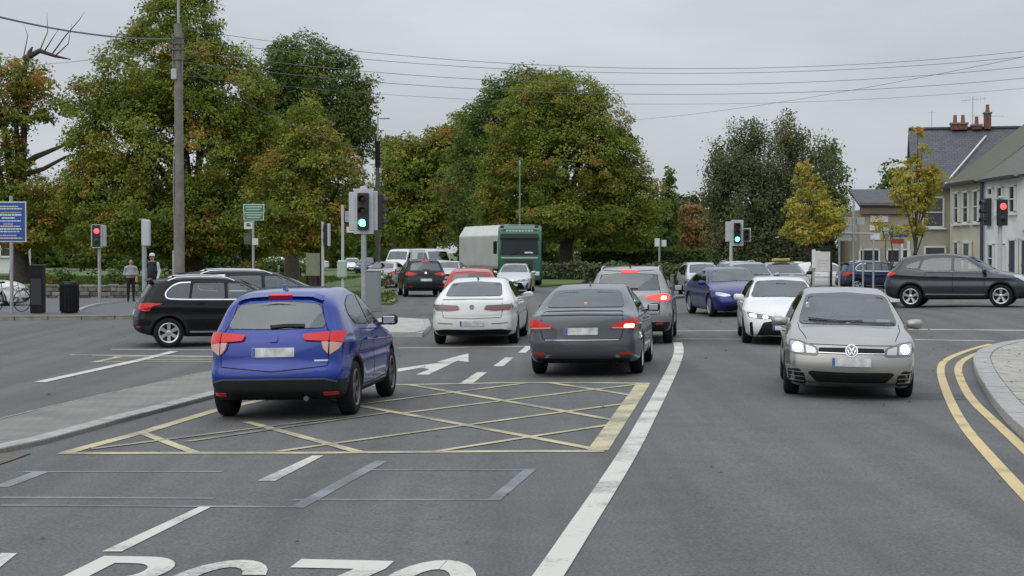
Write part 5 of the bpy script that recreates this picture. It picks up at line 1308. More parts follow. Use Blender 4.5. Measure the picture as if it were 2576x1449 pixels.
# --- right signals
Y = 74; b = foot(1838, Y); b.z += .1; s = empty('traffic_signal', b); tag(s, 'far traffic signal with two heads showing green, above the blue saloon', 'traffic light'); zz = lambda y: hz(y, Y)-b.z
pole(s, zz(570), .075, mat=HEADG); head(s, (.26, -.14, zz(586)), -.05, [LREDOFF, LAMBOFF, LGREEN], w=.30, board=True, lr=.105, dy=.29)
MB().box((-.12, .02, zz(583)), (.26, .2, .92), bev=.02).build('side_board', HEADG, s); hd = head(s, (.70, -.10, zz(591)), -.1, [LENSK, LENSK], w=.28, board=False, dy=.24, lr=.08); MB().box((.70, .0, zz(591)), (.40, .03, .62)).build('backing_board', SIGW, s)
Y = 53; b = foot(2514, Y); b.z += .12; s = empty('traffic_signal', b); tag(s, 'pedestrian and traffic signal showing red above the dark grey SUV at the right', 'traffic light'); zz = lambda y: hz(y, Y)-b.z
pole(s, zz(560), .075, mat=HEADG); head(s, (.03, -.12, zz(535)), .05, [LRED, LENSK], w=.32, board=False, lr=.105, dy=.40, hood=False); hd = head(s, (-.38, .05, zz(533)), -1.45, [LREDOFF, LAMBOFF, LGRNOFF], w=.30, board=True, dy=.28)
MB().tube([(-.36, .05, zz(500)), (.03, 0, zz(500))], .025, 8).build('bracket', STEELG, s); MB().box((.02, -.02, zz(497)), (.16, .14, .1), bev=.02).build('detector', HEADG, s)
# --- ticket board, sign frame, blue and red signs in the car park
Y = 66; b = foot(2068, Y); b.z += .05; s = empty('ticket_board', b); tag(s, 'white notice cabinet with dark cap beside the young yellow green tree', 'sign'); zz = lambda y: hz(y, Y)-b.z
MB().box((.0, 0, (zz(632)+zz(684))/2), (.62, .12, zz(632)-zz(684)), bev=.02).build('panel', M('notice_white', (.55, .54, .51), .6, noise=(3, .1)), s); MB().box((.12, 0, zz(628)), (.44, .2, .12), bev=.02).build('cap', BLK, s)
for dx in (-.36, .36): MB().box((dx, .05, zz(640)/2), (.09, .1, zz(640)), bev=.01).build('leg', BLK if dx > 0 else STEELG, s)
MB().box((-.36, -.02, (zz(628)+zz(675))/2), (.14, .14, zz(628)-zz(675)), bev=.02).build('side_panel', SIGW, s); textlines(s, (0, -.05, (zz(650)+zz(676))/2), .55, .4, 0, [(.8, .1, .9, .08), (.5, .1, .8, .08), (.2, .1, .85, .08)], M('print_tan', (.45, .38, .30), .6))
Y = 72; b = foot(2150, Y); s = empty('sign_gantry', b); tag(s, 'grey sign backs on a tall steel pipe frame in the car park', 'sign'); zz = lambda y: hz(y, Y)-b.z
for px, y0 in ((2110, 585), (2146, 500), (2170, 600), (2196, 600)): MB().tube([(foot(px, Y).x-b.x, 0, 0), (foot(px, Y).x-b.x, 0, zz(y0))], .045, 8).build('upright', STEELG, s)
MB().tube([(foot(2110, Y).x-b.x, 0, zz(586)), (foot(2196, Y).x-b.x, 0, zz(588))], .04, 8).build('crossbar', STEELG, s)
for px, y0, w_, h_ in ((2130, 576, .85, 1.05), (2163, 556, .40, .30)): plate(s, (foot(px, Y).x-b.x, .06, zz(y0)), w_, h_, 0, SIGBACK, 'sign_back')
Y = 84; b = foot(2262, Y); s = empty('direction_sign', b); tag(s, 'blue arrow sign over a small red and white sign in the car park', 'sign'); zz = lambda y: hz(y, Y)-b.z
pole(s, zz(572), .05); plate(s, (0, -.07, zz(585)), .92, .48, 0, BLUE); plate(s, (-.1, -.07, zz(607)), .6, .26, 0, M('sign_red', (.40, .05, .04), .5))
MB().prism([(-.62, 0), (-.45, .25), (-.45, -.25)], -.08, -.06, 'XZ', Matrix.Translation((0, 0, zz(585)))).build('arrow_point', BLUE, s)
plate(s, (-.78, -.05, zz(592)), .55, .40, 0, SIGBACK, 'sign_back')
# --- bicycle against the blue sign
def bicycle(b, yaw):
    s = empty('bicycle', b, yaw); tag(s, 'pale bicycle leaning at the foot of the blue sign', 'bicycle'); FR = M('bike_frame', (.55, .57, .58), .35, metal=.2); R = .34
    for x in (-.52, .52):
        w = MB().lathe([(R-.018, -.018), (R, -.01), (R, .01), (R-.018, .018)], 32, 'Y', (x, 0, R), close=True).build('wheel', RUB, s)
        for k in range(12): a = math.pi*2*k/12; MB().tube([(x, 0, R), (x+(R-.02)*math.cos(a), 0, R+(R-.02)*math.sin(a))], .003, 4).build('spoke', STEELG, w)
    MB().tube([(-.52, 0, R), (-.1, 0, .28), (.38, 0, .78)], .018, 8).tube([(-.1, 0, .28), (-.24, 0, .80)], .018, 8).tube([(-.22, 0, .74), (.37, 0, .84)], .018, 8).tube([(-.52, 0, R), (-.22, 0, .74)], .014, 8).build('frame', FR, s)
    MB().tube([(.36, 0, .92), (.40, 0, .72), (.52, 0, R)], .017, 8).build('fork', FR, s); MB().tube([(.25, -.27, 1.0), (.36, -.14, 1.0), (.38, 0, .98), (.36, .14, 1.0), (.25, .27, 1.0)], .014, 8).build('handlebar', BLK, s)
    MB().box((-.27, 0, .93), (.26, .13, .06), bev=.02).tube([(-.24, 0, .78), (-.26, 0, .92)], .013, 8).build('saddle', BLK, s); MB().lathe([(.001, -.02), (.09, -.02), (.09, .02), (.001, .02)], 16, 'Y', (-.1, 0, .28)).build('crank', BLK, s)
    return s
b = foot(20, 49.9); b.z += .115; bicycle(b, math.radians(55))
# --- low stone wall on the left, stone by stone
wall = empty('stone_wall', (foot(230, 66).x, 66, G(foot(230, 66).x, 66)+.0)); tag(wall, 'low rough stone wall behind the bins and pedestrian signal', 'wall')
STN = [M('stone_%d' % i, c, .9, noise=(4, .3), bump=(10, .6, .02)) for i, c in enumerate([(.13, .125, .11), (.17, .16, .145), (.10, .095, .085), (.21, .195, .17)])]
x0 = foot(60, 66).x-wall.location.x; x1 = foot(345, 66).x-wall.location.x
MB().box(((x0+x1)/2, .12, .25), (x1-x0, .28, .50)).build('core', STN[2], wall)
for r_ in range(3):
    x = x0-random.uniform(0, .2); z = .09+r_*.18
    while x < x1:
        l = random.uniform(.22, .46); hh = .165; V = []
        bx_ = MB().box((x+l/2, -.04+random.uniform(-.015, .015), z+random.uniform(-.01, .01)), (l-.02, .10, hh), bev=.025); bx_.build('stone', random.choice(STN), wall); x += l
x = x0
while x < x1: l = random.uniform(.35, .6); MB().box((x+l/2, .10, .58+random.uniform(-.02, .03)), (l-.02, .40, .12), bev=.03).build('coping_stone', random.choice(STN), wall); x += l
# --- overhead wires
WIRE = M('wire', (.13, .14, .155), .6)
def wire(label, a, b, sag, r, n=28):
    a, b = Vector(a), Vector(b); o = empty('overhead_wire', a); tag(o, label, 'wire', 'overhead wires')
    MB().tube([a.lerp(b, t)-Vector((0, 0, sag*4*t*(1-t)))-a for t in np.linspace(0, 1, n)], r, 5).build('strand', WIRE, o, smooth=True)
names = ['topmost of the five long wires over the road', 'second from the top of the long wires over the road', 'third from the top of the long wires over the road', 'fourth from the top of the long wires over the road', 'faint lowest of the five long wires over the road']
for i, (y0, ym, y1) in enumerate(((72, 172, 112), (98, 184, 128), (128, 213, 152), (156, 237, 182), (190, 262, 208))):
    A, B = at(458, y0, 58), at(2720, y1, 60); m = A.lerp(B, .5); zt = at(1590, ym, 59).z; wire(names[i], A, B, m.z-zt, .0095 if i < 4 else .006)
wire('thick black cable running from the top left to the telegraph pole', at(-120, 12, 40), at(440, 98, 57.8), .25, .028)
wire('single wire climbing to the right above the birch', at(1590, 302, 120), at(2740, 108, 60), .4, .010)
wire('drop wire sagging between the two telegraph poles', at(470, 170, 58), at(945, 378, 94), .55, .016)
wire('thin wire from the left meeting the pole below the thick cable', at(-100, 170, 70), at(445, 118, 58), .2, .009)
# --- people
def person(label, b, yaw, h, top, legs, hair, cap=None, arms='fold', sleeve=None, bag=None):
    k = h/1.75
    def cap_(p, a, c, r0, r1):
        a, c = np.array(a), np.array(c); ab = c-a; t = np.clip(((p-a)@ab)/(ab@ab), 0, 1); return np.linalg.norm(p-a-t[:, None]*ab, axis=1)-(r0+(r1-r0)*t)
    arm = {'fold': lambda s: [((s*.21, 0, 1.40), (s*.27, .02, 1.13), .058, .046), ((s*.27, .02, 1.13), (s*.04, -.20, 1.12), .046, .036), ((s*.04, -.20, 1.12), (-s*.02, -.23, 1.13), .036, .03)],
           'drive': lambda s: [((s*.21, 0, 1.40), (s*.27, -.10, 1.16), .058, .046), ((s*.27, -.10, 1.16), (s*.16, -.38, 1.24), .046, .036), ((s*.16, -.38, 1.24), (s*.13, -.44, 1.27), .038, .03)],
           'down': lambda s: [((s*.21, 0, 1.40), (s*.27, .03, 1.12), .058, .046), ((s*.27, .03, 1.12), (s*.25, -.08, .88), .046, .036), ((s*.25, -.08, .88), (s*.25, -.11, .79), .038, .028)]}[arms]
    segs = []
    for s_ in (1, -1):
        if arms == 'drive': segs += [((s_*.09, 0, .93), (s_*.12, -.46, 1.0), .095, .065), ((s_*.12, -.46, 1.0), (s_*.12, -.62, .62), .065, .045), ((s_*.12, -.62, .60), (s_*.12, -.78, .60), .045, .04)]+arm(s_)
        else: segs += [((s_*.09, 0, .92), (s_*.105, -.02, .50), .095, .062), ((s_*.105, -.02, .50), (s_*.11, .02, .09), .062, .043), ((s_*.11, .03, .05), (s_*.125, -.15, .04), .048, .04)]+arm(s_)
    def f(P):
        p = P/k
        d = cap_(p*np.array([.72, 1, 1]), (0, 0, .95), (0, 0, 1.18), .125, .115); d = smin(d, cap_(p*np.array([.68, 1, 1]), (0, 0, 1.15), (0, -.005, 1.36), .118, .105), .1)
        d = smin(d, cap_(p, (-.14, 0, 1.43), (.14, 0, 1.43), .065, .065), .08); d = smin(d, cap_(p, (0, 0, 1.42), (0, -.015, 1.55), .055, .052), .05)
        q = (p-np.array([0, -.02, 1.645]))/np.array([.078, .098, .112]); d = smin(d, (np.linalg.norm(q, axis=1)-1)*.09, .03)
        d = smin(d, cap_(p, (0, -.105, 1.645), (0, -.132, 1.622), .010, .014), .02)
        for s_ in (1, -1): d = smin(d, cap_(p, (s_*.08, -.01, 1.64), (s_*.085, 0, 1.655), .016, .014), .01)
        for a, c, r0, r1 in segs: d = smin(d, cap_(p, a, c, r0, r1), .035)
        return d*k
    V, Fc, N = sdf_mesh(f, (-.5, -.4 if arms != 'drive' else -.95, -.02), (.5, .35, h+.08), .022)
    root = empty('person', b, yaw); tag(root, label, 'person'); cz = V[Fc].mean(1)/k
    lower = (cz[:, 2] < .98) | ((arms == 'drive') & (cz[:, 1] < -.13) & (cz[:, 2] < 1.09)); shoe = cz[:, 2] < .085; up = (cz[:, 2] >= .98) & (cz[:, 2] < 1.485); hr = (cz[:, 2] > 1.655) & (cz[:, 1] > -.085) | ((cz[:, 2] > 1.735)) | ((cz[:, 2] > 1.58) & (cz[:, 1] > .03) & (cz[:, 2] < 1.8))
    hand = ((cz[:, 1] < -.195) & (cz[:, 2] > 1.0) & (cz[:, 2] < 1.3)) if arms == 'fold' else ((cz[:, 1] < -.37) & (cz[:, 2] > 1.15)) if arms == 'drive' else ((cz[:, 2] < .86) & (np.abs(cz[:, 0]) > .205))
    armm = (np.abs(cz[:, 0]) > .205) & up
    own = np.zeros(len(Fc), int); own[lower] = 2; own[shoe] = 3; own[up] = 1; own[hr & (cz[:, 2] > 1.5)] = 4
    if sleeve: own[armm | ((np.abs(cz[:, 0]) > .205) & lower & (cz[:, 2] > .8))] = 5
    own[hand] = 0
    SK = M('skin', (.45, .27, .19), .6); ms = {0: ('skin', SK), 1: ('jacket', top), 2: ('trousers', legs), 3: ('shoes', BLK), 4: ('hair', hair), 5: ('sleeves', sleeve or top)}
    # one continuous body mesh, clothing as material zones
    bo = mesh_obj('body', V, Fc.tolist(), None, root, smooth=True, normals=N); me = bo.data
    for i in range(6): me.materials.append(ms[i][1])
    me.polygons.foreach_set('material_index', own.astype(np.int32))
    for s_ in (1, -1): MB().lathe([(.001, -.004), (.010, 0), (.001, .004)], 8, 'Y', (s_*.032*k, -.113*k, 1.655*k)).build('eye', BLK, root)
    MB().box((0, -.112*k, 1.592*k), (.045*k, .012*k, .008*k)).build('mouth', M('lip', (.32, .12, .1), .6), root)
    if cap:
        MB().lathe([(.001, .125), (.06, .115), (.10, .07), (.108, .0), (.10, -.005)], 20, c=(0, -.01, 1.68*k)).build('cap', cap, root, smooth=True); MB().box((0, -.13*k, 1.685*k), (.16, .13, .014), bev=.005).build('cap_peak', M('cap_peak', (.06, .08, .14), .6), root)
    if bag: MB().box((.22*k, -.06, .92*k), (.10, .22, .26), bev=.04).tube([(.20*k, -.06, 1.05*k), (.15*k, 0, 1.46*k)], .014, 6).build('shoulder_bag', bag, root)
    return root
b = foot(329, 61.5); b.z += .10; person('person in a pale grey jacket and dark trousers with arms folded, by the left kerb', b, .3, 1.60, M('cloth_grey', (.30, .31, .34), .9, noise=(9, .2)), M('cloth_black', (.014, .014, .018), .9), M('hair_dark', (.03, .024, .02), .7), bag=M('bag_tan', (.42, .28, .10), .7))
b = foot(383, 61); b.z += .10; person('person in a dark vest with white sleeves and a white cap', b, -.2, 1.80, M('vest_dark', (.015, .02, .025), .8), M('cloth_black', (.014, .014, .018), .9), M('hair_dark', (.03, .024, .02), .7), cap=M('cap_white', (.68, .69, .72), .7), arms='down', sleeve=M('sleeve_white', (.6, .6, .62), .8))
# ================================================================== trees, hedges, shrubs
def leafmat(name, rough=.75, trans=.34):
    m = bpy.data.materials.new(name); m.use_nodes = True; n, l = m.node_tree.nodes, m.node_tree.links
    b = n['Principled BSDF']; b.inputs['Roughness'].default_value = rough; b.inputs['Specular IOR Level'].default_value = .08
    a = n.new('ShaderNodeAttribute'); a.attribute_name = 'leafcol'; l.new(a.outputs['Color'], b.inputs['Base Color'])
    t = n.new('ShaderNodeBsdfTranslucent'); l.new(a.outputs['Color'], t.inputs[0])
    s = n.new('ShaderNodeMixShader'); s.inputs[0].default_value = trans; l.new(b.outputs[0], s.inputs[1]); l.new(t.outputs[0], s.inputs[2])
    l.new(s.outputs[0], n['Material Output'].inputs[0]); return m
LEAF = leafmat('foliage')
BARK = M('bark', (.055, .045, .035), .9, noise=(6, .35), bump=(14, .8, .03))
BARKI = M('bark_ivy', (.07, .05, .03), .9, noise=(5, .5), bump=(12, .8, .04))
def unit(a): return a/np.maximum(np.linalg.norm(a, axis=1, keepdims=True), 1e-9)
def leaves(name, cen, nor, size, col, parent, mat=LEAF, aspect=.72):
    N = len(cen); nor = unit(nor); r = np.random.normal(size=(N, 3)); t = unit(np.cross(nor, r)); b = np.cross(nor, t)
    s = size[:, None]; V = np.empty((N, 4, 3))
    V[:, 0] = cen-t*s*.62; V[:, 1] = cen+b*s*.5*aspect; V[:, 2] = cen+t*s*.62; V[:, 3] = cen-b*s*.5*aspect
    V[:, [1, 3]] += (nor*s*.12)[:, None, :]
    me = bpy.data.meshes.new(name); me.vertices.add(4*N); me.vertices.foreach_set('co', V.reshape(-1).astype(np.float32))
    me.loops.add(4*N); me.loops.foreach_set('vertex_index', np.arange(4*N, dtype=np.int32)); me.polygons.add(N)
    me.polygons.foreach_set('loop_start', np.arange(0, 4*N, 4, dtype=np.int32)); me.update(calc_edges=True); me.validate()
    ca = me.color_attributes.new('leafcol', 'FLOAT_COLOR', 'POINT'); cc = np.ones((N, 4, 4), np.float32); cc[:, :, :3] = col[:, None, :]
    ca.data.foreach_set('color', cc.reshape(-1)); me.materials.append(mat)
    o = bpy.data.objects.new(name, me); link(o, parent); return o
PAL = {'linden': [(.082, .125, .018), (.120, .168, .023), (.165, .205, .030), (.21, .20, .036), (.24, .14, .03)],
       'dark': [(.050, .094, .020), (.074, .126, .025), (.104, .150, .03), (.13, .158, .034), (.14, .125, .034)],
       'grey': [(.062, .086, .034), (.082, .108, .040), (.105, .130, .046), (.126, .144, .05), (.125, .118, .04)],
       'orange': [(.14, .13, .022), (.22, .15, .025), (.32, .15, .026), (.40, .16, .032), (.44, .18, .05)],
       'brown': [(.105, .115, .020), (.15, .132, .022), (.20, .138, .024), (.245, .14, .028), (.25, .12, .028)],
       'yellow': [(.17, .20, .03), (.23, .245, .036), (.29, .275, .042), (.33, .27, .045), (.32, .21, .04)],
       'hedge': [(.038, .078, .014), (.052, .098, .017), (.068, .115, .02), (.078, .12, .022), (.09, .115, .026)],
       'red': [(.15, .105, .035), (.19, .115, .038), (.17, .12, .038), (.13, .125, .04), (.22, .13, .05)]}
WTS = np.array([.27, .34, .27, .10, .02])
def crown_points(lobes, dens, clump=(.55, 1.0), leaf=.2, flat=.62, perclump=26, inner=.55, gaps=0.0):
    """lobes: (centre, (rx, ry, rz)); gives leaf centres, normals, clump ids"""
    Cs, Ns, Ks, Hs = [], [], [], []; k = 0
    for c, r in lobes:
        r = np.array(r, float); c = np.array(c, float)
        area = 4*math.pi*((r[0]*r[1])**1.6/3+(r[0]*r[2])**1.6/3+(r[1]*r[2])**1.6/3)**(1/1.6)
        n = max(4, int(area*dens))
        d = unit(np.random.normal(size=(n, 3))); rad = inner+(1-inner)*np.random.rand(n)**.45
        rad *= 1+.16*np.sin(d[:, 0]*5+c[0])*np.sin(d[:, 2]*6+c[2])
        cc = c+d*rad[:, None]*r
        for i in range(n):
            if gaps and random.random() < gaps: continue
            rc = random.uniform(*clump); m = perclump
            p = np.random.normal(size=(m, 3)); p = unit(p)*(np.random.rand(m)**.4)[:, None]*rc*np.array([1, 1, flat])
            p[:, 2] -= .22*rc*(p[:, 0]**2+p[:, 1]**2)/max(rc*rc, 1e-6)
            dn = d[i]/r*r.mean(); nn = dn/np.linalg.norm(dn)*.8+np.array([0, 0, .5])+.55*np.random.normal(size=(m, 3))
            Cs.append(cc[i]+p); Ns.append(nn); Ks.append(np.full(m, k)); k += 1
    return np.concatenate(Cs), np.concatenate(Ns), np.concatenate(Ks)
def colours(K, pal, autumn=0.0, P=None, pal2='orange'):
    nk = K.max()+1; A = np.array(PAL[pal]); B = np.array(PAL[pal2])
    ci = np.random.choice(5, nk, p=WTS); base = A[ci]
    if autumn:
        cp_ = np.zeros((nk, 3)); cp_[K] = P if P is not None else np.random.normal(size=(len(K), 3))*9
        fld = np.sin(cp_[:, 0]*.9+1.3*np.sin(cp_[:, 2]*.7))+np.sin(cp_[:, 2]*1.1+cp_[:, 1]*.6+.8)+.6*np.sin(cp_[:, 0]*2.1-cp_[:, 2]*1.7)
        m = np.random.rand(nk) < autumn*np.clip(.25+1.1*np.maximum(fld-.2, 0), 0, 4)*1.25; base[m] = .35*base[m]+.65*B[np.random.choice(5, m.sum())]
    li = np.random.choice(3, len(K))
    col = .72*base[K]+.28*A[li]; col *= 1.24*(1+.10*np.random.normal(size=(len(K), 1)))
    return np.clip(col*np.array([1.30, 1.16, 1.5]), .008, .6)
def px_lobes(L, Y, depth=1.0, jit=0):
    out = []
    for q in L:
        x, y, rx, ry = q[:4]; dy = q[4] if len(q) > 4 else 0; p = at(x, y, Y+dy); k = (Y+dy)/F
        out.append(((p.x, p.y, p.z), (rx*k, rx*k*depth, ry*k)))
    return out
def tree(name, label, base, trunk_r, lobes, pal, group=None, autumn=0.0, pal2='orange', dens=1.5, leaf=.2, clump=(.5, 1.0), perclump=28, bark=BARK, cat='tree', limb=True, flat=.62, gaps=0.0, inner=.55, lean=0, trunk_top=None, extra=None):
    root = empty(name, base); tag(root, label, cat, group); b = Vector(base)
    loc = [((c[0]-b.x, c[1]-b.y, c[2]-b.z), r) for c, r in lobes]
    P, N, K = crown_points(loc, dens, clump, leaf, flat, perclump, inner, gaps)
    keep = P[:, 2] > .3; P, N, K = P[keep], N[keep], K[keep]
    leaves('crown', P, N, leaf*(.65+.7*np.random.rand(len(P))), colours(K, pal, autumn, P, pal2), root)
    # trunk with limbs
    zc = np.mean([c[2] for c, r in loc]); top = trunk_top or zc; xm = np.mean([c[0] for c, r in loc])
    mb = MB(); pts = [Vector((0, 0, -.2)), Vector((0, 0, .25))]; rs = [trunk_r*1.5, trunk_r*1.15]
    for t in (.2, .4, .6, .8, 1.0):
        pts.append(Vector((xm*.5*t*t+random.uniform(-.1, .1), random.uniform(-.1, .1), .25+(top-.25)*t))); rs.append(trunk_r*(1.0-.72*t))
    mb.tube(pts, rs, 10); mb.build('trunk', bark, root, smooth=True)
    if limb:
        for c, r in sorted(loc, key=lambda q: -q[1][0])[:9]:
            c = Vector(c); z0 = min(max(.30*c.z, top*.35), top*.9); st = Vector((xm*.15, 0, z0)); mid = st.lerp(c, .5)+Vector((0, 0, .12*(c-st).length))
            l = MB().tube([st, st.lerp(mid, .5)+Vector((random.uniform(-.2, .2), 0, 0)), mid, c, c+Vector((random.uniform(-.5, .5), random.uniform(-.5, .5), r[2]*.5))], [trunk_r*.5, trunk_r*.42, trunk_r*.33, trunk_r*.2, trunk_r*.06], 7)
            l.build('limb', bark, root, smooth=True)
    return root
def basez(x, y, Y): p = at(x, y, Y); return (p.x, Y, G(p.x, Y))

# big lime behind the telegraph pole
LD = px_lobes([(455, 60, 120, 95), (420, 180, 170, 130), (530, 230, 150, 140), (330, 330, 130, 130), (470, 390, 215, 150), (620, 400, 110, 150, 1), (290, 480, 120, 110), (400, 545, 190, 85), (560, 545, 160, 90), (300, 590, 110, 50), (440, 600, 130, 45), (590, 600, 110, 42), (215, 470, 60, 60), (230, 250, 60, 60), (640, 280, 60, 90), (215, 370, 55, 60), (455, -30, 75, 60)], 94)
tree('lime_tree', 'tallest lime tree, broad green crown with rust patches behind the telegraph pole', basez(490, 715, 95), .55, LD, 'linden', 'trees on the green', .13, 'orange', 1.6, .155, (.45, .95), 70, bark=BARKI)
LD = px_lobes([(765, 165, 95, 75), (820, 215, 105, 95), (700, 210, 80, 90), (860, 290, 85, 95), (780, 320, 120, 110), (690, 330, 90, 110), (900, 250, 40, 55), (905, 340, 40, 60), (720, 120, 30, 30)], 112)
tree('lime_tree', 'second tall green tree with ragged top, right of the tallest lime', basez(735, 705, 113), .5, LD, 'dark', 'trees on the green', .05, 'brown', 1.4, .175, (.5, .95), 58)
LD = px_lobes([(770, 330, 60, 60), (800, 400, 95, 80), (730, 440, 80, 80), (850, 470, 70, 75), (770, 530, 140, 60), (680, 520, 80, 60), (860, 570, 70, 45), (740, 590, 110, 40), (770, 275, 30, 35)], 88)
tree('lime_tree', 'smaller yellowing tree with rust brown top over the direction sign', basez(795, 718, 89), .38, LD, 'linden', 'trees on the green', .34, 'brown', 2.0, .145, (.4, .8), 56, bark=BARKI)
# left edge tree with orange top and dark limbs
LD = px_lobes([(-20, 210, 110, 75), (70, 200, 75, 60), (130, 270, 55, 45), (40, 290, 80, 50), (-60, 330, 110, 90), (10, 400, 70, 50), (70, 480, 110, 50), (-20, 520, 90, 70), (140, 520, 90, 60), (200, 440, 40, 45), (120, 590, 100, 50), (30, 585, 80, 45), (190, 575, 60, 50)], 100)
t = tree('maple_tree', 'tree at the left edge with orange top and bare dark limbs', basez(50, 712, 100), .62, LD, 'linden', 'trees on the green', .38, 'orange', 1.4, .17, (.45, .9), 46, inner=.35, gaps=.1)
def twig(root, pix, Y, r0, name='limb', mat=BARK):
    b = Vector(root.location); pts = [at(x, y, Y)-b for x, y in pix]; n = len(pts)
    MB().tube(pts, [r0*(1-.85*i/(n-1)) for i in range(n)], 7).build(name, mat, root, smooth=True)
for pix, r0 in (([(55, 420), (90, 395), (150, 370), (210, 340)], .26), ([(60, 440), (110, 425), (165, 395), (200, 385)], .2), ([(40, 250), (55, 200), (75, 130), (82, 118)], .30), ([(60, 150), (100, 128), (140, 142), (178, 150)], .22),
                ([(110, 132), (130, 100), (150, 70)], .05), ([(130, 138), (165, 90), (200, 50), (212, 30)], .05), ([(140, 140), (172, 110), (180, 60)], .05), ([(100, 128), (120, 80), (118, 30)], .045), ([(60, 140), (70, 90), (60, 60)], .04)):
    twig(t, pix, 100, r0)
# row on the far side of the road
LD = px_lobes([(1020, 430, 70, 90), (1080, 480, 90, 110), (1000, 500, 60, 80), (1130, 400, 80, 90), (1060, 560, 110, 60), (1160, 500, 90, 90), (1180, 350, 60, 60), (1120, 375, 60, 60), (1075, 410, 55, 55), (1165, 330, 55, 50), (1030, 395, 40, 45)], 165)
tree('beech_tree', 'green and brown tree just right of the second telegraph pole', basez(1060, 688, 166), .5, LD, 'linden', 'trees along the far road', .30, 'brown', .8, .26, (.7, 1.4), 54)
LD = px_lobes([(985, 385, 40, 45), (1000, 420, 40, 40)], 210)
tree('far_tree', 'small dark treetop rising beside the street lamp pole', basez(990, 668, 210), .4, LD, 'dark', None, .1, 'brown', .7, .45, (.8, 1.4), 24)
LD = px_lobes([(1310, 225, 95, 60), (1270, 290, 90, 90), (1220, 360, 80, 100), (1200, 470, 100, 100), (1240, 560, 110, 60), (1350, 300, 90, 90), (1380, 220, 60, 40)], 140)
tree('lime_tree', 'dark tree half hidden behind the rounded central lime', basez(1255, 690, 141), .5, LD, 'dark', 'trees along the far road', .12, 'brown', 1.0, .22, (.6, 1.2), 52)
LD = px_lobes([(1410, 245, 110, 65), (1350, 330, 120, 100), (1480, 320, 110, 95), (1420, 420, 175, 120), (1540, 420, 85, 105), (1300, 470, 110, 100), (1560, 500, 90, 75), (1420, 545, 190, 55), (1290, 560, 80, 45), (1580, 580, 70, 45), (1630, 500, 40, 55), (1340, 250, 70, 45), (1240, 530, 50, 50)], 122)
tree('lime_tree', 'rounded central lime with olive crown and dark trunk beside the truck', basez(1425, 700, 122), .62, LD, 'linden', 'trees along the far road', .13, 'brown', 1.4, .175, (.5, 1.0), 64)
LD = px_lobes([(1682, 470, 14, 40), (1684, 540, 18, 60), (1680, 600, 22, 50)], 150)
tree('poplar_tree', 'narrow dark green poplar at the edge of the central lime', basez(1682, 682, 150), .25, LD, 'dark', None, 0, 'brown', 2.2, .3, (.4, .8), 30)
LD = px_lobes([(1740, 550, 38, 40), (1715, 590, 30, 35), (1770, 590, 35, 40)], 175)
tree('copper_shrub', 'reddish bush beyond the hedge right of the poplar', basez(1740, 675, 175), .25, LD, 'red', None, 0, 'red', .9, .4, (.6, 1.2), 26, cat='bush')
LD = px_lobes([(1720, 510, 28, 20), (1750, 505, 25, 18), (1700, 530, 26, 24)], 230)
tree('far_tree', 'pale distant treetop above the reddish bush', basez(1725, 660, 230), .3, LD, 'grey', None, 0, 'brown', .5, .6, (.9, 1.6), 22)
# dark group on the right
LD = px_lobes([(1880, 340, 45, 55), (1990, 345, 50, 55), (1850, 420, 70, 70), (1930, 420, 100, 90), (2030, 420, 70, 70), (1880, 510, 110, 90), (1990, 510, 110, 90), (1800, 400, 30, 55), (1850, 590, 80, 50), (1950, 590, 100, 55), (1880, 630, 100, 30), (2000, 630, 90, 30), (1810, 480, 45, 60)], 105)
tree('birch_tree', 'large feathery grey green birch behind the far green signal', basez(1930, 690, 105), .4, LD, 'grey', None, .04, 'brown', 2.1, .15, (.4, .85), 46, gaps=.05, inner=.3, flat=1.1)
LD = px_lobes([(2085, 380, 22, 40), (2090, 450, 45, 60), (2100, 530, 45, 60), (2060, 600, 60, 50)], 108)
tree('cypress_tree', 'dark pointed conifer at the right end of the birch', basez(2090, 695, 108), .3, LD, 'dark', None, .05, 'brown', 2.4, .17, (.4, .8), 40, flat=1.0)
LD = px_lobes([(2030, 425, 20, 28), (2040, 475, 42, 40), (2010, 530, 38, 40), (2080, 530, 45, 40), (2040, 580, 75, 30), (2110, 570, 28, 28), (1995, 575, 30, 26)], 70)
tree('young_maple_tree', 'young yellow green tree beside the ticket board', basez(2042, 735, 70), .07, LD, 'yellow', 'young street trees', .1, 'orange', 4.6, .13, (.22, .42), 26, inner=.3)
LD = px_lobes([(2308, 340, 10, 28), (2318, 390, 28, 30), (2300, 440, 55, 35), (2345, 440, 36, 34), (2290, 490, 50, 45), (2330, 500, 30, 45), (2265, 480, 26, 30), (2300, 560, 30, 40), (2350, 460, 28, 26)], 68)
tree('young_maple_tree', 'young yellow tree in front of the slate roofed house', basez(2300, 735, 68), .07, LD, 'yellow', 'young street trees', .14, 'orange', 4.6, .13, (.2, .4), 24, inner=.25, gaps=.12)
LD = px_lobes([(2245, 440, 30, 45), (2230, 490, 28, 40), (2250, 520, 35, 40)], 112)
tree('dark_tree', 'dark tree just left of the slate roofed house', basez(2248, 690, 112), .25, LD, 'dark', None, 0, 'brown', 1.5, .24, (.4, .8), 26)
LD = px_lobes([(2245, 580, 30, 24), (2215, 560, 22, 18)], 66)
tree('shrub', 'low yellow green shrub beneath the young yellow tree by the blue sign', basez(2240, 735, 66), .05, LD, 'yellow', None, .1, 'orange', 4, .12, (.2, .35), 18, inner=.3, cat='bush')
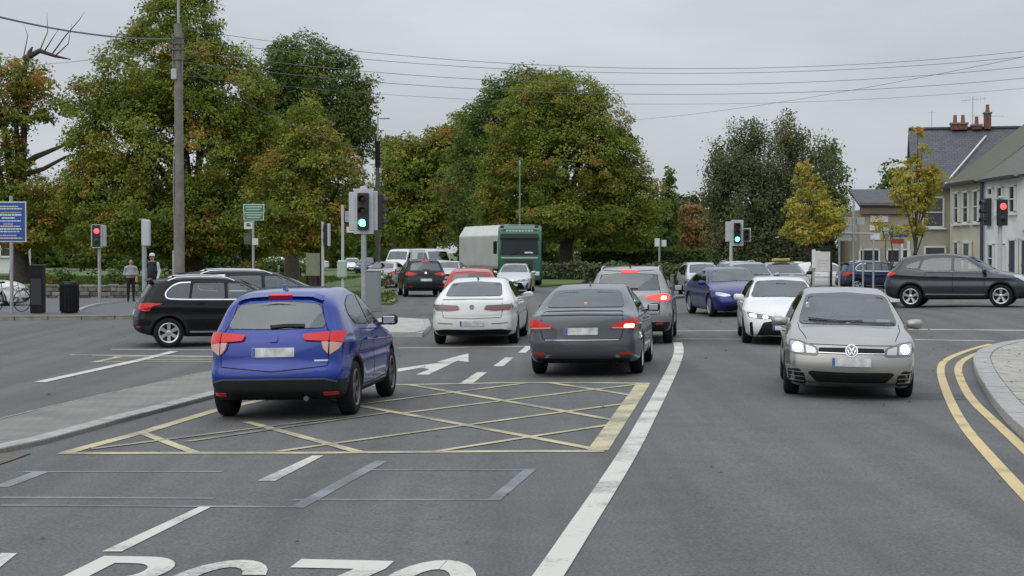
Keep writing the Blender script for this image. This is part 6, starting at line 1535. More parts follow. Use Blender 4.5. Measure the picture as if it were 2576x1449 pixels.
# woodland mass under and behind the left trees, reads as one dark mass
LD = []
for i in range(46):
    x = -120+i*26+random.uniform(-12, 12); LD.append((x, 575+random.uniform(-45, 45), 60, 75, random.uniform(-12, 25))); LD.append((x, 645, 50, 26, random.uniform(-6, 10)))
Lw = px_lobes(LD, 215); P, N, K = crown_points(Lw, .36, (1.2, 2.4), .5, .7, 26, .4)
kp = P[:, 2] > 0.05; wood = leaves('far_wood', P[kp], N[kp], .6*(.6+.7*np.random.rand(kp.sum())), colours(K[kp], 'hedge', .04), None); tag(wood, 'dark mass of trees closing the view behind the green', 'woodland', kind='stuff')
LD = [(1170+i*28+random.uniform(-8, 8), 585+random.uniform(-40, 45), 55, 65, random.uniform(-10, 25)) for i in range(26)]
Lw = px_lobes(LD, 245); P, N, K = crown_points(Lw, .26, (1.2, 2.4), .5, .7, 24, .4)
kp = P[:, 2] > .1; wood = leaves('far_wood', P[kp], N[kp], .8*(.6+.7*np.random.rand(kp.sum())), colours(K[kp], 'dark', .06, None, 'brown'), None); tag(wood, 'distant dark trees closing the view behind the hedge', 'woodland', kind='stuff')

def hedge(name, label, a, b, th, h, pal='hedge', leaf=.16, dens=90, wob=.06):
    """clipped hedge from a to b (x, y), thickness th, height h"""
    a, b = Vector(a), Vector(b); d = b-a; L = d.length; t = d/L; n = Vector((-t.y, t.x)); z0 = G(*(a.lerp(b, .5)))
    root = empty(name, (a.lerp(b, .5).x, a.lerp(b, .5).y, z0)); tag(root, label, 'hedge'); m = a.lerp(b, .5)
    N_ = int(dens*(L*h*2+L*th)); P = np.empty((N_, 3)); Nn = np.empty((N_, 3))
    for i in range(N_):
        u = random.uniform(-L/2, L/2); r = random.random()*(2*h+th); wb = wob*math.sin(u*1.7)+wob*random.gauss(0, .7)
        if r < h: v, z, nn = -th/2+wb, r, (-n.x, -n.y, .3)
        elif r < 2*h: v, z, nn = th/2+wb, r-h, (n.x, n.y, .3)
        else: v, z, nn = r-2*h-th/2, h+wb, (0, 0, 1)
        q = t*u+n*v; P[i] = (q.x, q.y, z); Nn[i] = np.array(nn)+.6*np.random.normal(size=3)
    leaves('foliage', P, Nn, leaf*(.6+.7*np.random.rand(N_)), colours(np.arange(N_)//9, pal), root)
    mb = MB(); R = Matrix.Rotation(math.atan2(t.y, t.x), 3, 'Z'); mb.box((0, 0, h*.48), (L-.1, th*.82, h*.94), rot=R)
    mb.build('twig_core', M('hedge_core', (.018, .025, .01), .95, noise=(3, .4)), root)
    return root
A, B = at(1470, 640, 128), at(1800, 640, 120)
hedge('clipped_hedge', 'tall clipped dark green hedge behind the central lime', (A.x, 128), (B.x+2, 120), 1.4, 2.15, leaf=.22, dens=40)
A, B = at(1350, 650, 112), at(1510, 650, 110)
hedge('clipped_hedge', 'low rounded hedge at the foot of the central lime', (A.x, 116), (B.x, 113), 1.2, 1.15, 'grey', leaf=.2, dens=45, wob=.12)
A, B = at(1490, 650, 95), at(1800, 650, 88)
hedge('clipped_hedge', 'low front hedge left of the blue saloon', (A.x, 97), (B.x, 90), 1.3, 1.15, 'grey', leaf=.2, dens=55, wob=.12)
# shrubs behind the low wall on the left
for (x, y, rx, ry, Y, pal, lab) in ((150, 700, 34, 26, 74, 'hedge', 'rounded dark bush behind the two black bins'), (290, 700, 36, 38, 72, 'hedge', 'leafy green shrub left of the person in the grey jacket'), (215, 735, 28, 20, 70, 'dark', 'low shrub on the stone wall beside the red pedestrian signal'), (310, 740, 40, 20, 70, 'hedge', 'ground hugging shrub behind the person in grey'), (230, 625, 75, 50, 118, 'dark', 'bushy young tree above the red pedestrian signal'),
                                (420, 720, 28, 45, 74, 'dark', 'shrub between the dark vest and the telegraph pole'), (560, 700, 50, 22, 105, 'red', 'reddish flower bed behind the direction sign post'), (470, 690, 40, 45, 96, 'dark', 'ivy thicket round the foot of the tallest lime'), (350, 640, 60, 45, 150, 'hedge', 'dark evergreen shrub in the shade behind the two people'), (690, 668, 34, 20, 120, 'dark', 'dark bush in the shade between the second and third trees'), (640, 676, 30, 16, 110, 'hedge', 'low dark bush right of the direction sign post'), (755, 668, 22, 18, 125, 'dark', 'dark bush just left of the small notice board'), (970, 700, 14, 28, 84, 'grey', 'slim weedy shrub beside the second telegraph pole')):
    lb = px_lobes([(x, y, rx, ry), (x-rx*.5, y+ry*.2, rx*.6, ry*.7), (x+rx*.5, y+ry*.25, rx*.6, ry*.7)], Y)
    tree('shrub', lab, basez(x, y, Y), .05, lb, pal, None, .04, 'orange', 3.0 if Y < 90 else 1.4, .15 if Y < 90 else .26, (.2, .45) if Y < 90 else (.5, .9), 24, inner=.3, cat='bush', limb=False, trunk_top=.6)
# grass blades on the near verge and the green
P = []; 
for i in range(5200):
    x, y = random.uniform(-16, 3), random.uniform(52, 75)
    P.append((x, y))
P = np.array(P); P = P[in_poly(P, tip)]
gz = np.array([G(*p)+.13 for p in P]); cen_ = np.column_stack([P, gz]); nn = np.random.normal(size=(len(P), 3)); nn[:, 2] *= .25
gcol = np.array([(.11, .15, .03)])*(1+.3*np.random.normal(size=(len(P), 1))); gr = leaves('verge_grass', cen_, nn, .22*(.6+.8*np.random.rand(len(P))), np.clip(gcol, .02, .4), None, aspect=.35)
tag(gr, 'rough grass on the traffic island tip', 'grass', kind='stuff')
P = np.array([(random.uniform(-50, -12), random.uniform(67, 130)) for i in range(26000)])
cen_ = np.column_stack([P, np.full(len(P), .05)]); nn = np.random.normal(size=(len(P), 3)); nn[:, 2] *= .4
gcol = np.array([(.09, .135, .03)])*(1+.3*np.random.normal(size=(len(P), 1))); gr = leaves('lawn_grass', cen_, nn, .22*(.6+.8*np.random.rand(len(P))), np.clip(gcol, .02, .4), None, aspect=.4)
tag(gr, 'bright lawn grass behind the stone wall', 'grass', kind='stuff')
# fallen leaves
P = np.array([(random.uniform(-16, 14), random.uniform(9, 60)) for i in range(260)]+[(random.uniform(7.5, 10.5), random.uniform(18, 34)) for i in range(60)])
cen_ = np.array([(x, y, G(x, y)+.135 if in_poly(np.array([(x, y)]), kr+corner)[0] else G(x, y)+.012) for x, y in P]); nn = np.random.normal(size=(len(P), 3))*.25+np.array([0, 0, 1])
gr = leaves('fallen_leaves', cen_, nn, .05*(.7+.7*np.random.rand(len(P))), np.array(PAL['brown'])[np.random.choice(5, len(P))], None); tag(gr, 'scattered fallen leaves on the road', 'leaves', kind='stuff')
# ================================================================== houses
CREAM = M('render_cream', (.46, .44, .33), .9, noise=(1.2, .12), coord='World', bump=(20, .2, .01), wear=(2.0, (.30, .29, .22), .58, .8))
WHITEW = M('render_white', (.62, .63, .62), .9, noise=(1.2, .08), coord='World', wear=(2.2, (.45, .45, .43), .58, .8)); MINT = M('render_mint', (.42, .50, .43), .9, noise=(1.2, .1), coord='World')
BEIGE = M('render_beige', (.36, .34, .26), .9, noise=(1, .12), coord='World'); TRIM = M('painted_trim', (.62, .63, .60), .6); DKTR = M('dark_trim', (.03, .03, .045), .5)
def slate(name, c1, c2, moss=None):
    m = bpy.data.materials.new(name); m.use_nodes = True; n, l = m.node_tree.nodes, m.node_tree.links; b = n['Principled BSDF']; b.inputs['Roughness'].default_value = .75
    t = n.new('ShaderNodeTexCoord'); mp_ = n.new('ShaderNodeMapping'); l.new(t.outputs['UV'], mp_.inputs[0])
    br = n.new('ShaderNodeTexBrick'); br.inputs['Scale'].default_value = 1; br.inputs['Brick Width'].default_value = .3; br.inputs['Row Height'].default_value = .22; br.inputs['Mortar Size'].default_value = .012
    br.inputs['Color1'].default_value = (*c1, 1); br.inputs['Color2'].default_value = (*c2, 1); br.inputs['Mortar'].default_value = (*[v*.45 for v in c1], 1); l.new(mp_.outputs[0], br.inputs[0])
    src = br.outputs[0]
    nz_ = n.new('ShaderNodeTexNoise'); nz_.inputs['Scale'].default_value = .9; nz_.inputs['Detail'].default_value = 8; nz_.inputs['Roughness'].default_value = .7; l.new(mp_.outputs[0], nz_.inputs['Vector'])
    r = n.new('ShaderNodeValToRGB'); r.color_ramp.elements[0].position = .40 if moss else .55; r.color_ramp.elements[1].position = .62 if moss else .8; l.new(nz_.outputs[0], r.inputs[0])
    x = n.new('ShaderNodeMixRGB'); l.new(r.outputs[0], x.inputs[0]); l.new(src, x.inputs[1]); x.inputs[2].default_value = (*(moss or [v*.6 for v in c1]), 1)
    l.new(x.outputs[0], b.inputs['Base Color']); return m
SLATE = slate('slate_roof', (.075, .08, .09), (.10, .10, .11)); MOSS = slate('mossy_roof', (.10, .095, .085), (.12, .11, .095), (.095, .10, .035)); SLATEB = slate('slate_worn', (.11, .11, .115), (.14, .135, .13), (.12, .115, .07))
def roof_plane(name, P, mat, parent, th=.12):
    """four corners: eave a, eave b, ridge b, ridge a"""
    P = [Vector(p) for p in P]; n = (P[1]-P[0]).cross(P[3]-P[0]).normalized()
    if n.z < 0: n = -n
    V = P+[p-n*th for p in P]; o = mesh_obj(name, V, [(0, 1, 2, 3), (7, 6, 5, 4), (0, 4, 5, 1), (1, 5, 6, 2), (2, 6, 7, 3), (3, 7, 4, 0)], mat, parent)
    uv = o.data.uv_layers.new(name='UV'); u = (P[1]-P[0]).normalized(); w = (P[3]-P[0]); w = (w-u*w.dot(u)).normalized()
    for lp in o.data.loops: q = o.data.vertices[lp.vertex_index].co-P[0]; uv.data[lp.index].uv = (q.dot(u), q.dot(w))
    bm = bmesh.new(); bm.from_mesh(o.data); bmesh.ops.recalc_face_normals(bm, faces=bm.faces); bm.to_mesh(o.data); bm.free()
    return o
def window_on(parent, c, w, h, axis, sgn, frame=TRIM, sill=True, glazing=True):
    """window set in a wall; axis 'x' wall faces +-x, 'y' wall faces +-y"""
    c = Vector(c)
    def bx(du, dn, dz, su, sn, sz):
        return (c+(Vector((sgn*dn, du, dz)) if axis == 'x' else Vector((du, sgn*dn, dz))), (sn, su, sz) if axis == 'x' else (su, sn, sz))
    fr = MB()
    for du, dz, su, sz in ((-w/2, 0, .09, h), (w/2, 0, .09, h), (0, h/2, w+.09, .09), (0, -h/2, w+.09, .09), (0, 0, w, .05)):
        q = bx(du, .02, dz, su, .10, sz); fr.box(*q)
    o = fr.build('window', frame, parent); q = bx(0, .0, 0, w-.06, .03, h-.06); MB().box(*q).build('pane', M('house_pane', (.03, .035, .04), .08, spec=.8), o)
    if sill: q = bx(0, .07, -h/2-.08, w+.3, .2, .08); MB().box(*q).build('sill', TRIM, o)
    return o
def door_on(parent, c, w, h, axis, sgn, mat):
    c = Vector(c); sw = lambda su, sn, sz: (sn, su, sz) if axis == 'x' else (su, sn, sz); off = lambda du, dn, dz: c+(Vector((sgn*dn, du, dz)) if axis == 'x' else Vector((du, sgn*dn, dz)))
    o = MB().box(off(0, .03, 0), sw(w, .08, h), bev=.01).build('door', mat, parent); f = MB()
    for du, dz, su, sz in ((-w/2-.06, 0, .12, h+.1), (w/2+.06, 0, .12, h+.1), (0, h/2+.07, w+.3, .14)): f.box(off(du, .035, dz), sw(su, .12, sz))
    f.build('door_frame', TRIM, o); MB().box(off(w*.36, .09, 0), sw(.05, .05, .12)).build('handle', CHROME, o); return o
# ---- terrace along the right-hand street: its front faces left, its roof ridge runs away from us
def terrace(name, label, y0, y1, x0, x1, mat, roof, depth=9.0, ze=5.55, zr=9.0, groundz=.3, wins=(), doors_=(), pipe=None, wy=1.0):
    b = Vector((x0, (y0+y1)/2, 0)); root = empty(name, b); tag(root, label, 'house')
    # front line goes from (x0,y0) to (x1,y1)
    def fx_(y): return x0+(x1-x0)*(y-y0)/(y1-y0)
    xa, xb2 = fx_(y0)-b.x, fx_(y1)-b.x; ya, yb = y0-b.y, y1-b.y
    V = [(xa, ya, -.3), (xb2, yb, -.3), (xb2+depth, yb, -.3), (xa+depth, ya, -.3), (xa, ya, ze), (xb2, yb, ze), (xb2+depth, yb, ze), (xa+depth, ya, ze), (xa+depth/2, ya, zr-.1), (xb2+depth/2, yb, zr-.1)]
    mesh_obj('wall', V, [(0, 1, 5, 4), (1, 2, 6, 9, 5), (2, 3, 7, 6), (3, 0, 4, 8, 7)], mat, root)
    roof_plane('roof', [(xa-.3, ya, ze-.22), (xb2-.3, yb, ze-.22), (xb2+depth/2, yb, zr), (xa+depth/2, ya, zr)], roof, root); roof_plane('roof', [(xa+depth+.3, ya, ze-.22), (xb2+depth+.3, yb, ze-.22), (xb2+depth/2, yb, zr), (xa+depth/2, ya, zr)], roof, root)
    MB().box(((xa+xb2)/2-.36, 0, ze-.24), (.14, y1-y0, .13)).build('gutter', DKTR, root)
    MB().tube([(xa+depth/2, ya, zr+.03), (xb2+depth/2, yb, zr+.03)], .10, 8).build('ridge_tiles', SLATE, root)
    for y, zc, w, h in wins: window_on(root, (fx_(y)-b.x-.01, y-b.y, zc), w, h, 'x', -1)
    for y, zc, w, h, m in doors_: door_on(root, (fx_(y)-b.x-.02, y-b.y, zc), w, h, 'x', -1, m)
    if pipe: MB().tube([(fx_(pipe)-b.x-.14, pipe-b.y, ze-.3), (fx_(pipe)-b.x-.12, pipe-b.y, .2)], .08, 8).build('drainpipe', M('pipe_blue', (.03, .035, .09), .5), root)
    return root
DG = M('door_green', (.05, .10, .06), .5); DB = M('door_dark', (.035, .03, .05), .5)
terrace('terraced_house', 'cream rendered terraced house with mossy roof beside the slate roofed house', 75.5, 80.2, 22.1, 21.8, CREAM, MOSS, wins=[(77.9, 4.15, .95, 1.5), (76.5, 4.15, .8, 1.5), (79.2, 4.15, .8, 1.5), (79.2, 1.75, .8, 1.5)], doors_=[(77.6, 1.35, 1.0, 2.1, DG)])
h2 = terrace('terraced_house', 'white rendered terraced house with slate roof and blue drainpipe', 70.6, 75.5, 22.42, 22.1, WHITEW, SLATEB, ze=5.55, zr=8.9, wins=[(74.6, 4.35, .75, 1.2), (73.4, 4.35, .75, 1.2), (71.9, 4.35, .8, 1.2), (74.5, 1.7, .8, 1.3), (73.2, 1.7, .8, 1.3)], doors_=[(71.7, 1.4, .9, 2.2, DB)], pipe=75.4)
h3 = terrace('terraced_house', 'pale green house front with dormer gable at the right edge', 58, 70.6, 23.0, 22.42, MINT, SLATEB, ze=5.6, zr=9.1, wins=[(69.6, 4.2, .9, 1.5), (67.5, 4.2, .9, 1.5), (69.0, 1.7, .9, 1.5)], doors_=[(70.2, 1.4, .9, 2.2, DB)])
mb = MB().prism([(-.9, 0), (.9, 0), (.9, 1.0), (0, 2.3), (-.9, 1.0)], -.15, .6, 'XZ', Matrix.Rotation(math.pi/2, 4, 'Z')); mb.V = [(v[0]-.12, v[1]+69.0-64.3, v[2]+4.9) for v in mb.V]; mb.build('dormer_gable', TRIM, h3)
MB().box((-.35, 69.6-64.3, 3.0), (.8, 2.2, .10)).build('door_canopy', TRIM, h3)
# ---- slate roofed house end-on behind the terrace, its roof slope faces us
y0, x0, x1 = 81.6, 20.5, 30.0; root = empty('slate_house', (x0, y0, 0), math.radians(-12)); tag(root, 'tall house with broad dark slate roof and brick chimneys behind the terrace', 'house')
V = [(0, 0, -.3), (9.7, 0, -.3), (9.7, 9, -.3), (0, 9, -.3), (0, 0, 5.4), (9.7, 0, 5.4), (9.7, 9, 5.4), (0, 9, 5.4), (0, 4.5, 8.4), (9.7, 4.5, 8.4)]
mesh_obj('wall', V, [(1, 0, 4, 5), (2, 1, 5, 9, 6), (3, 2, 6, 7), (0, 3, 7, 8, 4)], BEIGE, root)
roof_plane('roof', [(-.3, -.35, 5.25), (10, -.35, 5.25), (10, 4.5, 8.5), (-.3, 4.5, 8.5)], SLATE, root); roof_plane('roof', [(-.3, 9.35, 5.25), (10, 9.35, 5.25), (10, 4.5, 8.5), (-.3, 4.5, 8.5)], SLATE, root)
MB().box((4.8, -.42, 5.2), (10.4, .14, .13)).build('gutter', DKTR, root); MB().tube([(-.3, 4.5, 8.53), (10, 4.5, 8.53)], .1, 8).build('ridge_tiles', SLATE, root)
for x, z in ((.8, 4.0), (2.4, 4.0), (.9, 1.5)): window_on(root, (x, -.01, z), 1.0, 1.5, 'y', -1)
BRK = M('chimney_brick', (.16, .07, .05), .9, noise=(5, .3))
for x, w, h in ((2.3, .85, .32), (3.2, .5, .22), (3.75, .34, .85)):
    ch = MB().box((x, 4.5, 8.45+h/2), (w, .7, h), bev=.02).build('chimney', BRK, root); MB().box((x, 4.5, 8.47+h), (w+.1, .8, .08)).build('chimney_cap', M('chimney_cap', (.2, .18, .16), .9), ch)
    for k in range(1 if w < .6 else 2): MB().lathe([(.10, 0), (.11, .05), (.085, .38), (.10, .42), (.07, .42)], 12, c=(x+(k-.5*(w > .6))*.4, 4.5, 8.5+h)).build('chimney_pot', M('pot_clay', (.22, .10, .07), .8), ch)
an = MB().tube([(3.0, 4.5, 8.5), (3.0, 4.5, 10.2)], .02, 6).tube([(2.4, 4.5, 10.0), (3.7, 4.5, 10.1)], .012, 5)
for k in range(7): an.tube([(2.45+k*.19, 4.5, 9.85), (2.45+k*.19, 4.5, 10.25)], .008, 4)
an.tube([(3.0, 4.5, 9.2), (4.6, 4.5, 9.15)], .012, 5).build('aerial', STEELG, root); MB().tube([(.9, 4.5, 8.5), (.9, 4.5, 9.5)], .015, 5).tube([(.7, 4.5, 9.4), (1.1, 4.5, 9.4)], .008, 4).build('aerial', STEELG, root)
MB().tube([(1.35, -.36, 5.42), (3.6, 3.6, 8.05)], .05, 6).build('verge_flashing', TRIM, root)
# ---- low shop with awning beyond the car park
y0 = 100; xl = at(2170, 600, y0).x; root = empty('shop', (xl, y0, 0)); tag(root, 'low brown shop with signboards and a striped awning beyond the car park', 'shop')
BRN = M('shop_brown', (.17, .12, .085), .8, noise=(1, .15)); MB().box((4.0, 3, 2.3), (8.4, 6, 4.6)).build('wall', M('shop_wall', (.33, .30, .22), .9, noise=(1, .12)), root)
MB().box((1.6, -.1, 4.7), (3.6, .3, .7)).build('fascia', BRN, root); roof_plane('roof', [(-.3, -.4, 4.9), (8.6, -.4, 4.9), (8.6, 3, 6.0), (-.3, 3, 6.0)], SLATE, root)
for x, z, w, h in ((1.0, 4.05, 1.1, .4), (1.0, 3.5, 1.2, .35), (1.0, 2.95, 1.1, .4)): plate(root, (x, -.05, z), w, h, 0, SIGW, 'signboard')
MB().box((5.1, -.12, 3.2), (3.2, .2, .55), bev=.02).build('shop_sign', M('shop_sign', (.20, .12, .06), .7), root)
for k in range(9): MB().box((4.3+k*.3, -.6, 2.45), (.28, 1.2, .05), rot=Matrix.Rotation(math.radians(22), 3, 'X')).build('awning_stripe', SIGW if k % 2 else M('awning_grey', (.22, .2, .2), .8), root)
for x, w in ((.4, 1.2), (2.2, 1.4), (4.6, 1.5), (6.5, 1.5)): window_on(root, (x, -.01, 1.35), w, 1.6, 'y', -1, sill=False)
for k in range(4): MB().box((2.4+k*.42, -.03, 1.4), (.16, .08, 2.6)).build('pilaster', SIGW, root)
# ---- glimpses between the trunks on the far side of the green
for px, lab, m, w, h in ((578, 'small pale cottage glimpsed behind the direction sign post', WHITEW, 2.6, 3.0), (-30, 'pale gatehouse wall glimpsed at the far left', WHITEW, 5, 4.6)):
    Y = 205 if px > 0 else 150; b = foot(px, Y); root = empty('cottage', (b.x, Y, 0)); tag(root, lab, 'house'); MB().box((0, 2.5, h/2), (w, 5, h)).build('wall', m, root); roof_plane('roof', [(-w/2-.3, -.3, h-.1), (w/2+.3, -.3, h-.1), (w/2+.3, 2.5, h+1.6), (-w/2-.3, 2.5, h+1.6)], SLATE, root)
    for dx in ((-w*.2,) if w < 4 else (-w*.3, .3, w*.35)): window_on(root, (dx, -.02, h*.5), 1.1, 1.4, 'y', -1)
# ================================================================== vehicles in place
def tagc(o, label, cat='car', group='cars in the traffic queues'): return tag(o, label, cat, group)
PGREY = paint('mid_grey', (.085, .095, .105), .5, .36); PWHITE = paint('white', (.70, .70, .68), 0.0, .4); PSUV = paint('warm_grey', (.27, .275, .275), .6, .36); PDG = paint('dark_grey', (.030, .036, .045), .5, .3); PBLK = paint('black', (.006, .0065, .008), .0, .3)
PBLUE = paint('deep_blue', (.008, .016, .13), .4, .3); PRED = paint('red', (.42, .035, .03), .2, .35); PSIL = paint('silver_light', (.50, .51, .52), .6, .35); PNAVY = paint('navy', (.012, .025, .075), .4, .35); PGRN = paint('dark_green', (.02, .035, .025), .3, .4)
c = crossover(); HRV = c; tagc(c.root, 'bright blue crossover seen from behind on the yellow box'); p = place_at(c.root, c.s, 897, 1042, 'RR', 5.5)
c = hatchback(); GOLF = c; tagc(c.root, 'silver hatchback with lit headlamps driving towards us'); place_at(c.root, c.s, 2288, 999, 'FL', 188.5)
c = saloon('saloon_car', PGREY, 'saloon'); SAL = c; tagc(c.root, 'dark grey saloon from behind with right indicator lit and twin exhausts'); place_at(c.root, c.s, 1615, 938, 'RR', 8.0)
c = saloon('fastback_car', PWHITE, 'fastback'); ART = c; tagc(c.root, 'white fastback car from behind with smoked tail lamps'); place_at(c.root, c.s, 1302, 863, 'RR', 4.5)
c = saloon('saloon_car', PWHITE, 'corolla'); COR = c; tagc(c.root, 'white saloon with bright daytime lamps and big black grille, behind the silver hatchback'); place_at(c.root, c.s, 1868, 862, 'FR', 186.0)
c = saloon('saloon_car', PBLUE, 'mondeo'); MON = c; tagc(c.root, 'deep blue saloon facing us behind the white saloon'); place_at(c.root, c.s, 1784, 797, 'FR', 174.0)
c = suv('suv_car', PSUV, 'tall'); RAV = c; tagc(c.root, 'grey SUV with brake lamps lit and roof rails ahead of the grey saloon'); place_at(c.root, c.s, 1690, 862, 'RR', 7.5)
c = suv('suv_car', PDG, 'swept'); TUC = c; tagc(c.root, 'dark grey SUV side-on at the right edge'); place_at(c.root, c.s, 2290, 775, 'RR', 112)
c = suv('suv_car', PBLK, 'compact'); PEU = c; tagc(c.root, 'black compact SUV with chrome window line turning at the left'); place_at(c.root, c.s, 425, 875, 'RR', 75)
c = van(); VAN = c; tagc(c.root, 'white van facing us far down the road, behind the dark SUV', 'van'); place(c.root, c.s, at(1016, 650, 132).x, 132, 196)
UNLIT = {'tail_lamp_lit': TLRED, 'indicator_lit': TLCLR, 'headlamp_lit': HLREF, 'daytime_lamp_lit': HLREF}
dp = person('driver in dark clothes seated at the wheel of the silver hatchback', (0, 0, 0), 0, 1.72, M('driver_top', (.05, .055, .07), .9), M('cloth_black', (.014, .014, .018), .9), M('hair_dark', (.03, .024, .02), .7), arms='drive')
dp.matrix_basis = GOLF.root.matrix_basis @ Matrix.Translation((.24, -.36, -.38)) @ Matrix.Rotation(math.pi/2, 4, 'Z')
def far(src, label, px, Y, head, pm, cat='car', group='cars in the distance', scale=None, lit=False):
    o = copy_tree(src.root, None, pm, None, None if lit else UNLIT); tag(o, label, cat, group); place(o, src.s, at(px, 650, Y).x, Y, head)
    if scale: o.matrix_basis = o.matrix_basis @ Matrix.Diagonal((*scale, 1))
    return o
far(PEU, 'dark estate-like car with roof rails just beyond the black compact SUV', 655, 40.5, 75, paint('graphite', (.016, .019, .022), .3, .3), scale=(1.2, 1.08, 1.02))
far(GOLF, 'red hatchback from behind, partly hidden by the white fastback', 1192, 51, 2, PRED, group='cars in the traffic queues')
far(COR, 'silver oncoming saloon beside the green truck', 1296, 80, 184, PSIL)
far(RAV, 'dark SUV from behind in the left far lane', 1058, 73, -9, paint('soot', (.022, .028, .026), .3, .4), scale=(1, 1, 1))
far(SAL, 'silver saloon from behind, left of the dark SUV in the far lane', 978, 92, 8, PSIL)
far(MON, 'pale saloon facing us just left of the truck', 1132, 100, 186, PSIL)
o = copy_tree(VAN.root, None, paint('van_silver', (.60, .62, .62), .1, .4)); tag(o, 'second pale van with dark windows beside the white van', 'van', 'cars in the distance'); place(o, VAN.s, at(1085, 650, 122).x, 122, 158)
far(COR, 'small white car with lit lamps at the bend left of the signal pole', 885, 156, 176, PWHITE, lit=True)
far(GOLF, 'dark hatchback following the small white car', 925, 150, 186, PNAVY)
far(COR, 'white car glimpsed between the tree trunks left of the notice board', 775, 181, 268, PWHITE)
far(GOLF, 'white car glimpsed behind the direction sign post', 682, 181, 268, PWHITE)
far(SAL, 'dark car with red tail lamps glimpsed under the second tree', 728, 181, 95, PGREY)
far(GOLF, 'white car nosing in at the left edge behind the bicycle', -88, 57, 88, PWHITE, group='parked cars')
# right-hand queue and car park
far(PEU, 'silver car with pale roof behind the blue saloon', 1862, 66, 176, PSIL, group='cars behind the blue saloon')
far(GOLF, 'light grey hatchback between the blue saloon and the taxi', 1880, 59, 178, paint('light_grey', (.33, .34, .35), .5, .36), group='cars behind the blue saloon')
tx = far(SAL, 'taxi with a yellow roof sign behind the white saloon', 1965, 62, 182, paint('taxi_grey', (.22, .23, .24), .5, .36), 'taxi', 'cars behind the blue saloon')
MB().box((.15, 0, 1.52), (.20, .70, .11), bev=.03).build('taxi_sign', M('taxi_yellow', (.42, .31, .07), .5, noise=(6, .2)), tx); MB().box((.15, 0, 1.455), (.12, .5, .05)).build('sign_mount', BLK, tx)
far(GOLF, 'white hatchback parked side-on behind the ticket board', 2082, 84, 95, PWHITE, group='parked cars')
far(PEU, 'blue estate-like car parked right of the white hatchback', 2205, 80, 84, PNAVY, group='parked cars')
far(COR, 'white saloon whose roof shows above the parked white hatchback', 2020, 96, 92, PWHITE, group='parked cars')
far(MON, 'dark parked saloon just left of the dark grey SUV', 2300, 88, 80, PDG, group='parked cars')
far(RAV, 'white-blue car whose corner peeks out left of the blue saloon', 1762, 70, 178, PSIL, group='cars behind the blue saloon', scale=(.92, .9, .9))
o = copy_tree(VAN.root, None, PGRN); tag(o, 'dark green van with pale roof rack behind the sign frame', 'van', 'parked cars'); place(o, VAN.s, at(2125, 640, 112).x, 112, 96)
o = copy_tree(VAN.root, None, paint('van_grey', (.25, .28, .26), .1, .4)); tag(o, 'grey green van to the right of the dark green van', 'van', 'parked cars'); place(o, VAN.s, at(2190, 640, 118).x, 118, 92)
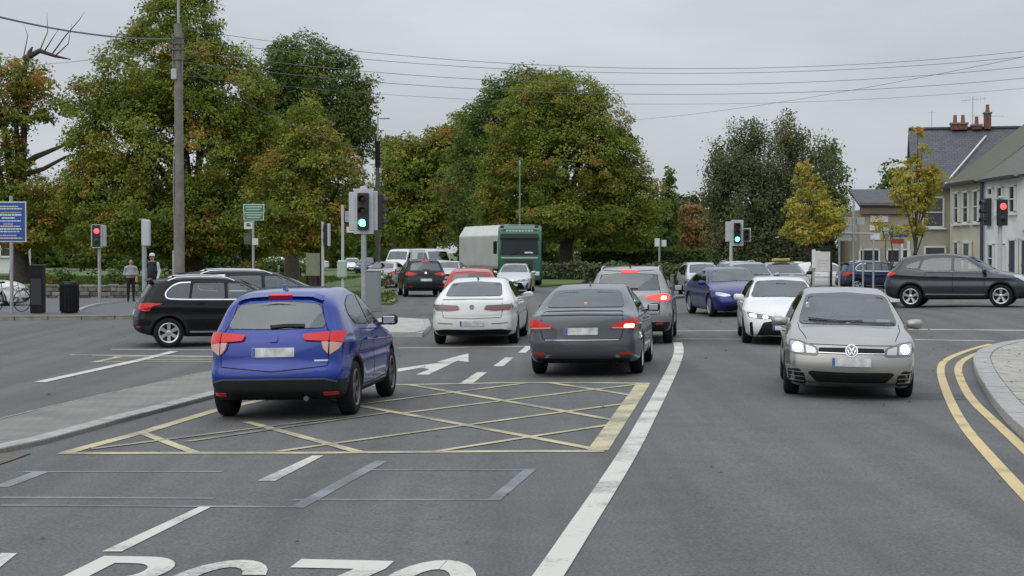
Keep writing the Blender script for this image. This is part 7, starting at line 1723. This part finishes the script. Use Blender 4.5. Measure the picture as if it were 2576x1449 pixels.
# ------------------------------------------------------------------ green articulated truck
def truck(b, yaw, tyaw):
    s = empty('articulated_truck', b, yaw); tag(s, 'green articulated truck with a white tarpaulin trailer facing us', 'truck'); TG = paint('truck_green', (.012, .115, .06), .1, .35); TD = M('truck_dark', (.02, .03, .028), .4)
    TRL = M('trailer_white', (.68, .69, .66), .6, noise=(.8, .08)); TRS = M('trailer_side', (.50, .51, .48), .65, noise=(.8, .1))
    W2 = 1.25       # x across, -y is the front
    prof = [(0, .35), (0, 1.55), (.06, 2.1), (.16, 2.75), (.30, 3.25), (.75, 3.52), (2.1, 3.58), (2.15, .7), (1.6, .6)]
    mb = MB().prism([(a, z) for a, z in prof], -W2, W2, 'YZ'); cab = mb.build('cab', TG, s)
    bm = bmesh.new(); bm.from_mesh(cab.data); bmesh.ops.bevel(bm, geom=[e for e in bm.edges], offset=.07, segments=2, affect='EDGES', clamp_overlap=True); bm.to_mesh(cab.data); bm.free()
    def fp(name, poly, mat, y, par=s, th=.05, lean=0.0):
        m_ = MB().prism(poly, -th, 0, 'XZ'); m_.V = [(v[0], v[1]+y+lean*(v[2]-1.6), v[2]) for v in m_.V]; return m_.build(name, mat, par)
    fp('windscreen', [(-1.12, 1.82), (1.12, 1.82), (1.06, 2.70), (-1.06, 2.70)], M('truck_glass', (.018, .024, .025), .12, spec=.25), .02, lean=.14)
    fp('sun_visor', [(-1.14, 2.78), (1.14, 2.78), (1.08, 3.05), (-1.08, 3.05)], TD, .10, lean=.04, th=.16)
    hb = fp('header_board', [(-1.0, 3.08), (1.0, 3.08), (.96, 3.32), (-.96, 3.32)], M('header_dark', (.05, .06, .07), .4), .16, lean=.14)
    for k in range(9): MB().box((-.72+k*.18, .315, 3.2), (.13, .06, .16)).build('header_letter', SIGW, hb)
    for sx_ in (-.5, .3): MB().tube([(sx_, -.03, 1.84), (sx_+.55, .0, 2.02)], .02, 5).build('wiper', BLK, s)
    MB().box((.55, -.0, 1.95), (.5, .06, .10), bev=.02).build('dash_clutter', SIGW, s)
    fp('grille', [(-.72, .95), (.72, .95), (.80, 1.50), (-.80, 1.50)], TD, -.015)
    for z in (1.05, 1.2, 1.35): MB().box((0, -.08, z), (1.4, .03, .035)).build('grille_bar', TG, s)
    fp('trim_strip', [(-1.05, 1.62), (1.05, 1.62), (1.05, 1.70), (-1.05, 1.70)], M('truck_pale', (.45, .52, .48), .5), -.012)
    MB().box((0, -.06, .62), (2.46, .22, .55), bev=.06).build('bumper', TG, s); MB().box((0, -.185, .55), (1.3, .02, .28), bev=.01).build('lower_grille', TD, s); plate(s, (0, -.2, .48), .52, .11, 0, PLATE, 'number_plate')
    for sx_ in (-1, 1):
        MB().box((sx_*1.0, -.18, .74), (.34, .06, .22), bev=.03).build('headlamp', M('truck_lamp', (.75, .78, .78), .2, metal=.3, coat=1), s); MB().box((sx_*1.42, .25, 2.25), (.22, .14, .75), bev=.05).tube([(sx_*1.2, .3, 2.6), (sx_*1.42, .27, 2.55)], .03, 6).build('mirror', BLK, s)
        fp('side_window', [(0, 0), (0, 0), (0, 0)], BLK, 0).select_set(False) if False else None
        MB().box((sx_*1.262, .95, 2.15), (.02, .9, .75), bev=.005).build('side_window', M('truck_glass', (.025, .032, .033), .08), s)
        MB().box((sx_*1.0, .05, 3.45), (.22, .12, .14), bev=.03).build('marker_lamp', TD, s)
    for y, xs in ((1.05, (-1.02, 1.02)), (3.9, (-1.0, 1.0))):
        for x in xs:
            w = MB().lathe([(.20, -.14), (.46, -.15), (.50, -.1), (.50, .1), (.46, .15), (.28, .12), (.2, .02)], 24, 'X', (x, y, .5)).build('wheel', RUB, s, smooth=True); MB().lathe([(.001, .06*np.sign(x)), (.2, .05*np.sign(x)), (.28, .1*np.sign(x))], 18, 'X', (x, y, .5)).build('rim', ALLOYD, w, smooth=True)
    MB().box((0, 3.2, .75), (.9, 4.6, .3)).build('chassis', BLK, s)
    # trailer
    t = empty('trailer', (0, 2.75, 0), tyaw); t.parent = s; L = 9.0
    pr = [(-1.25, 1.1), (1.25, 1.1), (1.25, 3.0), (.85, 3.62), (-.85, 3.62), (-1.25, 3.0)]
    bx = MB().prism(pr, .05, L, 'XZ'); bx.build('tarpaulin_body', TRL, t)
    MB().box((-1.265, L/2+.1, 2.05), (.02, L-.35, 1.75)).build('side_curtain', TRS, t); MB().box((1.265, L/2+.1, 2.05), (.02, L-.35, 1.75)).build('side_curtain', TRS, t)
    for sx_ in (-1, 1):
        MB().box((sx_*1.24, L/2, 1.08), (.08, L, .14)).build('side_rail', M('rail_grey', (.3, .29, .26), .6), t)
        for k in range(6): MB().box((sx_*1.285, .5+k*1.55, 1.08), (.02, .16, .10)).build('side_marker', M('marker_amber', (.55, .33, .05), .4), t)
    for k in range(7): MB().box((-1.2, 2.6+k*.55, .72), (.05, .09, .55)).build('guard_bar', ALLOY, t)
    for y in (6.2, 7.5):
        for x in (-1.0, 1.0): MB().lathe([(.20, -.16), (.46, -.17), (.50, -.12), (.50, .12), (.46, .17), (.28, .12), (.2, .02)], 22, 'X', (x, y, .5)).build('wheel', RUB, t, smooth=True)
    return s
b = foot(1306, 93); truck(b, math.radians(-3), math.radians(21))
